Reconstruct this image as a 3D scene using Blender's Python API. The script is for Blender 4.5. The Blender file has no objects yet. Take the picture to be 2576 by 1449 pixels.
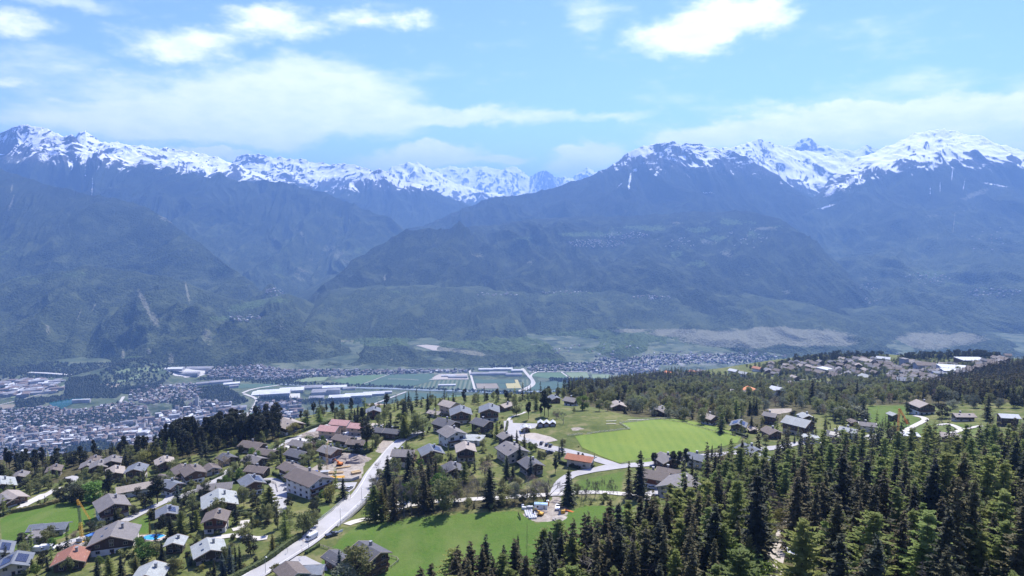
import bpy, bmesh, math, random
import numpy as np
from mathutils import Vector, Matrix
from mathutils.geometry import delaunay_2d_cdt
R = math.radians
# ------------------------------------------------------------------ camera, sky, sun, exposure
SC = bpy.context.scene
CZ = 950.0                     # camera height above the valley floor (valley floor z = 0)
PITCH = R(6.6); FPX = 1742.0   # focal length in units of a 2576 px wide picture
cam_d = bpy.data.cameras.new('camera'); cam = bpy.data.objects.new('camera', cam_d)
SC.collection.objects.link(cam); SC.camera = cam
cam.location = (0, 0, CZ); cam.rotation_euler = (math.pi/2 - PITCH, 0, 0)
cam_d.sensor_width = 36; cam_d.lens = 36*FPX/2576; cam_d.clip_start = 1; cam_d.clip_end = 200000
SC.view_settings.view_transform = 'Standard'; SC.view_settings.look = 'None'
SC.view_settings.gamma = 1; SC.view_settings.use_curve_mapping = False
SC.view_settings.exposure = 1.27
SUN_EL, SUN_AZ = R(54), R(24)  # azimuth measured from the view direction (+Y) towards +X
sd = bpy.data.lights.new('sun', 'SUN'); sd.energy = 3.9; sd.angle = R(0.53); sd.color = (1, .955, .88)
so = bpy.data.objects.new('sun', sd); SC.collection.objects.link(so)
sdir = Vector((math.sin(SUN_AZ)*math.cos(SUN_EL), math.cos(SUN_AZ)*math.cos(SUN_EL), math.sin(SUN_EL)))
so.rotation_euler = sdir.to_track_quat('Z', 'Y').to_euler(); so.location = (0, 0, 3000)

CAMF = np.array([0, math.cos(PITCH), -math.sin(PITCH)]); CAMU = np.array([0, math.sin(PITCH), math.cos(PITCH)])
def ray(u, v):                 # direction for picture coordinates (2576 x 1449)
    return CAMF*FPX + np.array([1., 0, 0])*(u-1288) + CAMU*(724.5-v)
def zx(z, x, y):               # coordinates read in zoomed crops of the reference -> picture coordinates
    k = {'U': (0, 0, 1), 'A': (0, 1069.1, .26213), 'B': (503.1, 1006.2, .3055), 'C': (1006.2, 943.4, .3055), 'D': (1509.4, 943.4, .3055),
         'E': (1932, 849, .2604), 'F': (1288, 1194.9, .25), 'G': (1932, 1132, .25), 'H': (0, 849, .293), 'I': (566, 786.1, .3906)}[z]
    return k[0]+x*k[2], k[1]+y*k[2]
def at_z(u, v, z):             # point of the ray at world height z
    d = ray(u, v); t = (z-CZ)/d[2]; return np.array([d[0]*t, d[1]*t, z])
def at_r(u, v, r):             # point of the ray at horizontal distance r
    d = ray(u, v); t = r/math.hypot(d[0], d[1]); return np.array([d[0]*t, d[1]*t, CZ+d[2]*t])

# ---- node helpers
class NT:
    def __init__(s, tree): s.t = tree; s.n = tree.nodes; s.l = tree.links
    def put(s, sock, v):
        if isinstance(v, bpy.types.NodeSocket): s.l.new(v, sock)
        elif v is not None:
            if sock.type == 'RGBA' and len(v) == 3: v = (*v, 1)
            sock.default_value = v
    def new(s, ty, ins=None, out=0, **kw):
        n = s.n.new(ty)
        for k, v in kw.items(): setattr(n, k, v)
        for k, v in (ins or {}).items(): s.put(n.inputs[k], v)
        return n.outputs[out]
    def m(s, op, a, b=None, c=None, clamp=False):
        n = s.n.new('ShaderNodeMath'); n.operation = op; n.use_clamp = clamp
        for i, v in enumerate((a, b, c)):
            if v is not None: s.put(n.inputs[i], v)
        return n.outputs[0]
    def vm(s, op, a, b=None, out=0, sc=None):
        n = s.n.new('ShaderNodeVectorMath'); n.operation = op
        s.put(n.inputs[0], a)
        if b is not None: s.put(n.inputs[1], b)
        if sc is not None: s.put(n.inputs['Scale'], sc)
        return n.outputs[out]
    def mr(s, v, a, b, c=0., d=1., smooth=False):
        n = s.n.new('ShaderNodeMapRange'); n.interpolation_type = 'SMOOTHSTEP' if smooth else 'LINEAR'
        for i, x in enumerate((v, a, b, c, d)): s.put(n.inputs[i], x)
        return n.outputs[0]
    def mix(s, f, a, b, blend='MIX'):
        n = s.n.new('ShaderNodeMix'); n.data_type = 'RGBA'; n.blend_type = blend
        s.put(n.inputs[0], f); s.put(n.inputs[6], a); s.put(n.inputs[7], b); return n.outputs[2]
    def noise(s, vec, scale, detail=3., rough=.55, dist=0., out=0, dim='3D'):
        return s.new('ShaderNodeTexNoise', {'Vector': vec, 'Scale': scale, 'Detail': detail, 'Roughness': rough, 'Distortion': dist}, out, noise_dimensions=dim)
    def vor(s, vec, scale, out=0, feature='F1', rnd=1.):
        return s.new('ShaderNodeTexVoronoi', {'Vector': vec, 'Scale': scale, 'Randomness': rnd}, out, feature=feature)
    def attr(s, name, out='Fac'): 
        n = s.n.new('ShaderNodeAttribute'); n.attribute_name = name; return n.outputs[out]
    def ramp(s, f, stops):
        n = s.n.new('ShaderNodeValToRGB'); s.put(n.inputs[0], f); e = n.color_ramp.elements
        while len(e) < len(stops): e.new(.5)
        for k, (p, c) in enumerate(stops): e[k].position = p; e[k].color = (*c, 1)
        return n.outputs[0]

# ---- sky: Nishita sky plus clouds laid out by direction
W = bpy.data.worlds.new('World'); SC.world = W; W.use_nodes = True
W.cycles.sampling_method = 'MANUAL'; W.cycles.sample_map_resolution = 512
wt = NT(W.node_tree); wt.n.clear()
sky = wt.new('ShaderNodeTexSky', sky_type='NISHITA', sun_disc=False, sun_elevation=SUN_EL, sun_rotation=SUN_AZ,
             altitude=1300, air_density=1.0, dust_density=0.35, ozone_density=2.2)
tc = wt.new('ShaderNodeTexCoord', out='Generated')
sep = wt.n.new('ShaderNodeSeparateXYZ'); wt.l.new(tc, sep.inputs[0])
X, Y, Z = sep.outputs
az = wt.m('ARCTAN2', X, Y); el = wt.m('ARCSINE', Z)
cmb = wt.n.new('ShaderNodeCombineXYZ'); wt.l.new(az, cmb.inputs[0]); wt.l.new(el, cmb.inputs[1]); P = cmb.outputs[0]
def cdir(u, v):
    d = ray(u, v); d = d/np.linalg.norm(d); return math.atan2(d[0], d[1]), math.asin(d[2])
K = 1/1742.0
nz1 = wt.noise(wt.vm('MULTIPLY', P, (1, 1.5, 1)), 11, 7, .6, .25, out=1)
warp = wt.vm('SCALE', wt.vm('SUBTRACT', nz1, (.5, .5, .5)), sc=.055)
PW = wt.vm('ADD', P, warp)
hard = [(1680, 92, 118, 42, 1), (1800, 50, 130, 60, 1), (1900, 35, 95, 42, .9), (455, 112, 135, 42, .95), (520, 75, 60, 22, .6), (700, 62, 110, 42, .8), (640, 30, 70, 22, .5),
        (900, 42, 105, 30, .7), (1042, 42, 48, 20, .75), (30, 55, 80, 30, .9), (35, 210, 60, 17, .8), (145, 258, 48, 9, .7), (300, 185, 80, 18, .5), (400, 228, 85, 14, .6),
        (1110, 396, 120, 30, 1.6), (1275, 408, 60, 17, 1.5), (980, 420, 110, 28, 1.2), (1490, 392, 95, 32, 1.6), (1440, 428, 65, 20, 1.4), (570, 386, 65, 17, 1.3), (480, 376, 60, 10, 1.), (1420, 374, 30, 14, 1.1), (1060, 380, 50, 18, 1.3),
        (1760, 356, 120, 28, 1.2), (2010, 330, 260, 32, 1.25), (2250, 298, 290, 40, 1.05), (2460, 258, 200, 34, .9), (2080, 262, 110, 22, .8), (2576, 360, 60, 16, 1), (2130, 262, 90, 14, .5), (2350, 180, 60, 11, .35), (2330, 335, 160, 30, .8), (1900, 275, 80, 18, .4), (2200, 225, 60, 9, .5)]
soft = [(640, 270, 400, 70, 1.), (1120, 292, 340, 22, .9), (2400, 320, 330, 50, .6), (420, 310, 240, 40, .6), (800, 200, 260, 60, .6), (700, 330, 300, 26, .5), (150, 330, 200, 30, .35), (1480, 60, 60, 55, .35), (1540, 285, 110, 14, .4), (2250, 300, 420, 90, .55), (1450, 190, 60, 22, .18), (180, 140, 130, 28, .25), (170, 5, 110, 16, .4), (1950, 360, 450, 30, .6)]
def field(lst, base):
    tot = None
    for (u, v, a, b, w) in lst:
        A, E = cdir(u, v)
        d = wt.vm('LENGTH', wt.vm('MULTIPLY', wt.vm('SUBTRACT', base, (A, E, 0)), (1/(a*K*1.25), 1/(b*K*1.25), 0)), out=1)
        f = wt.mr(d, 1.25, .0, 0., w*1.3, True)
        tot = f if tot is None else wt.m('ADD', tot, f)
    return tot
nz2 = wt.noise(wt.vm('MULTIPLY', P, (1, 2.4, 1)), 26, 8, .62)
nz3 = wt.noise(wt.vm('MULTIPLY', P, (1, 3.0, 1)), 7, 6, .6)
h = wt.mr(wt.m('ADD', field(hard, PW), wt.m('MULTIPLY', wt.m('SUBTRACT', nz2, .5), 1.5)), .08, 1.4, 0., .95, True)
s_ = wt.m('MULTIPLY', wt.mr(wt.m('ADD', field(soft, PW), wt.m('MULTIPLY', wt.m('SUBTRACT', nz3, .5), 2.2)), .05, 1.0, 0., 1., True), .80)
# scattered clouds for every other direction
beh = wt.mr(Y, .45, .2, 0., 1.)
gen = wt.m('MULTIPLY', wt.mr(wt.noise(tc, 3.2, 6, .6), .52, .66, 0., .8, True), beh)
cl = wt.m('MAXIMUM', wt.m('MAXIMUM', h, s_), gen)
skyc = wt.mix(1., sky, (.43, .475, .875), 'MULTIPLY')
SKY_K = .142
ccol = wt.mix(wt.mr(nz2, .3, .7), (3.9, 4.15, 4.5), (5.0, 5.05, 5.05))
col = wt.mix(cl, skyc, ccol)
bg = wt.new('ShaderNodeBackground', {'Color': col, 'Strength': SKY_K})
wo = wt.n.new('ShaderNodeOutputWorld'); wt.l.new(bg, wo.inputs[0])

SC.cycles.volume_bounces = 0; SC.cycles.max_bounces = 5; SC.cycles.diffuse_bounces = 3; SC.cycles.glossy_bounces = 2
SC.cycles.transmission_bounces = 2; SC.cycles.transparent_max_bounces = 12; SC.cycles.use_denoising = True
SC.cycles.sample_clamp_indirect = 4

# ------------------------------------------------------------------ common helpers
COL = SC.collection
def tag(o, label=None, cat=None, group=None, kind=None):
    for k, v in (('label', label), ('category', cat), ('group', group), ('kind', kind)):
        if v: o[k] = v
    return o
def mesh_np(name, V, F, mats, fm=None, smooth=False, attrs=None):
    me = bpy.data.meshes.new(name)
    V = np.asarray(V, dtype=np.float32); F = np.asarray(F, dtype=np.int32)
    k = F.shape[1]
    me.vertices.add(len(V)); me.vertices.foreach_set('co', V.ravel())
    me.loops.add(F.size); me.loops.foreach_set('vertex_index', F.ravel())
    me.polygons.add(len(F)); me.polygons.foreach_set('loop_start', np.arange(0, F.size, k, dtype=np.int32))
    me.polygons.foreach_set('loop_total', np.full(len(F), k, dtype=np.int32))
    for m in (mats if isinstance(mats, (list, tuple)) else [mats]): me.materials.append(m)
    if fm is not None: me.polygons.foreach_set('material_index', np.asarray(fm, dtype=np.int32))
    me.polygons.foreach_set('use_smooth', np.full(len(F), smooth))
    for an, av in (attrs or {}).items():
        a = me.attributes.new(an, 'FLOAT', 'POINT'); a.data.foreach_set('value', np.asarray(av, dtype=np.float32).ravel())
    me.update(calc_edges=True)
    return me
def link(name, me, parent=None, loc=None, rz=0):
    o = bpy.data.objects.new(name, me); COL.objects.link(o)
    if parent: o.parent = parent
    if loc is not None: o.location = loc
    if rz: o.rotation_euler = (0, 0, rz)
    return o
def grid_faces(na, nr):
    i = np.arange(na*nr).reshape(na, nr)
    return np.stack([i[:-1, :-1], i[1:, :-1], i[1:, 1:], i[:-1, 1:]], -1).reshape(-1, 4)
def _hash(ix, iy, s):
    h = (ix*374761393 + iy*668265263 + s*2147483647) & 0xffffffff
    h = ((h ^ (h >> 13))*1274126177) & 0xffffffff
    return ((h ^ (h >> 16)) & 0xffff)/65535.0
def vnoise(x, y, s=0):
    ix = np.floor(x).astype(np.int64); iy = np.floor(y).astype(np.int64); fx = x-ix; fy = y-iy
    def g(a, b):
        an = _hash(ix+a, iy+b, s)*2*np.pi
        return np.cos(an)*(fx-a)+np.sin(an)*(fy-b)
    wx = fx**3*(fx*(fx*6-15)+10); wy = fy**3*(fy*(fy*6-15)+10)
    return 1.5*((g(0, 0)*(1-wx)+g(1, 0)*wx)*(1-wy)+(g(0, 1)*(1-wx)+g(1, 1)*wx)*wy)
def fbm(x, y, o=5, s=0, g=.5):
    t = 0; a = 1
    for k in range(o): t = t+a*vnoise(x*2**k, y*2**k, s+k); a *= g
    return t
def ridged(x, y, o=5, s=0, g=.5):
    t = 0; a = 1
    for k in range(o): t = t+a*(1-2*np.abs(vnoise(x*2**k, y*2**k, s+k))); a *= g
    return t
def inpoly(x, y, poly):
    x = np.asarray(x); y = np.asarray(y); c = np.zeros(x.shape, bool); n = len(poly)
    for i in range(n):
        x1, y1 = poly[i][:2]; x2, y2 = poly[i-1][:2]
        if y1 != y2: c ^= ((y1 > y) != (y2 > y)) & (x < (x2-x1)*(y-y1)/(y2-y1)+x1)
    return c
def mat(name, rough=.9):
    m = bpy.data.materials.new(name); m.use_nodes = True; n = NT(m.node_tree)
    b = m.node_tree.nodes['Principled BSDF']; b.inputs['Roughness'].default_value = rough; b.inputs['Specular IOR Level'].default_value = .25
    return m, n, b
def setc(n, b, col, bump=None, dist=.1, strength=.5):
    n.put(b.inputs['Base Color'], col)
    if bump is not None: n.l.new(n.new('ShaderNodeBump', {'Height': bump, 'Distance': dist, 'Strength': strength}), b.inputs['Normal'])
def flat(name, c, rough=.85, var=.12, scale=.6, spec=.25, metal=0):
    m, n, b = mat(name, rough)
    g = n.new('ShaderNodeNewGeometry', out='Position')
    f = n.m('ADD', n.noise(g, scale, 4), n.m('MULTIPLY', n.noise(g, scale*7, 3), .5))
    c0 = tuple(x*(1-var) for x in c); c1 = tuple(min(1, x*(1+var)) for x in c)
    setc(n, b, n.mix(n.mr(f, .45, 1.05), c0, c1)); b.inputs['Specular IOR Level'].default_value = spec; b.inputs['Metallic'].default_value = metal
    return m
# ------------------------------------------------------------------ far mountains (structure)
def interp_curve(curve, az):
    pts = []
    for (u, v, r) in curve:
        d = ray(u, v); p = np.array([0, 0, CZ])+d*(r/d[1]); pts.append((math.atan2(p[0], p[1]), math.hypot(p[0], p[1]), p[2]))
    pts.sort(); a = np.array(pts)
    return np.interp(az, a[:, 0], a[:, 1]), np.interp(az, a[:, 0], a[:, 2])
def mountain_mat(name, rock=(.13, .12, .12), meadow=(.11, .155, .055), dk=1., lt=1.):
    m, n, b = mat(name, 1.)
    g = n.new('ShaderNodeNewGeometry', out='Position')
    nrm = n.new('ShaderNodeNewGeometry', out='Normal')
    big = n.noise(g, .0011, 6, .6); med = n.noise(g, .006, 5, .65); fine = n.noise(g, .045, 4, .75); sp = n.vor(g, .07)
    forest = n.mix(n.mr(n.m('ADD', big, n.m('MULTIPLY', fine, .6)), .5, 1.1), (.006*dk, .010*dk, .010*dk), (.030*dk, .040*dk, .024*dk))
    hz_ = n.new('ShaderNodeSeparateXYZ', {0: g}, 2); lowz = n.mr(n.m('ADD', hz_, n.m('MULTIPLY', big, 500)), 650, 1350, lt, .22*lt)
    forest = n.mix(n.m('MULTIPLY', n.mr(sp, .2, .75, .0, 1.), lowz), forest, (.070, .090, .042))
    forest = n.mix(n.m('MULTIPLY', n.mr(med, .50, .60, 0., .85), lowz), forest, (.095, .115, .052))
    mead = n.mix(n.mr(fine, .4, .62), tuple(c*.55 for c in meadow), meadow)
    mm = n.mr(n.m('ADD', n.attr('meadow'), n.m('MULTIPLY', n.m('SUBTRACT', n.m('ADD', n.m('MULTIPLY', med, .6), n.m('MULTIPLY', fine, .6)), .6), 2.4)), .42, .58)
    c = n.mix(mm, forest, mead)
    sc_ = n.mr(n.m('ADD', n.attr('scar'), n.m('MULTIPLY', n.m('SUBTRACT', n.m('ADD', n.m('MULTIPLY', med, .5), n.m('MULTIPLY', fine, .5)), .5), 2.4)), .45, .7)
    c = n.mix(sc_, c, (.215, .215, .15))
    # treeline, rock and snow
    sn = n.attr('snow')            # (height - snow line)/200 m
    sz = n.new('ShaderNodeSeparateXYZ', {0: nrm}, 2)
    gs = n.vm('MULTIPLY', g, (1, .45, .45))
    st = n.noise(gs, .018, 6, .68); st2 = n.noise(g, .0042, 5, .62)
    rk = n.mix(n.mr(st, .4, .62), tuple(x*.45 for x in rock), rock)
    c = n.mix(n.mr(n.m('ADD', sn, n.m('MULTIPLY', n.m('SUBTRACT', fine, .5), 2.5)), -.1, .5), c, rk)
    k = n.m('ADD', n.m('MULTIPLY', n.m('MINIMUM', sn, 1.4), .46), n.m('MULTIPLY', n.m('SUBTRACT', st, .5), 1.15))
    k = n.m('ADD', k, n.attr('curv'))
    k = n.m('ADD', k, n.m('MULTIPLY', n.m('SUBTRACT', st2, .5), 1.7))
    k = n.m('ADD', k, n.mr(sz, .62, .93, -.55, .42))
    k = n.m('MINIMUM', k, n.m('MULTIPLY', n.m('ADD', n.m('ADD', sn, .25), n.m('MULTIPLY', n.m('SUBTRACT', st, .5), 3.)), 1.6))
    snow = n.mr(k, .12, .34)
    spk = n.mr(n.m('ADD', n.attr('streak'), n.m('MULTIPLY', n.m('SUBTRACT', fine, .5), 2.)), .5, .62)
    snow = n.m('MAXIMUM', snow, spk)
    c = n.mix(snow, c, (.86, .87, .89))
    hgt = n.m('ADD', n.m('MULTIPLY', fine, 40), n.m('MULTIPLY', sp, -14))
    hgt = n.m('MULTIPLY', hgt, n.mr(snow, 0., 1., 1., .25))
    setc(n, b, c, hgt, 1., .8); b.inputs['Specular IOR Level'].default_value = .05
    return m
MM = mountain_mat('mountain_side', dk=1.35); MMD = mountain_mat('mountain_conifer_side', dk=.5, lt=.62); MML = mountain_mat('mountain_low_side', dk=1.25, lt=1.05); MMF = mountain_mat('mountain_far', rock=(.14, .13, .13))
def layer(name, curves, u0, u1, na, nt, amp, gul, snowline, seed, back=.5, crest_amp=18, meadow=(), scar=(), streak=(), snowcut=None, m=None, mat_=None, jag=1.):
    """curves from foot to crest, each [(u, v, r)...]; noise gives the gullies."""
    a0 = math.atan2(*at_r(u0, 600, 1)[:2]); a1 = math.atan2(*at_r(u1, 600, 1)[:2])
    az = np.linspace(a0, a1, na); cv = [interp_curve(c, az) for c in curves]
    rs = np.array([c[0] for c in cv]); zs = np.array([c[1] for c in cv]); nk = len(curves)
    t = np.linspace(0, 1, nt)*(nk-1); k = np.minimum(t.astype(int), nk-2); f = t-k
    Rr = rs[k]*(1-f)[:, None]+rs[k+1]*f[:, None]; Zz = zs[k]*(1-f)[:, None]+zs[k+1]*f[:, None]
    # soften the joints between strips
    for _ in range(3):
        Zz[1:-1] = (Zz[:-2]+2*Zz[1:-1]+Zz[2:])/4
    tt = t/(nk-1)
    nb = 22; d = np.linspace(0, 1, nb+1)[1:]**1.3*2600
    Rb = rs[-1][None]+d[:, None]; Zb = zs[-1][None]-back*d[:, None]*(1-np.exp(-d[:, None]/160))
    Rr = np.vstack([Rr, Rb]); Zz = np.vstack([Zz, Zb]); tt = np.concatenate([tt, 1+d/2600])
    A = np.broadcast_to(az, Rr.shape); X = np.sin(A)*Rr; Y = np.cos(A)*Rr
    wx = X+260*fbm(X/1500, Y/1500, 3, seed+9); wy = Y+260*fbm(X/1500+31, Y/1500, 3, seed+19)
    T = tt[:, None]; win = np.clip(np.minimum(T*5, (1.02-T)*4.5), 0, 1); winc = np.clip(T*4, 0, 1)
    gul *= 1.35
    dz = gul*(ridged(wx/780, wy/2300, 5, seed, .5)-.9)*win + amp*fbm(wx/900, wy/900, 5, seed+40, .52)*win
    crest = crest_amp*(ridged(X/420, X*0+seed, 4, seed+60, .55)-.8)
    cw = np.exp(-np.abs(T-1)*9)
    Zz = Zz+dz+crest*cw+jag*17*ridged(wx/420, wy/300, 4, seed+70, .55)*np.clip((Zz-1350)/500, 0, 1)*.9*np.clip((1.3-T)*3, .25, 1)-jag*12*np.clip((Zz-1350)/500, 0, 1)
    sm = Zz.copy()
    for _ in range(7): sm[1:-1, 1:-1] = (sm[:-2, 1:-1]+sm[2:, 1:-1]+sm[1:-1, :-2]+sm[1:-1, 2:])/4
    curv = np.clip((sm-Zz)*.014, -.3, .3).T.reshape(-1)
    V = np.stack([X, Y, Zz], -1).transpose(1, 0, 2); ng = V.shape[1]
    P = V.reshape(-1, 3)
    # picture coordinates of each vertex, used only to know where on the mountain meadows and scars lie
    q = P-np.array([0, 0, CZ]); dep = q@CAMF; pu = 1288+FPX*q[:, 0]/dep; pv = 724.5-FPX*(q@CAMU)/dep
    def blobs(lst):
        o = np.full(len(P), 0.)
        for bl in lst:
            cu, cv_, ru, rv = bl[:4]; w = bl[4] if len(bl) > 4 else 1; rot = R(bl[5]) if len(bl) > 5 else 0
            du = pu-cu; dv = pv-cv_; x = (du*math.cos(rot)+dv*math.sin(rot))/ru; y = (-du*math.sin(rot)+dv*math.cos(rot))/rv
            o = np.maximum(o, w*np.clip(1.25-np.sqrt(x*x+y*y), 0, 1))
        return o
    sl = interp_curve([(a, b, 9000) for a, b in [(0, 0)]], az)[0] if False else None
    su = np.array(snowline, dtype=float); line = np.interp(pu, su[:, 0], su[:, 1])
    snow = (P[:, 2]-line)/200.0
    F = grid_faces(V.shape[0], ng)
    me = mesh_np(name, P, F, mat_ or MM, smooth=True, attrs={'curv': curv, 'snow': snow, 'meadow': blobs(meadow), 'scar': blobs(scar), 'streak': blobs(streak)})
    o = link(name, me); tag(o, kind='structure'); return o

def elev(v, r, u=1288):  # world height seen at v at distance r
    return at_r(u, v, r)[2]
# left side, front to back
layer('hills', [[(-500, 960, 3950), (0, 935, 4000), (300, 930, 4020), (560, 932, 4050), (700, 945, 4000), (860, 990, 3900)],
                [(-500, 850, 4500), (0, 840, 4500), (300, 835, 4500), (500, 835, 4550), (640, 850, 4500), (740, 862, 4450), (860, 900, 4350)],
                [(-500, 735, 5300), (0, 717, 5300), (121, 689, 5350), (226, 674, 5400), (330, 687, 5350), (420, 700, 5300), (520, 735, 5250), (620, 765, 5300), (720, 740, 5500), (790, 770, 5600), (860, 800, 5600)]],
      -450, 850, 760, 200, 85, 95, [(0, 2600), (2576, 2600)], 11, back=.12, mat_=MML,
      meadow=[(620, 770, 70, 14, .9, -12), (560, 800, 60, 8, .7), (20, 640, 60, 30, .5), (700, 755, 50, 14, .6), (180, 690, 120, 14, .42), (330, 900, 40, 9, .8), (60, 700, 90, 14, .4)],
      scar=[(365, 765, 10, 60, .9, -28), (385, 800, 16, 40, .8, -30), (470, 730, 5, 55, .75, -12), (200, 790, 4, 40, .7, 25), (235, 775, 4, 30, .7, 25), (120, 830, 10, 30, .55), (430, 905, 12, 30, .9), (310, 890, 8, 30, .7), (375, 885, 9, 12, .7), (60, 835, 12, 20, .5), (685, 735, 20, 5, .8, -20), (520, 840, 25, 40, .5, -15), (700, 820, 30, 30, .45)])
layer('hills', [[(-500, 900, 5200), (0, 880, 5200), (400, 860, 5300), (700, 850, 5400), (820, 860, 5500)],
                [(-500, 600, 6300), (0, 610, 6300), (250, 640, 6200), (450, 690, 6000), (600, 760, 5800), (820, 800, 5700)],
                [(-500, 400, 7700), (0, 427, 7500), (128, 472, 7300), (250, 495, 7100), (364, 522, 6900), (434, 564, 6700), (521, 630, 6500), (590, 682, 6300), (660, 734, 6100), (760, 775, 5800), (830, 790, 5800)]],
      -450, 830, 640, 170, 70, 80, [(0, 2600), (2576, 2600)], 23, back=.2,
      meadow=[(15, 640, 45, 24, .55), (410, 555, 40, 10, .4, 40), (560, 680, 60, 18, .4, 45)],
      scar=[(25, 520, 5, 50, .7, 20), (410, 545, 20, 14, .65, 40), (540, 640, 12, 45, .45, -45), (30, 470, 3, 30, .6, 10), (430, 560, 20, 8, .5, 30)])
layer('mountain_range', [[(-500, 800, 6800), (0, 780, 6800), (400, 760, 6900), (700, 760, 7000), (900, 740, 7300), (1100, 700, 8000)],
                [(-500, 560, 8400), (0, 560, 8400), (300, 560, 8300), (600, 600, 8200), (800, 640, 8200), (950, 660, 8400), (1100, 650, 8800)],
                [(-500, 415, 9300), (0, 420, 9300), (200, 410, 9200), (400, 440, 9200), (600, 470, 9300), (800, 520, 9200), (950, 580, 9000), (1100, 630, 9000)],
                [(-500, 400, 10000), (-200, 380, 9900), (0, 341, 9800), (30, 325, 9800), (52, 317, 9800), (95, 323, 9800), (135, 335, 9800), (160, 344, 9800), (180, 342, 9800), (205, 362, 9800), (235, 380, 9800), (270, 392, 9700), (330, 404, 9600), (400, 420, 9500), (470, 438, 9500), (560, 458, 9500), (660, 455, 9500), (720, 462, 9500), (800, 484, 9400), (880, 512, 9300), (960, 548, 9200), (1030, 590, 9100), (1100, 620, 9000)]],
      -450, 1080, 860, 240, 75, 105, [(-500, 1580), (0, 1590), (100, 1520), (200, 1500), (330, 1480), (500, 1430), (620, 1400), (700, 1500), (800, 1700), (2576, 2600)], 37, back=.45, crest_amp=26, jag=1.4,
      meadow=[(930, 640, 110, 30, .42, 25), (840, 720, 80, 20, .5), (700, 680, 70, 24, .4, 35), (520, 600, 40, 14, .35), (870, 680, 60, 20, .4, 30), (720, 620, 40, 14, .35), (620, 640, 90, 14, .35, 25)],
      scar=[(850, 640, 90, 26, .42, 35), (760, 690, 60, 30, .42, 40), (40, 400, 60, 16, .9), (620, 540, 60, 8, .4, 35), (470, 510, 8, 50, .3, -30), (590, 470, 6, 30, .35), (760, 590, 10, 50, .4, -30), (790, 660, 14, 40, .45, -40), (690, 600, 7, 34, .5, -35)],
      streak=[(232, 470, 3, 34, .62, 3), (215, 440, 3, 30, .5), (110, 395, 26, 20, .7), (60, 350, 30, 12, .5), (130, 385, 40, 14, .7), (90, 360, 18, 28, .8, -20)])
layer('mountain_range', [[(120, 470, 10500), (500, 480, 10500), (800, 500, 10600)],
                [(120, 400, 11300), (300, 400, 11300), (450, 420, 11300), (600, 450, 11300), (800, 480, 11300)],
                [(120, 380, 12000), (185, 352, 12000), (200, 338, 12000), (215, 333, 12000), (228, 345, 12000), (255, 360, 12000), (300, 362, 12000), (330, 366, 12000), (400, 378, 12000), (440, 376, 12000), (480, 384, 12000), (540, 397, 12000), (590, 415, 12000), (640, 436, 12000), (700, 455, 12000), (800, 480, 12000)]],
      140, 790, 420, 110, 60, 70, [(0, 1380), (2576, 1380)], 53, back=.5, crest_amp=34, jag=1.6)
layer('mountain_range', [[(500, 520, 12500), (800, 530, 12500), (1300, 560, 12500)],
                [(500, 460, 13300), (700, 450, 13300), (850, 480, 13300), (1000, 500, 13300), (1300, 540, 13300)],
                [(500, 430, 14000), (580, 412, 14000), (610, 392, 14000), (650, 388, 14000), (690, 400, 14000), (730, 399, 14000), (770, 405, 14000), (830, 416, 14000), (870, 415, 14000), (920, 426, 14000), (1000, 450, 14000), (1300, 560, 14000)]],
      520, 1200, 420, 110, 60, 70, [(500, 1420), (700, 1330), (820, 1330), (2576, 1400)], 67, back=.5, crest_amp=34, jag=1.6)
layer('mountain_range', [[(700, 640, 10300), (1000, 650, 10000), (1400, 640, 10000)],
                [(700, 520, 11000), (960, 520, 11000), (1150, 560, 11000), (1400, 600, 11000)],
                [(700, 520, 11800), (800, 490, 11800), (860, 470, 11800), (905, 456, 11700), (935, 438, 11700), (953, 428, 11700), (972, 436, 11700), (1010, 456, 11700), (1050, 466, 11700), (1100, 486, 11700), (1150, 505, 11700), (1210, 530, 11700), (1400, 600, 11700)]],
      740, 1340, 420, 120, 60, 90, [(700, 1340), (860, 1270), (960, 1210), (1050, 1200), (1200, 1300), (2576, 1500)], 71, back=.5, crest_amp=26, jag=1.5)
layer('mountain_range', [[(860, 560, 14500), (1100, 570, 14500), (1600, 600, 14500)],
                [(860, 480, 15800), (1040, 470, 15800), (1180, 500, 15800), (1300, 520, 15800), (1600, 540, 15800)],
                [(860, 470, 17000), (950, 450, 17000), (985, 422, 17000), (1020, 412, 17000), (1050, 409, 17000), (1075, 422, 17000), (1110, 440, 17000), (1150, 462, 17000), (1200, 480, 17000), (1260, 490, 17000), (1330, 510, 17000), (1600, 560, 17000)]],
      880, 1500, 380, 110, 80, 100, [(500, 1200), (1000, 1150), (1200, 1100), (2576, 1200)], 83, back=.5, crest_amp=28, jag=1.2, mat_=MMF)
layer('mountain_range', [[(1000, 560, 19500), (1600, 560, 19500)],
                [(1000, 470, 21500), (1250, 476, 21500), (1600, 500, 21500)],
                [(1000, 440, 23500), (1090, 428, 23500), (1130, 418, 23500), (1170, 425, 23500), (1215, 419, 23500), (1260, 428, 23500), (1300, 420, 23500), (1330, 445, 23500), (1368, 430, 22000), (1400, 446, 22000), (1440, 448, 23500), (1478, 422, 23500), (1500, 432, 23500), (1560, 445, 23500), (1600, 450, 23500)]],
      1010, 1640, 320, 100, 90, 120, [(0, 900), (2576, 900)], 97, back=.5, crest_amp=34, jag=1.3, mat_=MMF)
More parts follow.
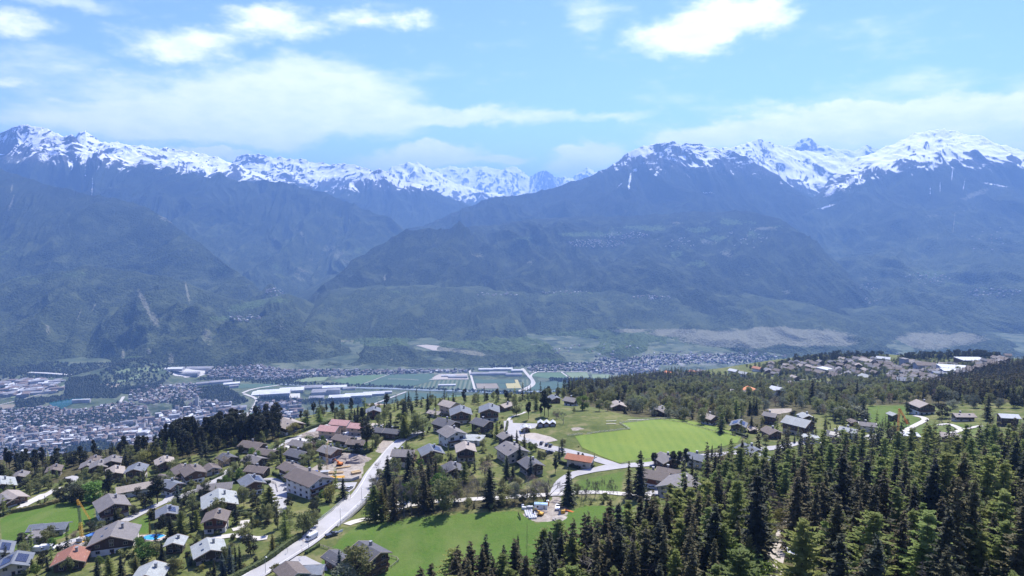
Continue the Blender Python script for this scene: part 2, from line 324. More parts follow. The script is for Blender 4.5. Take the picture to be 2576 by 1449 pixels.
# centre and right
layer('hills', [[(480, 952, 3900), (640, 935, 4010), (900, 934, 4020), (1200, 934, 4030), (1500, 930, 4080), (1800, 905, 4300), (2200, 905, 4300), (2700, 915, 4250), (3100, 915, 4250)],
                [(480, 940, 4000), (640, 925, 4090), (760, 865, 4350), (850, 868, 4420), (1050, 876, 4450), (1250, 892, 4400), (1420, 890, 4500), (1600, 880, 4600), (1800, 880, 4600), (2200, 880, 4550), (2700, 900, 4450), (3100, 900, 4450)],
                [(480, 935, 4050), (660, 915, 4160), (770, 852, 4500), (850, 858, 4600), (1050, 860, 4800), (1250, 850, 4950), (1420, 845, 5050), (1600, 835, 5150), (1800, 822, 5200), (2000, 820, 5200), (2200, 830, 5150), (2700, 845, 5100), (3100, 845, 5100)],
                [(480, 930, 4100), (690, 888, 4500), (755, 828, 4900), (830, 745, 5500), (950, 728, 5700), (1100, 726, 5800), (1250, 740, 5800), (1450, 742, 5850), (1650, 735, 5900), (1900, 750, 5900), (2150, 790, 5700), (2350, 770, 5700), (2700, 770, 5600), (3100, 770, 5600)]],
      560, 3050, 1000, 230, 42, 60, [(0, 2600), (2576, 2600)], 101, back=.02, mat_=MML,
      meadow=[(1050, 862, 150, 10, 2., 3), (900, 862, 100, 8, 1.8, 3), (1420, 864, 150, 24, 2.), (1540, 854, 170, 26, 1.9), (1640, 866, 170, 30, 1.7), (1300, 872, 110, 15, 1.8), (1750, 880, 120, 20, 1.2), (1320, 878, 60, 8, .9), (1600, 870, 90, 14, .7), (1200, 862, 80, 8, .9), (1500, 885, 60, 12, .7), (1450, 845, 80, 8, .7), (1000, 735, 60, 10, .45), (1450, 740, 110, 12, .45), (2380, 690, 90, 14, .5), (2350, 740, 120, 12, .4), (1660, 745, 60, 10, .4), (1380, 905, 50, 6, .8), (1280, 858, 90, 10, .8), (1700, 885, 60, 8, .5), (1480, 862, 90, 20, .7), (880, 745, 40, 8, .3), (2480, 830, 40, 8, .4), (950, 800, 60, 10, .25), (2380, 800, 60, 10, .3)],
      scar=[(1105, 878, 45, 7, 1.2, 5), (1175, 886, 60, 8, 1.1, 8), (840, 858, 60, 4, 1.2), (1860, 853, 170, 26, 1.5), (2030, 850, 140, 24, 1.5), (1950, 835, 90, 16, 1.4), (2330, 857, 90, 26, 1.4), (2430, 852, 60, 18, 1.3), (1720, 838, 110, 12, 1.4), (1590, 832, 60, 7, 1.), (2120, 862, 60, 12, 1.), (1680, 878, 40, 5, .5), (985, 905, 8, 6, .7)])
layer('mountain_range', [[(640, 930, 4600), (800, 860, 4900), (1000, 830, 5100), (1500, 840, 5200), (2000, 840, 5200), (2350, 860, 5200)],
                [(640, 900, 5000), (760, 800, 5500), (850, 745, 5800), (1000, 720, 6000), (1200, 700, 6200), (1500, 700, 6300), (1800, 700, 6300), (2100, 760, 6000), (2350, 860, 5600)],
                [(640, 900, 5100), (790, 750, 6000), (860, 700, 6300), (905, 660, 6600), (1012, 612, 6900), (1109, 588, 7000), (1165, 582, 7000), (1234, 592, 7000), (1304, 602, 7200), (1450, 600, 7400), (1600, 610, 7400), (1800, 600, 7300), (1950, 590, 7100), (2080, 640, 6900), (2180, 740, 6500), (2240, 850, 6000), (2350, 880, 5700)],
                [(640, 900, 5200), (795, 742, 6400), (865, 692, 6900), (915, 650, 7300), (990, 615, 7600), (1080, 588, 7800), (1165, 576, 7900), (1300, 560, 8300), (1450, 548, 8300), (1600, 545, 8200), (1760, 535, 8000), (1880, 530, 7800), (1960, 552, 7500), (2060, 620, 7200), (2150, 710, 6900), (2210, 800, 6500), (2350, 900, 6000)]],
      650, 2340, 1000, 260, 60, 75, [(0, 2600), (2576, 2600)], 113, back=.04, mat_=MMD,
      meadow=[(1480, 590, 130, 9, .75), (1600, 572, 90, 8, .7), (1760, 578, 60, 10, .8), (1850, 560, 90, 12, .6), (1800, 600, 50, 14, .6), (1900, 590, 40, 20, .55, 20), (1700, 640, 30, 20, .6), (1760, 665, 40, 16, .6), (1320, 600, 50, 7, .5), (1640, 575, 50, 8, .7), (1350, 625, 40, 8, .4, 20), (1960, 570, 30, 8, .5), (1700, 690, 20, 10, .5), (1500, 740, 100, 7, .35)],
      scar=[(1780, 608, 50, 12, .5), (1830, 640, 36, 18, .5), (1920, 575, 60, 8, .6), (1870, 690, 80, 4, .55, 8), (1200, 640, 40, 14, .45), (1330, 660, 25, 8, .45), (968, 700, 4, 12, .8), (1100, 600, 4, 30, .4, 20), (1980, 735, 18, 9, .6), (1700, 560, 40, 6, .5), (1400, 610, 60, 5, .4)])
layer('mountain_range', [[(800, 720, 7800), (1100, 640, 8200), (1500, 600, 8400), (1900, 600, 8200), (2300, 700, 8200)],
                [(800, 700, 8200), (1040, 600, 8800), (1250, 560, 9000), (1500, 520, 9200), (1700, 490, 9400), (1900, 500, 9300), (2050, 560, 9000), (2300, 700, 8600)],
                [(800, 690, 8400), (1000, 606, 9100), (1060, 575, 9300), (1110, 552, 9500), (1165, 528, 9600), (1230, 500, 9700), (1290, 494, 9800), (1340, 484, 9900), (1400, 471, 10000), (1460, 452, 10100), (1500, 438, 10200), (1545, 415, 10200), (1570, 395, 10200), (1600, 378, 10200), (1630, 366, 10200), (1680, 360, 10200), (1694, 354, 10200), (1710, 362, 10200), (1745, 362, 10200), (1790, 374, 10200), (1830, 378, 10200), (1870, 392, 10100), (1920, 416, 10000), (1980, 460, 9900), (2040, 500, 9800), (2100, 560, 9600), (2300, 700, 9000)]],
      880, 2200, 820, 230, 60, 90, [(0, 1620), (1400, 1600), (1520, 1520), (1600, 1480), (1700, 1470), (1800, 1440), (1900, 1380), (2000, 1350), (2576, 1500)], 127, back=.4, crest_amp=22, jag=1.2, mat_=MMD,
      streak=[(1585, 450, 4, 22, .9, 8), (1598, 428, 8, 8, .8), (1582, 470, 4, 10, .8), (1560, 465, 14, 2, .6, -40), (1650, 440, 7, 5, .8), (1376, 553, 2, 3, .9), (1362, 597, 5, 2, .9), (1780, 485, 20, 3, .7), (1690, 400, 50, 8, .6, 15), (1640, 410, 40, 6, .6)],
      scar=[(1655, 470, 6, 30, .3), (1780, 484, 25, 4, .6)])
layer('mountain_range', [[(1650, 560, 10800), (2000, 560, 10500), (2300, 540, 10500)],
                [(1650, 470, 11600), (1850, 450, 11600), (2000, 465, 11400), (2100, 470, 11200), (2300, 450, 11200)],
                [(1650, 430, 12600), (1800, 376, 12600), (1850, 372, 12600), (1885, 360, 12600), (1912, 354, 12600), (1950, 362, 12600), (1990, 378, 12600), (2040, 385, 12600), (2080, 395, 12400), (2130, 400, 12400), (2200, 410, 12400), (2300, 420, 12400)]],
      1680, 2280, 420, 120, 70, 80, [(0, 1290), (1900, 1230), (2050, 1180), (2576, 1200)], 139, back=.5, crest_amp=30, jag=1.4)
layer('mountain_range', [[(1850, 450, 13500), (2300, 450, 13500)],
                [(1850, 410, 14300), (2300, 410, 14300)],
                [(1850, 400, 15000), (1975, 372, 15000), (2000, 364, 15000), (2018, 350, 15000), (2040, 348, 15000), (2056, 364, 15000), (2100, 376, 15000), (2150, 380, 15000), (2180, 366, 15000), (2240, 382, 15000), (2400, 390, 15000)]],
      1900, 2400, 260, 80, 50, 60, [(0, 1500), (2576, 1500)], 149, back=.5, crest_amp=20, jag=1.3, mat_=MMF)
layer('mountain_range', [[(1950, 880, 5600), (2150, 880, 5300), (2250, 875, 5000), (2576, 860, 5100), (3100, 860, 5100)],
                [(1950, 760, 7200), (2100, 740, 6800), (2250, 760, 6000), (2400, 740, 6000), (2576, 720, 6000), (3100, 720, 6000)],
                [(1950, 590, 9000), (2100, 600, 8400), (2250, 600, 7800), (2400, 590, 7600), (2576, 580, 7600), (3100, 580, 7600)],
                [(1950, 560, 9600), (2050, 520, 9400), (2150, 470, 9200), (2300, 430, 9000), (2450, 420, 9000), (2576, 430, 9000), (3100, 440, 9000)],
                [(1950, 560, 9900), (2010, 528, 10000), (2060, 486, 10100), (2110, 425, 10300), (2150, 402, 10300), (2200, 380, 10300), (2250, 363, 10300), (2295, 342, 10300), (2330, 331, 10300), (2370, 329, 10300), (2400, 327, 10300), (2440, 338, 10200), (2490, 352, 10100), (2540, 372, 10000), (2576, 385, 9900), (2700, 420, 9800), (3100, 440, 9800)]],
      1960, 3050, 820, 280, 60, 90, [(0, 1130), (2060, 1130), (2150, 1270), (2250, 1400), (2350, 1450), (2450, 1470), (2576, 1470), (3000, 1500)], 151, back=.4, crest_amp=24, jag=1.3,
      meadow=[(2340, 690, 50, 12, .8), (2500, 695, 60, 5, .5), (2480, 725, 90, 8, .5), (2420, 560, 60, 8, .35), (2250, 660, 14, 10, .3), (2110, 620, 14, 5, .5), (2400, 715, 60, 10, .5)],
      scar=[(2450, 490, 70, 12, .62, -20), (2350, 540, 60, 8, .45, -10), (2460, 520, 70, 8, .4, -15), (2130, 660, 8, 20, .6, -30), (2190, 702, 20, 3, .9, 12), (2400, 560, 2, 45, .7, 6), (2360, 580, 2, 45, .55, 4), (2430, 590, 2, 60, .5, 6), (2310, 590, 2, 40, .5, 5)],
      streak=[(2395, 440, 2, 22, .8, 5), (2365, 470, 1.8, 22, .75), (2425, 465, 2, 26, .7, 10), (2340, 480, 2, 24, .6), (2495, 463, 30, 2, 1., 8), (2520, 468, 22, 2, .9, 5), (2080, 520, 30, 4, .8, -18), (2090, 480, 30, 14, .8, -40), (2140, 455, 50, 12, .7, -38), (2030, 525, 20, 3, .8), (2410, 520, 20, 2, .6, -30)])
# ------------------------------------------------------------------ near terrain
ctl = [  # picture u, v and height relative to the camera
 (-300, 1500, -150), (0, 1449, -142), (300, 1449, -141), (600, 1449, -140), (900, 1449, -141), (1100, 1449, -139), (1150, 1540, -131), (1350, 1560, -118), (1450, 1480, -121), (1350, 1380, -134),
 (1550, 1500, -108), (1800, 1560, -96), (1960, 1500, -88), (1950, 1400, -94), (1980, 1340, -99), (2200, 1560, -84), (2500, 1560, -78), (2700, 1400, -84), (2350, 1400, -92), (2576, 1260, -98), (2200, 1300, -108), (1900, 1270, -114),
 (1700, 1320, -119), (1550, 1330, -126), (2400, 1200, -118), (2700, 1150, -118), (2050, 1190, -128),
 (1000, 1380, -140.5), (1150, 1330, -140), (1300, 1260, -139), (1650, 1240, -135), (1480, 1250, -138), (1800, 1180, -137), (1950, 1130, -138), (2150, 1120, -139), (2400, 1095, -142), (2600, 1090, -140),
 (1400, 1110, -138), (1800, 1130, -137.5), (1600, 1060, -138), (1850, 1090, -138.5), (1450, 1050, -139), (1560, 1140, -137.5), (1250, 1060, -146), (1250, 1020, -156), (1150, 1130, -144), (1100, 1060, -151), (900, 1060, -155), (980, 1140, -147), (1000, 1220, -142),
 (700, 1090, -158), (600, 1130, -157), (400, 1170, -157), (420, 1240, -148), (700, 1230, -146), (700, 1160, -151), (200, 1200, -164), (200, 1260, -152), (0, 1200, -172), (0, 1280, -156), (80, 1350, -147), (600, 1380, -140), (850, 1330, -140), (720, 1300, -142.5), (350, 1330, -145), (-300, 1300, -165), (-400, 1200, -185),
 (1000, 1025, -166), (1400, 1000, -168), (1550, 1030, -152), (1700, 1030, -168), (1700, 985, -225), (1550, 985, -205), (1900, 1030, -165), (2200, 1060, -150), (2320, 1032, -155), (2150, 1035, -162), (2420, 1035, -156), (2560, 1040, -150),
 (1850, 985, -215), (2050, 985, -235), (2250, 985, -235), (2250, 950, -275), (2050, 950, -285), (1850, 950, -290), (1750, 950, -300), (2300, 925, -292), (2100, 925, -294), (1950, 925, -300), (2450, 925, -285), (2150, 898, -292), (2400, 896, -288), (2000, 905, -300), (2560, 905, -270), (1650, 960, -285),
 (2450, 985, -210), (2520, 930, -228), (2580, 900, -232), (2650, 960, -175), (2800, 1000, -140), (3000, 1100, -100), (3000, 900, -220), (3100, 1300, -70)]
cp = np.array([at_z(u, v, CZ+z) for u, v, z in ctl]); extra = [(0, 0, CZ-95), (-250, 0, CZ-120), (250, 0, CZ-60), (0, -300, CZ-20), (400, -300, CZ+20), (-400, -300, CZ-40), (0, 110, CZ-110), (-150, 150, CZ-128), (600, 100, CZ-20)]
cp = np.vstack([cp, extra])
def tps_fit(p, z, lam=60.):
    n = len(p); d = np.linalg.norm(p[:, None]-p[None], axis=2)+1e-9
    Kk = d*d*np.log(d); Pm = np.hstack([np.ones((n, 1)), p]); A = np.zeros((n+3, n+3))
    A[:n, :n] = Kk+lam*np.eye(n)*50; A[:n, n:] = Pm; A[n:, :n] = Pm.T
    return np.linalg.solve(A, np.concatenate([z, [0, 0, 0]]))
TW = tps_fit(cp[:, :2], cp[:, 2])
def tps(x, y):
    x = np.asarray(x, float); sh = x.shape; x = x.ravel(); y = np.asarray(y, float).ravel(); o = np.empty(len(x))
    for s in range(0, len(x), 60000):
        q = np.stack([x[s:s+60000], y[s:s+60000]], 1); d = np.sqrt(((q[:, None]-cp[None, :, :2])**2).sum(2))+1e-9
        o[s:s+60000] = (d*d*np.log(d))@TW[:len(cp)]+TW[-3]+TW[-2]*q[:, 0]+TW[-1]*q[:, 1]
    return o.reshape(sh)
edge = [(-500, 1190, -190), (0, 1172, -180), (200, 1160, -176), (400, 1128, -172), (560, 1095, -166), (700, 1078, -162), (800, 1040, -162), (950, 1030, -165), (1100, 1012, -170), (1300, 1003, -172), (1400, 990, -178), (1480, 972, -212), (1560, 955, -265), (1680, 938, -300), (1850, 920, -306), (2000, 903, -302), (2200, 893, -294), (2400, 890, -290), (2600, 890, -255), (3200, 880, -240)]
ea = []
for u, v, z in edge:
    p = at_z(u, v, CZ+z); ea.append((math.atan2(p[0], p[1]), math.hypot(p[0], p[1])))
ea = np.array(ea)
NZ0, NR = 16.0, None
def zdir(a, r):
    x = np.sin(a)*r; y = np.cos(a)*r; re = np.interp(a, ea[:, 0], ea[:, 1])
    rr = np.minimum(r, re); z = tps(np.sin(a)*rr, np.cos(a)*rr)
    d = np.maximum(r-re, 0); z = z-np.where(d < 60, d*d*.8/120, .8*(d-30))
    nz = .5*fbm(x/26, y/26, 3, 5)+1.2*fbm(x/90, y/90, 3, 8)
    # small dip the bridge crosses
    z = z-4.6*np.exp(-(((x-bx)/13)**2+((y-by)/17)**2))
    return x, y, z+nz*np.clip(r/120, 0, 1), d
bp = at_z(912, 1288, CZ-141); bx, by = bp[0]+4, bp[1]+6
azs = np.radians(np.concatenate([np.linspace(-180, -50, 40)[:-1], np.arange(-50, 50, .15), np.linspace(50, 180, 40)]))
rsn = np.concatenate([[1, 20, 40, 60, 80], np.arange(100, 620, 2.), np.arange(620, 1500, 5.), np.arange(1500, 2300, 25.), np.arange(2300, 7000, 60.), [7600, 8000, 12000, 20000, 30000, 45000]])
Ag, Rg = np.meshgrid(azs, rsn, indexing='ij')
Xg, Yg, Zn, Dg = zdir(Ag, Rg)
vf = 6*fbm(Xg/500, Yg/500, 4, 77)
for (zz, x, y, rad, hh) in [('H', 1240, 330, 150, 50), ('H', 1130, 345, 220, 40), ('H', 1930, 540, 260, 50), ('H', 1050, 690, 210, 34), ('H', 720, 420, 260, 40), ('H', 850, 960, 200, 40), ('H', 60, 360, 110, 45), ('H', 500, 720, 300, 18)]:
    p = at_z(*zx(zz, x, y), 0); vf = vf+hh*np.exp(-(((Xg-p[0])**2+(Yg-p[1])**2)/(rad*rad)))
Zg = np.where(Dg > 60, np.maximum(Zn, vf), Zn)
behind = np.abs(Ag) > R(100)
Zg = np.where(behind & (Rg > 600), Zg*0+np.clip(CZ-60+(Rg-600)*.25, 0, 2300), Zg)
Zg = np.where((np.abs(Ag) > R(55)) & (~behind) & (Rg > 800), np.minimum(Zg, np.clip(CZ-150-(Rg-800)*.4, 0, 2000)), Zg)
Zg = np.where(Rg > 7500, np.where(np.abs(Ag) < R(80), -20., Zg), Zg)
def zt(x, y):
    a = np.arctan2(x, y); r = np.hypot(x, y)
    ia = np.clip(np.interp(a, azs, np.arange(len(azs))), 0, len(azs)-1.001); ir = np.clip(np.interp(r, rsn, np.arange(len(rsn))), 0, len(rsn)-1.001)
    i = ia.astype(int); j = ir.astype(int); fa = ia-i; fr = ir-j
    return (Zg[i, j]*(1-fa)+Zg[i+1, j]*fa)*(1-fr)+(Zg[i, j+1]*(1-fa)+Zg[i+1, j+1]*fa)*fr
RT = np.concatenate([np.arange(90, 1700, 1.5), np.arange(1700, 7000, 12.)])
def G(u, v, rmin=0, far=False):          # where the ray of a picture point meets the ground
    d = ray(u, v); hd = math.hypot(d[0], d[1]); t = RT/hd
    x = d[0]*t; y = d[1]*t; z = CZ+d[2]*t; g = zt(x, y); hit = np.nonzero((z <= g) & (RT > rmin))[0]
    if not len(hit): return None
    k = hit[0]
    if k == 0: return np.array([x[0], y[0], g[0]])
    a = z[k-1]-g[k-1]; b = g[k]-z[k]; f = a/(a+b+1e-9)
    xx = x[k-1]+(x[k]-x[k-1])*f; yy = y[k-1]+(y[k]-y[k-1])*f
    return np.array([xx, yy, zt(np.array(xx), np.array(yy)).item()])
def GZ(z, x, y): return G(*zx(z, x, y))
def proj(x, y, z):
    q = np.stack([x, y, z-CZ], -1); dep = q@CAMF
    return 1288+FPX*q[..., 0]/dep, 724.5-FPX*(q@CAMU)/dep
def Zpoly(z, pts): return [zx(z, *p) for p in pts]
gu, gv = proj(Xg, Yg, Zg); front = (Yg > 30)
lush = np.zeros(Xg.shape); wood = np.zeros(Xg.shape); soil = np.zeros(Xg.shape)
for pl, w in [([(780, 1449), (860, 1350), (905, 1318), (1100, 1296), (1300, 1285), (1350, 1318), (1470, 1272), (1600, 1275), (1500, 1360), (1400, 1480), (1100, 1640), (700, 1640)], 1.),
              (Zpoly('A', [(0, 900), (110, 850), (660, 735), (900, 760), (930, 950), (760, 1000), (620, 1080), (300, 1160), (0, 1240)]), .8), (Zpoly('A', [(950, 1085), (1450, 840), (1430, 1040), (1200, 1050)]), .8),
              (Zpoly('C', [(1450, 870), (1850, 785), (1830, 960), (1450, 960)]), .6), (Zpoly('B', [(1370, 880), (1300, 970), (1400, 960), (1450, 900)]), .6), (Zpoly('B', [(940, 880), (1070, 860), (1080, 960), (960, 1040)]), .6),
              (Zpoly('E', [(950, 660), (1320, 660), (1480, 790), (1300, 960), (950, 830)]), .6), (Zpoly('E', [(1320, 960), (1500, 830), (1900, 830), (2100, 850), (2000, 960), (1700, 1000)]), .5),
              (Zpoly('E', [(1000, 400), (1200, 400), (1230, 470), (1050, 470)]), .7), (Zpoly('E', [(240, 420), (560, 410), (560, 470), (260, 480)]), .5), (Zpoly('B', [(1710, 370), (1960, 300), (1990, 370), (1800, 440)]), .4)]:
    lush = np.maximum(lush, inpoly(gu, gv, pl)*front*w)
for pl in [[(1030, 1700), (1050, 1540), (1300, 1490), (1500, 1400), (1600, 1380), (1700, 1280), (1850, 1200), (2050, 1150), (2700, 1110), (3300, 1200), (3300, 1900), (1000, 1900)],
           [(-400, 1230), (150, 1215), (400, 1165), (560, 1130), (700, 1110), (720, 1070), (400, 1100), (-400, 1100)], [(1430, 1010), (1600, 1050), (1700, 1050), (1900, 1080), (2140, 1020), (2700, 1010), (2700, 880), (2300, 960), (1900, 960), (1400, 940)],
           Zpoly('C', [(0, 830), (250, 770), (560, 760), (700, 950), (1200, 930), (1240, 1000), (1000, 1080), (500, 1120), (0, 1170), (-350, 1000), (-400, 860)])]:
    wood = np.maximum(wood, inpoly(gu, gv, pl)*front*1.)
for pl in [Zpoly('B', [(1060, 470), (1370, 450), (1330, 640), (1240, 660), (870, 650), (860, 610)]), Zpoly('B', [(860, 290), (1010, 225), (1090, 200), (1360, 250), (1350, 330), (1100, 340), (960, 380), (680, 400), (700, 340)]),
           Zpoly('B', [(1500, 330), (1620, 345), (1520, 440), (1440, 430)]), Zpoly('E', [(0, 690), (230, 685), (225, 720), (90, 740), (0, 740)]), Zpoly('F', [(100, 400), (240, 340), (330, 320), (400, 250), (440, 260), (560, 340), (560, 400), (440, 465), (250, 480)]),
           Zpoly('A', [(530, 1150), (760, 1080), (980, 1040), (930, 1130), (860, 1190), (620, 1230)]), Zpoly('C', [(1250, 1000), (1330, 1000), (1330, 1080), (1260, 1080)]), Zpoly('C', [(1400, 440), (1480, 430), (1520, 445), (1430, 460)])]:
    soil = np.maximum(soil, inpoly(gu, gv, pl)*front*1.)
def blur(a, n=1):
    for _ in range(n):
        a[1:-1, 1:-1] = (a[1:-1, 1:-1]*4+a[:-2, 1:-1]+a[2:, 1:-1]+a[1:-1, :-2]+a[1:-1, 2:])/8
    return a
valley = ((Dg > 200) | (Rg > 2200))*1.
m, n, b = mat('ground')
g = n.new('ShaderNodeNewGeometry', out='Position')
n1 = n.noise(g, .03, 5, .6); n2 = n.noise(g, .35, 5, .7); n3 = n.noise(g, 2.2, 3, .7)
gr = n.mix(n.mr(n1, .35, .65), (.075, .095, .030), (.15, .155, .055)); gr = n.mix(n.mr(n2, .40, .62, 0., .7), gr, (.055, .08, .024)); gr = n.mix(n.mr(n.noise(g, .11, 4, .6), .52, .66, 0., .7), gr, (.19, .17, .085))
ml = n.mix(n.mr(n1, .35, .7), (.060, .120, .020), (.095, .155, .030)); ml = n.mix(n.mr(n2, .4, .75, 0., .55), ml, (.115, .145, .04)); ml = n.mix(n.mr(n3, .42, .7, 0., .75), ml, (.032, .066, .012)); ml = n.mix(n.mr(n.noise(n.vm('MULTIPLY', g, (1, .35, 1)), .05, 4, .6), .5, .68, 0., .5), ml, (.13, .155, .05))
c = n.mix(n.mr(n.m('ADD', n.attr('lush'), n.m('MULTIPLY', n.m('SUBTRACT', n2, .5), .5)), .3, .7), gr, ml)
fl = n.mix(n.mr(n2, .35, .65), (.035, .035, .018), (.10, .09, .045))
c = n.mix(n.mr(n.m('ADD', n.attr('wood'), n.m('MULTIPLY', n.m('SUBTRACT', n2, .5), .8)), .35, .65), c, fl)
so_ = n.mix(n.mr(n2, .3, .7), (.20, .17, .14), (.40, .36, .31)); so_ = n.mix(n.mr(n3, .45, .7, 0., .6), so_, (.12, .11, .10))
c = n.mix(n.mr(n.m('ADD', n.attr('soil'), n.m('MULTIPLY', n.m('SUBTRACT', n2, .5), .6)), .35, .6), c, so_)
v1 = n.vor(g, .011, out=1); v2 = n.noise(g, .009, 5, .65); v3 = n.noise(g, .08, 4, .7); v4 = n.vor(g, .045, out=1)
sepv = n.new('ShaderNodeSeparateColor', {0: v1}); sepw = n.new('ShaderNodeSeparateColor', {0: v4})
vc = n.mix(sepv, (.060, .085, .045), (.14, .155, .095)); vc = n.mix(n.mr(v2, .5, .6), vc, (.030, .045, .025)); vc = n.mix(n.mr(v3, .5, .68), vc, (.035, .05, .03))
vc = n.mix(n.m('MULTIPLY', n.attr('town'), n.mr(sepw, .45, .6)), vc, (.24, .23, .22))
c = n.mix(n.attr('valley'), c, vc)
setc(n, b, c, n.m('ADD', n.m('MULTIPLY', n2, .5), n.m('MULTIPLY', n3, .15)), 1., .6); b.inputs['Specular IOR Level'].default_value = .05
GROUND_M = m
# valley districts: (crop, polygon, houses, height, roofs, trees)
DIST = [('H', [(0, 640), (420, 600), (620, 640), (1050, 560), (1250, 600), (1290, 700), (1100, 780), (850, 800), (820, 760), (500, 790), (300, 760), (0, 780)], 420, 7, 0),
        ('H', [(0, 800), (500, 790), (850, 800), (1290, 700), (1400, 660), (1740, 560), (2060, 590), (2100, 700), (1760, 780), (1360, 900), (1200, 960), (900, 900), (600, 930), (300, 960), (0, 930)], 760, 12, 1),
        ('H', [(0, 940), (300, 960), (600, 940), (560, 1020), (300, 1060), (0, 1090)], 130, 7, 0), ('H', [(1130, 440), (1640, 400), (1760, 480), (1560, 560), (1280, 570), (1100, 540)], 160, 7, 0),
        ('H', [(1760, 300), (1900, 240), (2160, 185), (2230, 220), (2300, 280), (2576, 300), (2576, 350), (1800, 350)], 430, 8, 0), ('I', [(180, 340), (420, 372), (1450, 372), (1600, 365), (1600, 385), (1300, 392), (1000, 402), (600, 415), (350, 440), (200, 440)], 210, 8, 0),
        ('I', [(1940, 350), (2230, 330), (2480, 325), (2600, 340), (2800, 330), (2780, 400), (2490, 400), (2330, 380), (1960, 385)], 150, 7, 0), ('I', [(2300, 300), (2900, 270), (3500, 270), (3500, 330), (2600, 340)], 110, 7, 0),
        ('H', [(2200, 560), (2576, 540), (2576, 700), (2140, 700), (2100, 680)], 60, 10, 1), ('H', [(0, 380), (500, 370), (500, 470), (300, 500), (0, 510)], 70, 9, 2)]
town = np.zeros(Xg.shape)
for zz, pl, *_ in DIST: town = np.maximum(town, inpoly(gu, gv, Zpoly(zz, pl))*valley*front)
me = mesh_np('ground', np.stack([Xg, Yg, Zg], -1).reshape(-1, 3), grid_faces(*Xg.shape)[:, ::-1], m, smooth=True,
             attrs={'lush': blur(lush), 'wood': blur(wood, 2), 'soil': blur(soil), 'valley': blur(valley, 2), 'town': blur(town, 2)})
tag(link('ground', me), kind='structure')

# ---- draped sheets (roads, fields)
def drape(name, poly, m, off, step=6., sub=None):
    """poly: world xy outline; filled with a grid of points so that the sheet follows the ground"""
    P2 = [np.array(p[:2], float) for p in poly]; out = []
    for i in range(len(P2)):
        a, b_ = P2[i], P2[(i+1) % len(P2)]; k = max(1, int(np.linalg.norm(b_-a)/step))
        out += [a+(b_-a)*j/k for j in range(k)]
    o = np.array(out); lo = o.min(0); hi = o.max(0)
    xs, ys = np.meshgrid(np.arange(lo[0]+step/2, hi[0], step), np.arange(lo[1]+step/2, hi[1], step)); ins = inpoly(xs, ys, out)
    pts = [Vector(p) for p in out]+[Vector((x, y)) for x, y in zip(xs[ins], ys[ins])]
    r = delaunay_2d_cdt(pts, [(i, (i+1) % len(out)) for i in range(len(out))], [list(range(len(out)))], 1, 1e-4)
    vs = np.array([(p.x, p.y) for p in r[0]]); z = zt(vs[:, 0], vs[:, 1])+off
    me = mesh_np(name, np.column_stack([vs, z]), [list(f) for f in r[2] if len(f) == 3], m, smooth=True)
    # normals up
    if me.polygons and me.polygons[0].normal.z < 0: me.flip_normals()
    o = link(name, me); tag(o, kind='structure'); return o
def sheet(name, z, pts, m, off=.25, step=6., rmin=0):
    w = [G(*zx(z, *p), rmin) for p in pts]; w = [p for p in w if p is not None]
    return drape(name, w, m, off, step) if len(w) > 2 else None
def smooth_line(pts, n=2):
    for _ in range(n):
        q = [pts[0]]
        for a, b_ in zip(pts[:-1], pts[1:]): q += [a*.75+b_*.25, a*.25+b_*.75]
        q.append(pts[-1]); pts = q
    return pts
def offset_line(P, d):
    P = np.array(P)[:, :2]; T = np.gradient(P, axis=0); T /= np.linalg.norm(T, axis=1)[:, None]+1e-9
    return P+np.stack([T[:, 1], -T[:, 0]], 1)*d
ROADS = []
def road(name, z, pts, wid, m, off=.28, lift=None, side=None):
    w = [G(*zx(z, *p), 1700 if z in 'HI' else 0) for p in pts]; P = smooth_line([p for p in w if p is not None])
    P = np.array(P); L = np.concatenate([[0], np.cumsum(np.linalg.norm(np.diff(P[:, :2], axis=0), axis=1))])
    k = np.arange(0, L[-1], 3. if L[-1] < 900 else 12.); P = np.column_stack([np.interp(k, L, P[:, i]) for i in range(3)])
    wd = np.interp(k/L[-1], np.linspace(0, 1, len(wid)), wid) if isinstance(wid, (list, tuple)) else np.full(len(k), wid)
    rows = []
    nx = 5
    zc = zt(P[:, 0], P[:, 1]); zs = zc.copy()
    if lift is not None:       # a smoothed deck
        for _ in range(lift): zs[1:-1] = (zs[:-2]+2*zs[1:-1]+zs[2:])/4
        zs = np.maximum(zs, zc)
    for j in range(nx):
        q = offset_line(P, 0)+(offset_line(P, 1)-offset_line(P, 0))*((j/(nx-1)-.5)*wd)[:, None]
        zz = zt(q[:, 0], q[:, 1])
        zz = np.maximum(zz, zs) if lift is not None else zz
        rows.append(np.column_stack([q, zz+off]))
    V = np.array(rows)
    me = mesh_np(name, V.reshape(-1, 3), grid_faces(nx, len(k))[:, ::-1], m, smooth=True)
    if len(me.polygons) and me.polygons[0].normal.z < 0: me.flip_normals()
    ROADS.append((P[:, :2], wd/2)); o = link(name, me); tag(o, kind='structure'); return o, P, zs+off
def gmat(name, a, b_, s=.6, s2=4., rough=.95):
    m, n, bb = mat(name, rough); g = n.new('ShaderNodeNewGeometry', out='Position')
    f1 = n.noise(g, s, 4, .6); f2 = n.noise(g, s2, 3, .7)
    setc(n, bb, n.mix(n.mr(n.m('ADD', n.m('MULTIPLY', f1, .7), n.m('MULTIPLY', f2, .5)), .4, .8), a, b_), f2, .1, .3); return m
ASPH = gmat('asphalt', (.27, .265, .265), (.37, .36, .355), .12, 1.5); TRACK = gmat('pale_track', (.36, .34, .31), (.50, .48, .44), .2, 1.5); GRAVEL = gmat('gravel', (.26, .23, .20), (.42, .38, .33), .25, 1.8)
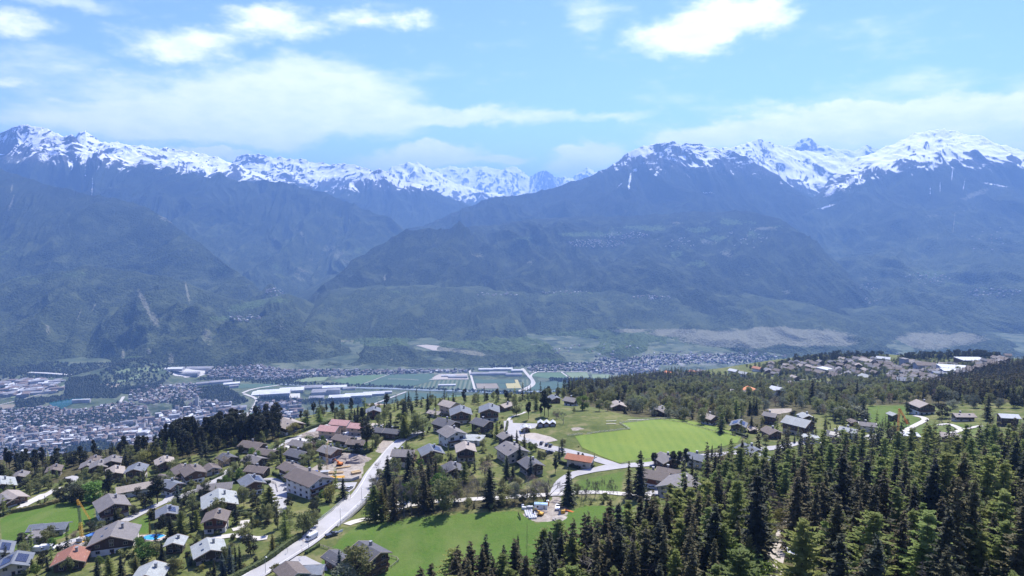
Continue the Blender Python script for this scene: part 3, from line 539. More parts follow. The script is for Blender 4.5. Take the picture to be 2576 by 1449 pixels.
WHITEP = gmat('road_paint', (.6, .6, .58), (.75, .75, .72)); CONC = gmat('concrete', (.36, .35, .33), (.5, .49, .47), .4, 3)
_, MRP, MRZ = road('road', 'B', [(150, 1640), (430, 1455), (600, 1345), (760, 1240), (870, 1175), (960, 1105), (1060, 1015), (1150, 945), (1240, 870), (1320, 790), (1380, 700), (1430, 600), (1500, 510), (1570, 420), (1640, 345), (1700, 315), (1780, 280), (1850, 250)], [9, 9, 9.5, 9.5, 9, 8, 7, 6], ASPH, lift=40)
road('road', 'A', [(520, 1185), (620, 1140), (760, 1100), (950, 1040), (1100, 970), (1300, 870), (1450, 800), (1600, 730), (1750, 690), (1850, 640), (2000, 590), (2080, 540), (2150, 480), (2240, 410)], 5.5, ASPH)
road('road', 'A', [(200, 795), (330, 730), (480, 650), (570, 600)], 5, TRACK); road('road', 'A', [(1720, 445), (1860, 390), (1960, 365)], 3.5, TRACK); road('road', 'A', [(650, 500), (740, 520), (720, 570)], 5, ASPH)
road('road', 'A', [(2000, 1110), (2150, 1070), (2290, 1060), (2450, 1100), (2600, 1080)], 4, TRACK); road('road', 'A', [(2230, 1010), (2330, 990), (2360, 900)], 4, TRACK); road('road', 'A', [(1590, 735), (1640, 690), (1620, 640)], 4, ASPH)
road('road', 'B', [(500, 470), (560, 430), (640, 380), (740, 330), (860, 290), (1000, 225), (1080, 200)], 6, ASPH)
road('road', 'B', [(60, 700), (140, 640), (240, 590)], 5, ASPH); road('road', 'B', [(440, 700), (500, 668), (590, 660), (640, 700), (650, 760), (665, 830), (640, 890), (690, 960)], 7, ASPH)
road('path', 'B', [(1210, 1030), (1260, 1008), (1400, 975), (1500, 940), (1700, 880), (1900, 850), (2150, 828)], 3.6, TRACK)
road('road', 'C', [(-40, 1065), (200, 1050), (400, 1040), (700, 1020), (1000, 1000), (1250, 985), (1450, 970), (1700, 968), (1900, 985), (2040, 1000), (2200, 1000)], 4.6, TRACK)
road('road', 'C', [(1285, 1000), (1300, 940), (1330, 880), (1400, 830), (1450, 812), (1600, 785), (1750, 762), (1900, 745), (2095, 735), (2260, 700), (2400, 680), (2600, 660), (2800, 640), (3100, 600), (3300, 560), (3500, 560)], 6.5, ASPH)
road('road', 'C', [(1780, 750), (1700, 722), (1600, 690), (1500, 660), (1350, 622), (1200, 590), (1070, 548), (960, 520), (890, 490), (895, 440), (890, 375)], 6, ASPH); road('path', 'C', [(890, 380), (910, 345), (1000, 325), (1040, 300)], 2.5, TRACK)
road('path', 'E', [(1290, 985), (1320, 920), (1380, 870), (1460, 830), (1530, 800), (1500, 772), (1400, 755)], 4.5, TRACK); road('path', 'E', [(1690, 955), (1830, 912), (1870, 893), (1960, 875), (2060, 855)], 4, TRACK); road('path', 'E', [(1870, 893), (1830, 868), (1720, 830), (1640, 852)], 4, TRACK)
road('path', 'U', [(1915, 1640), (1935, 1500), (1950, 1400), (1972, 1345), (1985, 1310)], 4.6, GRAVEL)
for pts in [[(250, 410), (400, 408), (560, 380)], [(620, 360), (800, 372), (870, 380)], [(980, 470), (1060, 455)], [(1400, 380), (1640, 380), (1640, 460)], [(570, 430), (620, 470)], [(880, 720-255), (1000, 452)]]: road('road', 'E', pts, 6, TRACK, off=.6)
SH = [('B', [(740, 1290), (870, 1288), (1045, 1372), (1050, 1410), (830, 1415), (740, 1350)], ASPH), ('B', [(635, 690), (700, 680), (800, 690), (790, 740), (700, 775), (650, 830), (630, 760)], ASPH), ('B', [(1105, 685), (1295, 678), (1270, 730), (1230, 760), (1110, 720)], ASPH),
      ('C', [(875, 500), (905, 395), (1140, 402), (1110, 440), (1000, 445), (990, 500), (950, 520)], ASPH), ('C', [(985, 475), (1120, 480), (1240, 510), (1300, 540), (1200, 560), (1080, 545), (1000, 510)], GRAVEL), ('C', [(1090, 552), (1300, 605), (1270, 640), (1130, 600)], ASPH),
      ('D', [(350, 975), (500, 930), (560, 930), (560, 1010), (470, 1030), (360, 1025)], ASPH), ('C', [(1440, 800), (1560, 775), (1700, 740), (1760, 765), (1640, 790), (1450, 835)], ASPH), ('A', [(1340, 1060), (1560, 1050), (1600, 1080), (1530, 1120), (1330, 1120)], flat('terrace_stone', (.42, .36, .30))),
      ('A', [(920, 960), (1000, 950), (1060, 975), (960, 1020), (900, 1010)], ASPH), ('E', [(920, 950), (1060, 930), (1060, 1000), (930, 990)], CONC), ('E', [(1160, 965), (1300, 960), (1300, 990), (1170, 990)], CONC), ('B', [(240, 580), (270, 555), (275, 600), (150, 690), (60, 715), (90, 670)], ASPH),
      ('A', [(190, 770), (380, 670), (470, 650), (440, 700), (230, 800)], CONC), ('B', [(1200, 290), (1400, 190), (1520, 200), (1490, 260), (1250, 330)], GRAVEL), ('E', [(600, 340), (750, 330), (880, 375), (760, 395), (640, 390)], CONC), ('B', [(700, 385), (820, 310), (930, 330), (900, 380), (720, 400)], CONC)]
for z, p, m in SH: sheet('parking' if m is ASPH else 'yard', z, p, m, .2, 4)
m, n, b = mat('pitch'); g = n.new('ShaderNodeNewGeometry', out='Position')
f1 = n.noise(g, .05, 4); f2 = n.noise(g, 1.2, 4, .7); st = n.new('ShaderNodeTexWave', {'Vector': g, 'Scale': .055, 'Distortion': .6, 'Detail': 1.})
c = n.mix(n.mr(f1, .35, .65), (.105, .165, .020), (.145, .195, .026)); c = n.mix(n.mr(f2, .4, .66, 0., .6), c, (.070, .125, .014)); c = n.mix(n.m('MULTIPLY', st, .3), c, (.16, .205, .03))
setc(n, b, c, f2, .1, .4)
PITCH_P = [(1440, 505), (1560, 490), (1890, 452), (1815, 402), (2108, 368), (2200, 362), (2300, 368), (2480, 400), (2650, 440), (2820, 500), (2780, 560), (2620, 600), (2480, 632), (2260, 680), (2090, 725), (1900, 735), (1800, 725), (1640, 665), (1500, 600)]
sheet('pitch', 'C', PITCH_P, m, .18, 4)
# valley floor fields
def fm(a, b_): return gmat('field_cover', a, b_, .02, .15)
fg, fdk, ft, fy, fl_, fo = fm((.065, .115, .055), (.10, .16, .07)), fm((.045, .085, .055), (.06, .105, .065)), fm((.19, .165, .12), (.25, .21, .16)), fm((.33, .29, .12), (.40, .36, .17)), fm((.12, .165, .08), (.18, .22, .115)), fm((.30, .22, .14), (.38, .28, .18))
rows_m, rn, rb = mat('vine_rows'); g = rn.new('ShaderNodeNewGeometry', out='Position')
wv = rn.new('ShaderNodeTexWave', {'Vector': g, 'Scale': .013, 'Distortion': .3}); setc(rn, rb, rn.mix(wv, (.04, .075, .035), (.13, .15, .09)))
FI = [('I', [(680, 440), (870, 405), (1060, 400), (880, 465), (760, 460)], fg), ('I', [(890, 466), (1066, 400), (1350, 395), (1335, 440), (1180, 482)], fdk), ('I', [(1190, 485), (1340, 440), (1596, 435), (1604, 500), (1400, 497)], rows_m), ('I', [(1606, 432), (1860, 434), (1870, 455), (1606, 455)], fdk),
      ('I', [(1615, 458), (1750, 458), (1765, 490), (1625, 490)], ft), ('I', [(1757, 458), (1803, 458), (1813, 490), (1775, 490)], fdk), ('I', [(1865, 434), (1885, 434), (1910, 488), (1818, 490), (1807, 458), (1872, 456)], fy), ('I', [(1905, 434), (1955, 432), (1965, 465), (1925, 480)], rows_m),
      ('I', [(1995, 455), (2140, 442), (2260, 470), (2150, 490), (1960, 500)], fdk), ('I', [(1960, 392), (2170, 387), (2215, 428), (2080, 425), (1965, 410)], fg), ('I', [(2190, 387), (2330, 385), (2350, 428), (2230, 430)], fl_), ('I', [(1180, 515), (1420, 527), (1370, 570), (1180, 600), (1080, 560)], fdk),
      ('I', [(1380, 565), (1460, 532), (1620, 540), (1640, 580), (1400, 590)], fg), ('I', [(80, 462), (350, 464), (300, 490), (60, 490)], fdk), ('I', [(900, 592), (960, 588), (1240, 600), (1200, 617)], fo), ('I', [(410, 432), (520, 420), (670, 415), (640, 440), (420, 456)], fl_), ('I', [(1940, 507), (2170, 495), (2160, 515), (1960, 527)], fdk),
      ('I', [(640, 602), (860, 595), (830, 620), (700, 624)], fdk), ('H', [(850, 398), (1040, 370), (1200, 312), (1210, 345), (1100, 380), (960, 395)], fl_), ('H', [(850, 402), (1040, 397), (1000, 430), (855, 440)], ft), ('H', [(960, 295), (1110, 265), (1120, 290), (1000, 320)], fl_), ('H', [(1140, 260), (1230, 260), (1400, 270), (1340, 295), (1200, 295)], fl_),
      ('H', [(420, 460), (560, 400), (610, 395), (580, 430), (470, 470)], fl_), ('H', [(250, 970), (350, 945), (490, 940), (430, 975), (290, 1000)], fl_), ('H', [(730, 970), (880, 925), (1050, 935), (1230, 990), (1000, 1030), (780, 1010)], fl_), ('H', [(500, 765), (780, 742), (720, 780), (540, 785)], fg), ('H', [(1370, 668), (1510, 652), (1500, 680), (1350, 690)], fg),
      ('H', [(0, 580), (130, 575), (120, 600), (0, 620)], ft), ('H', [(1410, 460), (1540, 447), (1530, 470), (1400, 485)], ft), ('H', [(1680, 480), (1860, 467), (1860, 495), (1700, 500)], fl_), ('H', [(2130, 650), (2320, 640), (2340, 670), (2130, 690)], fg), ('H', [(0, 1095), (170, 1080), (160, 1110), (0, 1140)], fg), ('H', [(100, 480), (330, 470), (380, 480), (250, 510), (90, 520)], fl_),
      ('H', [(1900, 395), (2030, 395), (2100, 440), (2000, 440)], fdk), ('I', [(2360, 400), (2480, 400), (2480, 440), (2370, 430)], fl_), ('I', [(1310, 435), (1380, 398), (1560, 395), (1570, 432)], GRAVEL), ('H', [(2220, 500), (2576, 480), (2576, 520), (2220, 520)], CONC), ('H', [(2180, 615), (2380, 600), (2380, 635), (2190, 640)], CONC),
      ('H', [(1400, 262), (1760, 255), (1920, 230), (1760, 320), (1700, 340), (1500, 330)], CONC), ('I', [(1230, 212), (1300, 208), (1420, 220), (1440, 250), (1340, 245)], GRAVEL)]
for z, p, m in FI: sheet('field', z, p, m, 1.2, 40, 1700)
wm, wn, wb = mat('lake_water', .12); wb.inputs['Base Color'].default_value = (.012, .075, .075, 1); wb.inputs['Specular IOR Level'].default_value = .5
sheet('lake', 'H', [(420, 565), (470, 540), (560, 530), (700, 520), (730, 535), (640, 565), (560, 600), (520, 625), (490, 635), (450, 600)], wm, 1.6, 40, 1700)
wr = gmat('river_water', (.20, .24, .24), (.26, .30, .30), .02, .1, .3)
for pts, w, mm in [([(350, 462), (700, 480), (1000, 488), (1300, 502), (1700, 518), (2000, 512), (2350, 500)], 26, wr), ([(1575, 372), (1590, 430), (1612, 505)], 12, TRACK), ([(1915, 362), (1950, 405), (1988, 445), (1970, 475), (1900, 505), (1840, 530)], 18, TRACK), ([(2020, 380), (1960, 405), (1995, 450), (1990, 470), (1930, 505)], 12, TRACK),
                   ([(920, 605), (1080, 545), (1170, 512)], 12, TRACK), ([(1960, 385), (2170, 384), (2340, 380)], 9, TRACK), ([(2165, 384), (2225, 430)], 9, TRACK), ([(530, 425), (600, 380)], 10, TRACK), ([(1060, 400), (880, 466)], 5, TRACK), ([(1050, 430), (1250, 437)], 4, TRACK)]: road('river' if mm is wr else 'road', 'I', pts, w, mm, off=2.)
for pts, w in [([(925, 640), (1010, 575), (1060, 510)], 14), ([(2080, 705), (2150, 640), (2200, 570), (2210, 525), (2090, 485)], 16), ([(1350, 690), (1280, 710), (1160, 770), (1000, 800)], 16), ([(270, 765), (500, 752), (810, 728)], 12), ([(1580, 345), (1720, 320), (1900, 240), (2150, 182)], 20), ([(0, 580), (150, 545), (380, 480), (600, 400)], 8),
               ([(2080, 480), (2200, 440), (2400, 410)], 12), ([(1050, 820), (1130, 770), (1300, 700)], 10), ([(960, 930), (1010, 980), (1120, 1040)], 5), ([(850, 460), (1300, 425)], 8), ([(0, 1100), (170, 1085)], 9), ([(1600, 640), (1850, 600), (2100, 590)], 9), ([(1400, 760), (1700, 690), (1980, 640)], 10)]: road('road', 'H', pts, w, TRACK, off=2.)
# ------------------------------------------------------------------ buildings
class MB:                      # collects shapes, builds ONE mesh
    def __init__(s): s.v = []; s.f = []; s.m = []
    def add(s, vs, fs, mi=0):
        o = len(s.v); s.v += [tuple(map(float, p)) for p in vs]; s.f += [tuple(i+o for i in f) for f in fs]; s.m += [mi]*len(fs); return s
    def box(s, x0, x1, y0, y1, z0, z1, mi=0):
        return s.add([(x, y, z) for x in (x0, x1) for y in (y0, y1) for z in (z0, z1)], [(0, 1, 3, 2), (4, 6, 7, 5), (0, 4, 5, 1), (2, 3, 7, 6), (0, 2, 6, 4), (1, 5, 7, 3)], mi)
    def prism(s, prof, y0, y1, mi=0):       # xz outline swept along y
        n = len(prof); v = [(x, y0, z) for x, z in prof]+[(x, y1, z) for x, z in prof]
        return s.add(v, [tuple(range(n)), tuple(reversed(range(n, 2*n)))]+[(i, i+n, (i+1) % n+n, (i+1) % n) for i in range(n)], mi)
    def prismx(s, prof, x0, x1, mi=0):      # yz outline swept along x
        n = len(prof); v = [(x0, y, z) for y, z in prof]+[(x1, y, z) for y, z in prof]
        return s.add(v, [tuple(reversed(range(n))), tuple(range(n, 2*n))]+[(i, (i+1) % n, (i+1) % n+n, i+n) for i in range(n)], mi)
    def tube(s, p, q, r0, r1=None, k=6, mi=0):
        p = Vector(p); q = Vector(q); r1 = r0 if r1 is None else r1; d = (q-p).normalized(); a = d.orthogonal().normalized(); b_ = d.cross(a)
        v = [p+(a*math.cos(t)+b_*math.sin(t))*r0 for t in [2*math.pi*i/k for i in range(k)]]+[q+(a*math.cos(t)+b_*math.sin(t))*r1 for t in [2*math.pi*i/k for i in range(k)]]
        return s.add(v, [(i, (i+1) % k, (i+1) % k+k, i+k) for i in range(k)]+[tuple(reversed(range(k))), tuple(range(k, 2*k))], mi)
    def build(s, name, mats, parent=None, loc=None, rz=0, smooth=False):
        me = bpy.data.meshes.new(name); me.from_pydata(s.v, [], s.f)
        for m in (mats if isinstance(mats, (list, tuple)) else [mats]): me.materials.append(m)
        me.polygons.foreach_set('material_index', s.m)
        if smooth: me.polygons.foreach_set('use_smooth', [True]*len(s.f))
        bm = bmesh.new(); bm.from_mesh(me); bmesh.ops.recalc_face_normals(bm, faces=bm.faces); bm.to_mesh(me); bm.free()
        return link(name, me, parent, loc, rz)
def roofmat(name, a, b_, tile=(1.1, .55)):
    m, n, bb = mat(name, .8); g = n.new('ShaderNodeTexCoord', out='Object'); gw = n.new('ShaderNodeNewGeometry', out='Position')
    br = n.new('ShaderNodeTexBrick', {'Vector': n.vm('MULTIPLY', g, (1, 1, .4)), 'Scale': .9, 'Color1': (*a, 1), 'Color2': (*b_, 1), 'Mortar': (*[x*.5 for x in a], 1), 'Mortar Size': .012, 'Bias': 0.})
    f = n.noise(gw, .35, 5, .65); f2 = n.noise(g, 2.6, 3)
    c = n.mix(n.mr(f, .35, .7), br, tuple((x+y)*.5*.72 for x, y in zip(a, b_))); c = n.mix(n.mr(f2, .4, .75, 0., .45), c, tuple(min(1, y*1.3) for y in b_))
    setc(n, bb, c, f2, .08, .4); bb.inputs['Specular IOR Level'].default_value = .35; return m
RM = {'brown': roofmat('roof_brown', (.095, .075, .063), (.15, .125, .11)), 'grey': roofmat('roof_grey', (.125, .115, .11), (.185, .172, .165)), 'dark': roofmat('roof_dark', (.06, .062, .07), (.10, .10, .11)), 'pale': roofmat('roof_stone', (.22, .235, .23), (.33, .35, .34)), 'blue': roofmat('roof_slate', (.105, .12, .14), (.15, .165, .19)),
      'red': roofmat('roof_red', (.20, .085, .055), (.27, .12, .08)), 'tile': roofmat('roof_tile', (.28, .10, .05), (.36, .15, .08)), 'pink': roofmat('roof_pink', (.30, .15, .13), (.44, .27, .25)), 'white': roofmat('roof_white', (.38, .395, .41), (.50, .52, .54)), 'tan': roofmat('roof_tan', (.24, .205, .175), (.32, .28, .24)), 'orange': roofmat('roof_orange', (.50, .17, .06), (.60, .24, .10))}
def woodmat(name, a, b_):
    m, n, bb = mat(name, .85); g = n.new('ShaderNodeTexCoord', out='Object')
    w = n.noise(n.vm('MULTIPLY', g, (6, 6, .35)), 1.2, 4, .6); f = n.noise(g, .5, 3)
    setc(n, bb, n.mix(n.mr(n.m('ADD', w, n.m('MULTIPLY', f, .5)), .5, 1.), a, b_), w, .05, .4); return m
WM = {'dark': woodmat('wood_dark', (.045, .031, .023), (.092, .064, .047)), 'wood': woodmat('wood_brown', (.085, .05, .03), (.16, .095, .06)), 'redwood': woodmat('wood_red', (.10, .038, .020), (.17, .07, .04)), 'white': flat('plaster_white', (.60, .58, .54)), 'cream': flat('plaster_cream', (.46, .41, .34)), 'stone': flat('stone_wall', (.26, .24, .22), var=.3, scale=2), 'beige': flat('boarding_beige', (.42, .33, .24)), 'grey': flat('wall_grey', (.32, .32, .33))}
mg, ng, bg_ = mat('window_glass', .08); bg_.inputs['Base Color'].default_value = (.02, .025, .03, 1); bg_.inputs['Specular IOR Level'].default_value = .6
FRAME = flat('window_frame', (.35, .32, .28)); METAL = flat('grey_metal', (.25, .26, .27), .5, metal=.3); mso, nso, bso = mat('solar_cells', .18); gso = nso.new('ShaderNodeTexCoord', out='Object')
setc(nso, bso, nso.new('ShaderNodeTexBrick', {'Vector': gso, 'Scale': 1., 'Color1': (.010, .014, .035, 1), 'Color2': (.014, .018, .045, 1), 'Mortar': (.10, .11, .13, 1), 'Mortar Size': .02}))
def windowmesh(w, h):
    b_ = MB(); b_.box(-w/2, w/2, -.05, .04, 0, h); b_.box(-w/2+.12, -.04, -.062, -.05, .12, h-.12, 1); b_.box(.04, w/2-.12, -.062, -.05, .12, h-.12, 1)
    o = b_.build('window', [FRAME, mg]); me = o.data; bpy.data.objects.remove(o); return me
WIN = windowmesh(1.7, 1.35); WINL = windowmesh(2.6, 2.0)
def dmesh():
    b_ = MB(); b_.box(-.6, .6, -.05, .05, 0, 2.2); b_.box(-.42, .42, -.065, -.05, .9, 1.9, 1); o = b_.build('door', [WM['wood'], mg]); me = o.data; bpy.data.objects.remove(o); return me
DOOR = dmesh()
HOUSES = []
def house(z, x, y, w, l, h, yaw, roof, up, low, label, ex='', name='chalet', pitch=21, ov=1.1, cat='chalet', group='chalets of the hillside village', split=.48, pos=None, lod=0):
    p = GZ(z, x, y) if pos is None else np.array(pos)
    if p is None: print('house off ground', label); return None
    c, s = math.cos(R(yaw)), math.sin(R(yaw))
    cs = [zt(np.array(p[0]+c*a-s*b_), np.array(p[1]+s*a+c*b_)).item() for a in (-w/2, w/2) for b_ in (-l/2, l/2)]
    z0 = (min(cs)+max(cs))/2; sink = (max(cs)-min(cs))/2+.6
    t = bpy.data.objects.new(name, None); COL.objects.link(t); t.location = (p[0], p[1], z0); t.rotation_euler = (0, 0, R(yaw))
    tag(t, label, cat, group); HOUSES.append((p[0], p[1], max(w, l)/2+1.5)); HREC.append((p[0], p[1], w/2+1.2, l/2+1.2, R(yaw)))
    flat_ = 'F' in ex; tp = math.tan(R(3 if flat_ else pitch)); rh = w/2*tp; hs = h*split
    MB().box(-w/2, w/2, -l/2, l/2, -sink, hs).build('wall', WM[low], t)
    b_ = MB()
    if flat_: b_.box(-w/2-.03, w/2+.03, -l/2-.03, l/2+.03, hs+.002, h)
    else: b_.prism([(-w/2-.04, hs+.002), (w/2+.04, hs+.002), (w/2+.04, h-.04*tp), (0, h+rh), (-w/2-.04, h-.04*tp)], -l/2-.04, l/2+.04)
    b_.build('upper_wall', WM[up], t)
    rb = MB(); th = .38; o_ = 1.3 if not flat_ else .35; wo = w/2+ov
    if flat_: rb.box(-w/2-.5, w/2+.5, -l/2-.5, l/2+.5, h+.002, h+.35)
    else:
        for sg in (-1, 1):
            rb.prism([(0, h+rh+.03), (0, h+rh+th), (sg*wo, h-ov*tp+th), (sg*wo, h-ov*tp+.03)], -l/2-o_, l/2+o_)
    rf = rb.build('roof', RM[roof], t)
    if not lod:
        if not flat_:          # pale barge boards and gutters that edge the roof
            for ye in (-l/2-o_-.12, l/2+o_+.003): MB().prism([(0, h+rh-.02), (-wo-.02, h-ov*tp-.02), (-wo-.02, h-ov*tp+th+.05), (0, h+rh+th+.05), (wo+.02, h-ov*tp+th+.05), (wo+.02, h-ov*tp-.02)], ye, ye+.117).build('barge_board', WM['beige'] if up in ('dark', 'wood', 'redwood') else METAL, rf)
        ct = MB(); cx = w*.18; cy = l*.12; ct.box(cx-.45, cx+.45, cy-.45, cy+.45, h+rh*.5, h+rh+1.3); ct.box(cx-.6, cx+.6, cy-.6, cy+.6, h+rh+1.301, h+rh+1.48, 1)
        if 'c' not in ex: ct.build('chimney', [WM['stone'] if roof != 'pale' else METAL, METAL], rf)
        if 'r' in ex:
            for k in (-.28, .3): 
                rr = MB(); xx = -w*.25; zz = h+rh-abs(xx)*tp+th; rr.add([(xx-.5, k*l-.6, zz-.5*tp+.03), (xx+.5, k*l-.6, zz+.5*tp+.03), (xx+.5, k*l+.6, zz+.5*tp+.03), (xx-.5, k*l+.6, zz-.5*tp+.03), (xx-.5, k*l-.6, zz-.5*tp+.13), (xx+.5, k*l-.6, zz+.5*tp+.13), (xx+.5, k*l+.6, zz+.5*tp+.13), (xx-.5, k*l+.6, zz-.5*tp+.13)], [(0, 3, 2, 1), (4, 5, 6, 7), (0, 1, 5, 4), (2, 3, 7, 6), (1, 2, 6, 5), (3, 0, 4, 7)]); rr.build('skylight', [mg], rf)
        if 's' in ex or 'S' in ex:  # solar panels: s on the right slope, S on both
            for sg in ((1,) if 's' in ex else (1, -1)):
                sp_ = MB(); x0, x1 = sg*w*.08, sg*w*.46; za = h+rh-abs(x0)*tp+th+.05; zb = h+rh-abs(x1)*tp+th+.05
                sp_.add([(x0, -l*.38, za), (x1, -l*.38, zb), (x1, l*.38, zb), (x0, l*.38, za), (x0, -l*.38, za+.12), (x1, -l*.38, zb+.12), (x1, l*.38, zb+.12), (x0, l*.38, za+.12)], [(0, 3, 2, 1), (4, 5, 6, 7), (0, 1, 5, 4), (2, 3, 7, 6), (1, 2, 6, 5), (3, 0, 4, 7)]); sp_.build('solar_panel', [mso], rf)
        def wn(x_, y_, z_, rz_, me=WIN): link('window', me, t, (x_, y_, z_), rz_)
        nw = max(2, int(w/4.2)); nl = max(2, int(l/4.5)); nf = 2 if h < 7.5 else 3; fh = h/nf
        for f in range(nf):
            zz = f*fh+.9; off = .047 if zz > hs else .012
            if zz < hs < zz+1.4: off = .047
            for i in range(nw):
                xx = -w/2+w*(i+.5)/nw
                if 'c' in ex and f == 0 and i == 0: continue
                wn(xx, -l/2-off, zz, 0, WINL if (f == 1 and 'B' in ex) else WIN); wn(xx, l/2+off, zz, math.pi)
            for i in range(nl):
                yy = -l/2+l*(i+.5)/nl; wn(w/2+off, yy, zz, math.pi/2); wn(-w/2-off, yy, zz, -math.pi/2)
        link('door', DOOR, t, (w*.5/nw-w*.5/nw+.2, -l/2-.07, .05), 0)
        if 'c' not in ex and not flat_ and w > 11: wn(0, -l/2-.047, h-.1, 0)
        if 'B' in ex:
            for f in range(1, nf):
                bb = MB(); zz = f*fh+.15; bb.box(-w/2+.4, w/2-.4, -l/2-1.5, -l/2-.05, zz-.18, zz); 
                bb.box(-w/2+.4, w/2-.4, -l/2-1.5, -l/2-1.4, zz+.25, zz+.95); bb.box(-w/2+.4, -w/2+.5, -l/2-1.39, -l/2-.05, zz+.25, zz+.95); bb.box(w/2-.5, w/2-.4, -l/2-1.39, -l/2-.05, zz+.25, zz+.95)
                for q in range(int(w/2.2)): xx = -w/2+.5+q*(w-1.1)/max(1, int(w/2.2)-1); bb.box(xx, xx+.08, -l/2-1.37, -l/2-1.3, zz+.003, zz+.25)
                bb.build('balcony', WM['wood'] if up != 'white' else WM['wood'], t)
        if 'G' in ex:
            gb = MB()
            for q in range(max(1, int(w/3.6))): xx = -w/2+.5+q*3.4; gb.box(xx, xx+2.8, -l/2-.09, -l/2-.045, 0, 2.3)
            gb.build('garage_door', WM['grey'], t)
    return t
HREC = []
A_, B_, C_, D_, E_ = 'A', 'B', 'C', 'D', 'E'
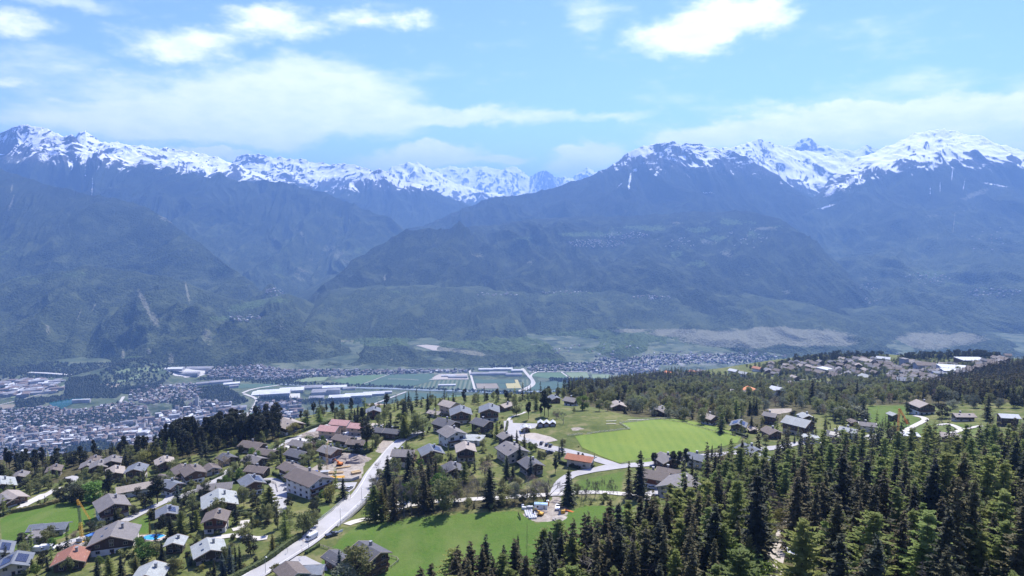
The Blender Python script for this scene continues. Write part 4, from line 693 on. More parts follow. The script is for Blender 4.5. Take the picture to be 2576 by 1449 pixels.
H_ = [  # crop, x, y, width, length, height, yaw, roof, upper wall, lower wall, label, extras
 (A_, 195, 545, 11, 12, 5, 25, 'grey', 'dark', 'stone', 'small grey-roofed chalet farthest left before the row of dark conifers', ''),
 (A_, 525, 490, 12, 13, 6, 25, 'brown', 'dark', 'stone', 'brown-roofed dark chalet between conifers at the left, second from the left edge', ''),
 (A_, 15, 650, 17, 18, 6, 40, 'pale', 'dark', 'stone', 'wide pale-roofed chalet cut by the left edge of the picture above the yellow hedge', 'B'),
 (A_, 130, 760, 13, 18, 5, 55, 'tan', 'wood', 'cream', 'low beige-roofed house beside the bright terrace above the yellow hedge', 'c'),
 (A_, 50, 790, 11, 12, 5, 50, 'grey', 'wood', 'wood', 'low grey-roofed annex at the left edge in front of the beige-roofed house', 'c'),
 (A_, 850, 455, 12, 12, 6, 25, 'grey', 'dark', 'dark', 'leftmost dark chalet in the tight cluster of grey roofs', ''),
 (A_, 955, 475, 13, 13, 7, 25, 'grey', 'dark', 'dark', 'dark chalet with white chimney in the middle of the tight grey-roofed cluster', ''),
 (A_, 905, 402, 11, 12, 6, 25, 'brown', 'dark', 'dark', 'rearmost brown-roofed chalet of the tight cluster before the dark conifers', ''),
 (A_, 1080, 440, 12, 12, 7, 25, 'grey', 'dark', 'white', 'white-chimneyed grey chalet at the back right of the tight cluster', ''),
 (A_, 1110, 515, 12, 16, 5, 30, 'tan', 'wood', 'white', 'low beige-roofed chalet at the right front of the tight cluster', ''),
 (A_, 1315, 530, 13, 13, 8, 15, 'blue', 'wood', 'white', 'grey-roofed chalet with wooden gable and white lower floors behind a dark hedge', 'B'),
 (A_, 1315, 660, 11, 24, 5, -58, 'tan', 'white', 'white', 'long low house with pale grey roof and white wall beside the tall lone pine', 'c'),
 (A_, 1585, 425, 14, 14, 6, 32, 'tan', 'wood', 'wood', 'chalet with large pale left roof slope below the yellow-green trees', 'r'),
 (A_, 1760, 500, 13, 14, 5, 38, 'brown', 'dark', 'dark', 'left half of the two joined brown-roofed chalets', ''),
 (A_, 1855, 540, 14, 15, 7, 38, 'brown', 'wood', 'white', 'right half of the two joined brown-roofed chalets, white below and wood above', ''),
 (A_, 2030, 470, 11, 10, 4, 38, 'brown', 'beige', 'beige', 'small brown-roofed garage beside the village road', 'cG'),
 (A_, 1600, 575, 11, 14, 4, 60, 'brown', 'wood', 'wood', 'low brown roof half hidden behind the tall dark pine', 'c'),
 (A_, 1650, 655, 10, 12, 6, 60, 'blue', 'dark', 'white', 'small white house with slate roof right of the tall dark pine', ''),
 (A_, 2070, 665, 11, 21, 5, 105, 'grey', 'stone', 'stone', 'long low stone house with grey roof beside the lane', 'c'),
 (B_, 430, 765, 13, 13, 7, 35, 'blue', 'wood', 'white', 'modern slate-roofed chalet with solar panel on a round green lawn', 's'),
 (A_, 2110, 820, 19, 19, 6, 25, 'pale', 'dark', 'stone', 'broad chalet with very pale stone roof behind a long dark hedge', 'r'),
 (A_, 2080, 1010, 15, 13, 8, 12, 'brown', 'redwood', 'white', 'chalet with red-brown wooden gable over a white ground floor', 'B'),
 (A_, 1610, 930, 14, 13, 6, 28, 'blue', 'dark', 'stone', 'slate-roofed chalet with roof panels among dark spruces above the pool', 's'),
 (A_, 1080, 875, 16, 17, 7, 40, 'grey', 'dark', 'white', 'grey-roofed white chalet in the angle of the lane above the crane', 'B'),
 (A_, 480, 1050, 9, 20, 4, 100, 'blue', 'cream', 'cream', 'low modern house with long blue-grey roof in the left meadow', 'c'),
 (A_, 370, 1110, 11, 9, 3.5, 100, 'grey', 'cream', 'cream', 'low grey-roofed annex in front of the modern house in the left meadow', 'Fc'),
 (A_, 1110, 1175, 21, 17, 6, 18, 'grey', 'dark', 'white', 'broad grey-roofed chalet with white panels beside the blue swimming pool', 'r'),
 (A_, 690, 1350, 19, 17, 5, 20, 'red', 'dark', 'dark', 'dark wooden chalet with large red-brown roof at the bottom left', ''),
 (A_, 150, 1400, 15, 14, 5, 25, 'blue', 'cream', 'cream', 'bottom left house with big dark solar panels covering its roof', 'Sc'),
 (A_, 5, 1310, 12, 14, 6, 30, 'blue', 'white', 'white', 'white solar-roofed house cut by the left edge near the bottom', 'Sc'),
 (A_, 1690, 1210, 13, 12, 6, 12, 'pale', 'dark', 'dark', 'small dark chalet with pale stone roof among spruces at the bottom', ''),
 (A_, 2010, 1275, 19, 17, 5, 30, 'pale', 'dark', 'stone', 'broad chalet with pale stone roof and dark gable at the bottom beside blue-grey spruces', 'r'),
 (A_, 1450, 1510, 17, 15, 5, 10, 'pale', 'dark', 'dark', 'pale roof just entering the bottom edge at the left', ''),
 (B_, 440, 420, 13, 19, 5, 68, 'brown', 'wood', 'cream', 'wide brown-roofed chalet below the dark pine wood', ''),
 (B_, 225, 525, 12, 12, 5, 50, 'dark', 'dark', 'stone', 'dark-roofed chalet behind a bare reddish tree left of the lane', ''),
 (B_, 455, 545, 12, 13, 5, 60, 'grey', 'dark', 'stone', 'grey-roofed chalet with chimney above round clipped bushes', ''),
 (B_, 480, 625, 10, 14, 4.5, 75, 'brown', 'wood', 'wood', 'low brown-roofed chalet behind the long clipped hedge', ''),
 (B_, 555, 485, 11, 14, 5, 72, 'brown', 'wood', 'wood', 'small brown-roofed chalet on the outer bend of the upper lane', ''),
 (B_, 810, 510, 12, 16, 6, 60, 'dark', 'dark', 'white', 'dark-roofed chalet with bright white ground floor in the hedge gardens', ''),
 (B_, 830, 420, 11, 15, 5.5, 65, 'grey', 'wood', 'cream', 'grey-roofed chalet left of the leafless tawny tree', ''),
 (B_, 755, 630, 12, 14, 6, 50, 'brown', 'dark', 'white', 'brown-roofed chalet above the silver car', ''),
 (B_, 1075, 485, 12, 14, 6.5, 55, 'grey', 'wood', 'white', 'white and brown chalet directly left of the tower crane', ''),
 (B_, 1185, 375, 11, 14, 5.5, 62, 'brown', 'dark', 'white', 'left one of two brown-roofed chalets behind the long dark hedge', ''),
 (B_, 1295, 400, 10, 13, 5, 80, 'brown', 'dark', 'white', 'right one of two brown-roofed chalets behind the long dark hedge', ''),
 (B_, 1500, 300, 10, 13, 5, 72, 'dark', 'dark', 'dark', 'left one of the two low dark huts where the main road leaves the village', ''),
 (B_, 1590, 310, 10, 12, 5, 72, 'dark', 'dark', 'dark', 'right one of the two low dark huts where the main road leaves the village', ''),
 (B_, 1430, 150, 13, 11, 7, 12, 'blue', 'redwood', 'redwood', 'reddish wooden chalet standing alone at the rim of the hill', 'B'),
 (B_, 735, 265, 18, 20, 7, 48, 'tan', 'dark', 'white', 'large dark chalet with wide pale roof slope beside the dark pine wood', 'r'),
 (B_, 1070, 305, 13, 16, 7, 76, 'pink', 'beige', 'stone', 'front unfinished house with ribbed pink roof', 'c'),
 (B_, 1165, 255, 13, 16, 7, 76, 'pink', 'beige', 'stone', 'rear unfinished house with ribbed pink roof', 'c'),
 (B_, 1305, 285, 12, 13, 7, 76, 'pink', 'beige', 'stone', 'right unfinished house with pink roof half hidden by tall spruces', 'c'),
 (B_, 900, 760, 17, 25, 9, 52, 'brown', 'white', 'white', 'large apartment chalet with steep brown roof and balconies', 'B'),
 (B_, 1680, 530, 13, 14, 8, 85, 'grey', 'dark', 'cream', 'tall dark chalet with stacked balconies behind two black spruces', 'B'),
 (B_, 1905, 485, 15, 13, 5, 18, 'blue', 'wood', 'wood', 'wooden chalet with slate roof and a square of solar cells on its right slope', 's'),
 (C_, 430, 570, 16, 16, 8, 32, 'grey', 'white', 'white', 'tall white house with grey gabled roofs in the centre of the hamlet', 'B'),
 (C_, 540, 690, 13, 14, 7, 8, 'tan', 'dark', 'cream', 'chalet with pale brown roof behind the bright larch trees', 'B'),
 (C_, 500, 385, 15, 15, 7, 8, 'blue', 'wood', 'white', 'left one of the two large twin chalets with slate roofs', 'B'),
 (C_, 735, 365, 14, 14, 7, 2, 'blue', 'wood', 'white', 'right one of the two large twin chalets with slate roofs', 'B'),
 (C_, 385, 460, 13, 15, 5.5, 50, 'dark', 'dark', 'cream', 'dark-roofed chalet below the left twin chalet', ''),
 (C_, 680, 455, 14, 14, 6, 48, 'dark', 'dark', 'dark', 'dark chalet with smooth slate-grey roof below the right twin chalet', ''),
 (C_, 410, 330, 14, 14, 9, 50, 'tan', 'beige', 'beige', 'unfinished beige building in scaffolding at the rim of the hill', 'c'),
 (C_, 600, 560, 12, 14, 3.5, 80, 'pale', 'white', 'white', 'low white flat-roofed house with garden terrace in the hamlet', 'Fc'),
 (C_, 925, 690, 17, 18, 6, 28, 'grey', 'cream', 'cream', 'large cream chalet with weathered grey-brown roof behind dark firs', 'r'),
 (C_, 870, 575, 12, 11, 7, 30, 'grey', 'dark', 'dark', 'narrow dark chalet beside the entrance of the gravel car park', ''),
 (C_, 1080, 800, 15, 15, 6, 25, 'dark', 'dark', 'stone', 'dark chalet with charcoal roof and light canopies behind a blue-green fir', ''),
 (C_, 1035, 462, 8, 8, 3.5, 4, 'white', 'wood', 'wood', 'small shelter with white metal roof beside the upper parking area', 'cG'),
 (C_, 1485, 745, 10, 19, 5, 66, 'tile', 'cream', 'cream', 'clubhouse with orange-red tile roof at the corner of the pitch', ''),
 (C_, 1270, 230, 11, 11, 5, 20, 'blue', 'wood', 'wood', 'small blue-roofed hut behind a tall dark pine at the rim', ''),
 (C_, 1410, 250, 12, 11, 5, 55, 'grey', 'dark', 'white', 'grey-roofed house at the top end of the rough meadow', ''),
 (C_, 870, 290, 12, 16, 5, -42, 'tan', 'wood', 'wood', 'light brown roof among trees at the rim behind the right twin chalet', ''),
 (C_, 1790, 290, 11, 10, 4, 5, 'tan', 'wood', 'wood', 'small hut with pale roof left of the pitch fence behind bushes', ''),
 (C_, 290, 345, 9, 13, 4, 60, 'tan', 'cream', 'cream', 'low beige roof among green trees left of the scaffolded building', ''),
 (C_, 435, 830, 10, 10, 4, 15, 'dark', 'dark', 'cream', 'little dark-roofed shed hidden behind the larch trees', ''),
 (D_, 450, 915, 13, 16, 6, 62, 'brown', 'redwood', 'white', 'reddish-brown roofed chalet above the white parked cars', ''),
 (D_, 570, 880, 11, 12, 5, 62, 'brown', 'wood', 'white', 'lower brown-roofed wing right of the reddish-brown roofed chalet', ''),
 (D_, 650, 985, 22, 22, 5, -35, 'grey', 'cream', 'cream', 'large building with low grey roof and vents at the edge of the forest', ''),
 (D_, 545, 750, 11, 11, 4, 20, 'grey', 'wood', 'wood', 'low weathered chalet beside dark pines below the pitch', ''),
 (D_, 800, 750, 12, 13, 6, 48, 'blue', 'white', 'white', 'white house with slate roof between spruces beyond the lower edge of the pitch', ''),
 (D_, 490, 335, 11, 11, 4, -28, 'grey', 'dark', 'dark', 'dark cottage with grey roof touching the far corner of the pitch', ''),
 (D_, 900, 400, 14, 13, 6, 35, 'tan', 'wood', 'white', 'wooden chalet with light brown roof behind a green spruce beside the pitch', 'B'),
 (D_, 1140, 455, 14, 14, 5, -25, 'blue', 'wood', 'cream', 'cream bungalow with dark solar roof near the right corner of the pitch', 'S'),
 (D_, 1400, 400, 13, 12, 8, 52, 'grey', 'wood', 'dark', 'tall wooden chalet in front of the bare earth field', 'B'),
 (D_, 1630, 480, 19, 19, 8, 42, 'pale', 'wood', 'cream', 'largest chalet on the right, with broad pale roof and wooden front', 'B'),
 (D_, 1410, 515, 15, 14, 5, 15, 'brown', 'wood', 'wood', 'brown-roofed chalet left of the largest pale-roofed chalet', ''),
 (D_, 1690, 385, 12, 11, 5, 5, 'pale', 'dark', 'dark', 'small dark chalet with pale roof behind the largest chalet', ''),
 (D_, 1255, 475, 5, 6, 2.5, 0, 'tan', 'wood', 'wood', 'tiny garden hut beside the hedge at the right corner of the pitch', 'c'),
 (D_, 1940, 550, 14, 13, 5, 50, 'dark', 'cream', 'cream', 'house with dark solar roof half hidden by the forest tops', 'S'),
 (D_, 2045, 510, 12, 13, 5, 45, 'pale', 'white', 'white', 'white house with pale roof behind the dark solar-roofed house', 'r'),
 (D_, 1345, 745, 13, 13, 5, 30, 'pale', 'cream', 'cream', 'pale stone roof showing through the upper forest', ''),
 (D_, 1235, 690, 12, 12, 5, 20, 'blue', 'cream', 'cream', 'grey-blue roof hidden among spruces left of the pale stone roof', ''),
 (D_, 1460, 175, 18, 18, 9, 40, 'white', 'white', 'white', 'large white house with light grey roof in the wood beyond the pitch', ''),
 (D_, 1245, 165, 18, 17, 5, 10, 'orange', 'cream', 'cream', 'bungalow with bright orange roof in the wood beyond the pitch', 'c'),
 (D_, 1145, 170, 14, 18, 4, 70, 'grey', 'cream', 'cream', 'low grey-roofed house left of the bright orange roof', ''),
 (D_, 1590, 120, 14, 14, 9, 15, 'grey', 'cream', 'cream', 'tall narrow house alone in the wood below the far village', ''),
 (D_, 1600, 45, 14, 14, 6, 15, 'tan', 'wood', 'wood', 'brown-roofed house above the bend of the far village road', ''),
 (E_, 1485, 735, 19, 15, 8, 8, 'tan', 'dark', 'white', 'large dark wooden chalet at the top of the curved drive', 'B'),
 (E_, 1205, 800, 9, 8, 6, 10, 'pale', 'dark', 'dark', 'tall dark barn with pale roof left of the orange crane jib', 'c'),
 (E_, 1880, 805, 11, 20, 5, 88, 'tan', 'dark', 'cream', 'long chalet with wide greyish roof and sunlit skylights on the right', 'r'),
 (E_, 2310, 850, 12, 17, 8, 80, 'white', 'dark', 'dark', 'dark tall building with white flat-looking roof near the right edge', 'c'),
 (E_, 955, 905, 12, 15, 6, 70, 'grey', 'white', 'white', 'white house with grey roof left of the orange crane', ''),
 (E_, 820, 852, 5, 5, 3, 0, 'brown', 'redwood', 'redwood', 'tiny red-brown hut beside the silvery willow bushes', 'c'),
 (E_, 1370, 995, 15, 17, 5, 75, 'white', 'dark', 'cream', 'low building with white roof at the foot of the curved drive', 'Fc'),
 (E_, 1760, 1000, 12, 14, 4, 60, 'tan', 'wood', 'wood', 'beige roof among the spruces right of the curved drive', ''),
 (E_, 410, 1010, 12, 16, 4, 60, 'pale', 'cream', 'cream', 'pale low roof in the forest gap below the largest pale-roofed chalet', 'F'),
]
OVR = {('A', 690): .72, ('A', 2010): .76, ('A', 2080): .78, ('A', 1690): .62, ('A', 1610): .75, ('A', 1450): .75, ('A', 195): .85, ('A', 525): .78, ('B', 225): .8, ('A', 150): .85, ('A', 1585): .85, ('A', 850): .8, ('A', 955): .85, ('A', 905): .8, ('A', 1080): 1., ('C', 430): .86, ('C', 925): .82, ('C', 1080): .68, ('C', 1485): .76, ('C', 540): .82, ('C', 870): .55, ('C', 680): .8, ('C', 1035): .62, ('C', 410): .85,
       ('D', 800): .74, ('D', 650): .8, ('D', 1610): .88, ('D', 1630): .88, ('D', 1400): .66, ('D', 900): .7, ('D', 1140): .72, ('D', 1410): .68, ('D', 450): .9, ('E', 1485): .78, ('E', 1880): .68, ('E', 2310): .65, ('E', 1205): .62, ('E', 955): .6, ('E', 1370): .6, ('E', 410): .65, ('D', 1345): .68, ('D', 1460): .78, ('E', 1760): .7, ('D', 2045): .75, ('D', 1940): .75, ('D', 1690): .75, ('B', 430): .95, ('B', 1680): .95, ('C', 1270): .75, ('C', 1410): .8, ('C', 870): .6, ('C', 290): .7}
SCL = {'A': .74, 'B': .78, 'C': .9, 'D': .82, 'E': .88}
for r_ in H_:
    r_ = list(r_); k_ = SCL[r_[0]]; r_[3] *= k_; r_[4] *= k_; q_ = OVR.get((r_[0], r_[1]), .92 if r_[0] in 'AB' and r_[3] < 11 else 1.); r_[3] *= q_; r_[4] *= q_; r_[5] *= (.4+.6*q_); r_[5] *= (.9+k_*.1)*(.9 if r_[0] in 'AB' else 1)
    house(*r_[:11], ex=r_[11])
# triple-gabled garage
p = GZ('C', 1207, 418); gz = p[2]
t = bpy.data.objects.new('garage', None); COL.objects.link(t); t.location = p; t.rotation_euler = (0, 0, R(-3)); tag(t, 'low stone garage with three small white gables beside the upper parking area', 'garage'); t.scale = (.6, .6, .75); HREC.append((p[0], p[1], 7, 4, 0))
MB().box(-10, 10, -3.5, 3.5, -1, 2.8).build('wall', WM['wood'], t)
for k in (-6.6, 0, 6.6):
    MB().prism([(k-3.28, 2.803), (k-2.9, 2.803), (k, 4.4), (k+2.9, 2.803), (k+3.28, 2.803), (k, 4.75)], -4.4, 4.4).build('roof', RM['white'], t); MB().prism([(k-2.88, 2.803), (k+2.88, 2.803), (k, 4.38)], -3.45, 3.45).build('gable', WM['wood'], t)
    MB().box(k-2.2, k+2.2, -3.58, -3.503, -.5, 2.3).build('garage_door', WM['grey'], t)
p = GZ(A_, 2030, 470)

# far village on the plateau: specific buildings, then a scatter of roofs
rnd = random.Random(5)
for (x, y, w, l, h, yaw, rf, up, ex, lab) in [(550, 345, 18, 22, 9, 30, 'white', 'cream', 'Fc', 'white flat-roofed building standing out in the far village'), (1790, 330, 26, 40, 8, 75, 'white', 'grey', 'Fc', 'largest white flat-roofed hall at the right of the far village'), (1780, 365, 20, 28, 8, 75, 'white', 'grey', 'Fc', 'white-roofed hall in front of the largest one in the far village'), (1690, 385, 16, 26, 7, 75, 'blue', 'grey', 'Fc', 'grey-roofed low hall left of the white halls'),
      (1960, 258, 30, 46, 9, 88, 'white', 'wood', 'Fc', 'long hall with white roof below the wooded ridge'), (1510, 335, 16, 30, 13, 85, 'brown', 'grey', '', 'big grey apartment house in the far village'), (1308, 290, 10, 12, 17, 20, 'grey', 'grey', 'Fc', 'grey tower block in the middle of the far village'), (960, 262, 18, 22, 8, 25, 'tan', 'cream', '', 'broad beige-roofed house at the upper edge of the far village'),
      (1110, 235, 14, 22, 7, 60, 'white', 'cream', '', 'pale-roofed house just below the ridge trees'), (945, 425, 16, 15, 8, 20, 'pale', 'wood', '', 'pale-roofed chalet at the top of the small far meadow'), (1320, 455, 16, 20, 7, 70, 'blue', 'dark', '', 'slate-roofed chalet right of the small far meadow'), (500, 385, 14, 16, 9, 40, 'brown', 'cream', '', 'cream house with brown roof at the left of the far village'), (1420, 380, 14, 18, 8, 20, 'grey', 'white', '', 'white-walled house with bright yard in the far village')]:
    house('E', x, y, w, l, h, yaw, rf, up, up, lab, ex=ex, name='village_house', cat='house', group='houses of the far village', lod=1)
VP = [(0, 262), (150, 262), (420, 250), (680, 240), (900, 222), (1060, 235), (1180, 270), (1320, 255), (1420, 250), (1600, 285), (1880, 285), (2080, 260), (2230, 210), (2330, 205), (2240, 290), (2060, 330), (1900, 390), (1640, 400), (1560, 450), (1220, 465), (1200, 420), (1090, 380), (900, 390), (820, 370), (700, 410), (480, 395), (400, 350), (230, 350), (60, 380), (0, 370)]
cnt = 0; tries = 0
GL = {'brown': 'brown-roofed house in the dense far village', 'tan': 'beige-roofed house in the dense far village', 'grey': 'grey-roofed house in the dense far village', 'dark': 'dark-roofed house in the dense far village', 'pale': 'pale-roofed house in the dense far village'}
while cnt < 128 and tries < 4000:
    tries += 1; x = rnd.uniform(0, 2330); y = rnd.uniform(205, 465)
    if not inpoly(np.array([x]), np.array([y]), VP)[0]: continue
    q = GZ('E', x, y)
    if q is None or any(abs(q[0]-a) < 0 or math.hypot(q[0]-a, q[1]-b_) < 11+c_*.45 for a, b_, c_ in HOUSES[-200:]): continue
    rf = rnd.choice(['brown', 'brown', 'brown', 'tan', 'grey', 'grey', 'dark']); up = rnd.choice(['wood', 'dark', 'cream', 'white', 'cream'])
    house('E', x, y, rnd.uniform(8, 12), rnd.uniform(9, 14), rnd.uniform(5.5, 8.5), rnd.choice([20, 30, 60, 80, 50, 10, -20])+rnd.uniform(-8, 8), rf, up, rnd.choice(['white', 'cream', up]), GL[rf], ex='', pitch=27, name='village_house', cat='house', group=GL[rf].replace('house', 'houses'), lod=1, pos=q); cnt += 1
print('village', cnt)

# ---- valley town: the nearest ones as objects, the others as one mass
rng = np.random.RandomState(3)
def unit_building(w, l, h, rh):   # 10 verts, triangles; ridge along y
    v = [(-.5*w, -.5*l, 0), (.5*w, -.5*l, 0), (.5*w, .5*l, 0), (-.5*w, .5*l, 0), (-.5*w, -.5*l, h), (.5*w, -.5*l, h), (.5*w, .5*l, h), (-.5*w, .5*l, h), (0, -.5*l, h+rh), (0, .5*l, h+rh)]
    return np.array(v)
BF = np.array([(0, 1, 5), (0, 5, 4), (2, 3, 7), (2, 7, 6), (1, 2, 6), (1, 6, 5), (3, 0, 4), (3, 4, 7), (4, 5, 8), (6, 7, 9), (5, 6, 9), (5, 9, 8), (7, 4, 8), (7, 8, 9)]); BFM = np.array([0]*8+[0, 0]+[1]*4)
TW_ = [flat('town_white', (.36, .35, .34), var=.3, scale=.02), flat('town_beige', (.27, .235, .21), var=.3, scale=.02)]
TR_ = [flat('town_roof_brown', (.15, .115, .10), var=.3, scale=.02), flat('town_roof_grey', (.21, .21, .22), var=.3, scale=.02), flat('town_roof_white', (.46, .47, .48), var=.25, scale=.02)]
tb = []
for (zz, pl, n_, h_, kind) in DIST:
    pu_ = np.array(Zpoly(zz, pl)); lo = pu_.min(0); hi = pu_.max(0); got = 0; n_ = int(n_*1.25); occ = set()
    for _ in range(n_*30):
        if got >= n_: break
        u = rng.uniform(lo[0], hi[0]); v = rng.uniform(lo[1], hi[1])
        if not inpoly(np.array([u]), np.array([v]), pu_)[0]: continue
        q = at_z(u, v, 0); q = G(u, v, 1700)
        if q is None or q[2] > 110: continue
        if any(math.hypot(*(q[:2]-Pp[np.argmin(((Pp-q[:2])**2).sum(1))])) < ww.max()+8 for Pp, ww in ROADS if len(Pp) and ww.max() > 3.5 and abs(Pp[:, 1].mean()-q[1]) < 900 and Pp[:, 1].mean() > 1500): continue
        ck = (int(q[0]//22), int(q[1]//22))
        if ck in occ: continue
        occ.add(ck)
        hh = max(4, h_*rng.lognormal(0, .35)); big = kind == 1 and rng.rand() < .3
        w = rng.uniform(10, 14)*(1.15 if big else 1); l = w*rng.uniform(1, 1.3)*(rng.uniform(1.5, 3.4) if big else 1)
        if kind == 2: w, l = rng.uniform(22, 40), rng.uniform(35, 80)
        if big: hh = max(hh, 14)
        fl = big or kind == 2 or rng.rand() < .12
        tb.append((q[0], q[1], q[2], w, l, hh, 1. if fl else w*.25, rng.uniform(-.25, .25)+rng.choice([.35, .35-math.pi/2]), rng.randint(2), 2 if fl and rng.rand() < .25 else rng.choice([0, 0, 1, 1, 2], p=[.4, .2, .2, .18, .02]), kind)); got += 1
# industrial halls with fixed places: crop, x, y, width, length, height, yaw, roof
HALL = [('I', 300, 525, 150, 250, 12, 1.35, 2), ('I', 430, 505, 110, 170, 11, 1.35, 2), ('I', 560, 490, 90, 150, 12, 1.4, 1), ('I', 700, 490, 80, 190, 12, 1.4, 2), ('I', 800, 495, 60, 90, 10, 1.4, 1), ('I', 620, 520, 110, 130, 14, 1.4, 1), ('I', 700, 525, 60, 90, 26, 1.4, 1), ('I', 740, 550, 90, 150, 10, 1.4, 2), ('I', 860, 540, 90, 190, 11, 1.4, 2), ('I', 960, 530, 80, 150, 11, 1.4, 2), ('I', 590, 555, 70, 100, 10, 1.4, 1), ('I', 1040, 520, 40, 80, 9, 1.4, 2),
        ('I', 1650, 400, 60, 170, 10, 1.55, 1), ('I', 1760, 398, 70, 150, 11, 1.55, 1), ('I', 1860, 405, 60, 130, 10, 1.55, 1), ('I', 1680, 372, 50, 120, 9, 1.55, 2), ('I', 1790, 370, 60, 160, 10, 1.55, 2), ('I', 1880, 380, 50, 90, 10, 1.5, 2), ('I', 1500, 420, 50, 150, 9, 1.5, 1), ('I', 1440, 412, 40, 110, 8, 1.5, 2), ('I', 1430, 472, 40, 130, 7, 1.5, 2), ('I', 1400, 380, 40, 110, 8, 1.5, 2), ('I', 1290, 384, 30, 70, 8, 1.5, 1),
        ('H', 1465, 280, 80, 200, 12, 1.5, 2), ('H', 1590, 320, 70, 210, 13, 1.5, 1), ('H', 1680, 270, 90, 260, 9, 1.5, 1), ('H', 1790, 400, 60, 170, 11, 1.2, 1), ('H', 1900, 390, 70, 160, 12, 1.2, 1), ('H', 1990, 410, 60, 110, 12, 1.2, 2), ('H', 2010, 430, 40, 60, 11, 1.2, 1),
        ('H', 230, 385, 40, 60, 9, 1.2, 2), ('H', 300, 385, 40, 60, 9, 1.2, 2), ('H', 370, 375, 40, 60, 9, 1.2, 2), ('H', 430, 400, 40, 150, 9, 1.4, 2), ('H', 180, 410, 30, 90, 8, 1.3, 2), ('H', 120, 430, 40, 100, 8, 1.3, 2), ('H', 40, 400, 60, 90, 12, 1.4, 1), ('H', 300, 430, 40, 60, 10, 1.4, 1), ('H', 280, 470, 40, 70, 9, 1.4, 2), ('H', 130, 480, 60, 90, 8, 1.3, 0), ('H', 40, 500, 60, 120, 8, 1.3, 1),
        ('H', 1090, 760, 26, 70, 22, 1.1, 1), ('H', 1000, 790, 24, 130, 9, 1.4, 2), ('H', 1140, 820, 26, 170, 9, 1.4, 2), ('H', 700, 560, 22, 110, 16, 1.4, 2), ('H', 660, 790, 30, 60, 9, 1.4, 2), ('H', 2040, 610, 60, 110, 9, 1.3, 1), ('H', 1620, 730, 24, 120, 26, -.1, 2), ('H', 1500, 710, 22, 60, 26, 1.2, 2), ('H', 1440, 830, 18, 22, 34, .3, 2), ('H', 1640, 810, 18, 24, 34, .3, 2), ('H', 1230, 880, 22, 90, 14, 1.3, 2), ('H', 1070, 910, 24, 60, 16, 1.2, 2), ('H', 900, 860, 22, 70, 14, 1.3, 2), ('H', 280, 865, 26, 70, 20, 1.2, 1), ('H', 280, 920, 22, 60, 16, 1.2, 2), ('H', 1540, 745, 20, 80, 24, 1.2, 2), ('H', 1700, 745, 20, 60, 20, 1.2, 2), ('H', 1830, 712, 14, 14, 34, .3, 0)]
hall_lab = {2: 'white-roofed hall', 1: 'grey-roofed hall', 0: 'brown-roofed block'}
dn = {('H', 0): 'in the left part of the valley town', ('H', 1): 'in the right part of the valley town', ('I', 0): 'of the big factory in the middle of the valley', ('I', 1): 'beside the fields in the middle of the valley'}
def bldg_obj(name, q, w, l, h, rh, rz, wm_, rm_, lab, cat, grp):
    o = link(name, mesh_np(name, unit_building(w, l, h, rh), BF, [TW_[wm_], TR_[rm_]], BFM), None, q, rz); tag(o, lab, cat, grp); return o
for i, (z, x, y, w, l, h, yaw, rm_) in enumerate(HALL):
    q = G(*zx(z, x, y), 1700)
    lab = hall_lab[rm_]+' '+dn[(z, int(x > 1200) if z == 'I' else int(x > 900))]
    bldg_obj('factory_hall', (q[0], q[1], q[2]-2), w*.62, l*.72, h+2, 3., -yaw+math.pi/2*0, 0, rm_, lab, 'hall', lab.replace('hall', 'halls'))
tb = [t_ for t_ in tb]
vis = sorted(tb, key=lambda t_: -(t_[3]*t_[4])**.5*t_[5]**.5/math.hypot(t_[0], t_[1]))
rl = ['brown-roofed', 'grey-roofed', 'white-roofed']
for t_ in vis[:215]:
    side = 'far left part' if t_[0]/t_[1] < -.52 else 'left part' if t_[0]/t_[1] < -.3 else 'middle' if t_[0]/t_[1] < .1 else 'right part'
    lab = '%s block of the valley town, %s' % (rl[t_[9]], side)
    bldg_obj('town_building', (t_[0], t_[1], t_[2]-2), t_[3], t_[4], t_[5]+2, t_[6], t_[7], t_[8], t_[9], lab, 'building', lab.replace('block', 'blocks'))
VV = []; FF = []; MMi = []
for k, t_ in enumerate(vis[215:]):
    v = unit_building(t_[3], t_[4], t_[5]+2, t_[6]); c, s = math.cos(t_[7]), math.sin(t_[7]); v = np.column_stack([v[:, 0]*c-v[:, 1]*s+t_[0], v[:, 0]*s+v[:, 1]*c+t_[1], v[:, 2]+t_[2]-2])
    VV.append(v); FF.append(BF+10*k); MMi.append(np.where(BFM == 0, t_[8], 2+t_[9]))
o = link('town_houses', mesh_np('town_houses', np.vstack(VV), np.vstack(FF), TW_+TR_, np.concatenate(MMi))); tag(o, 'countless small pale houses filling the valley town', 'town', kind='stuff')
print('town', len(tb))
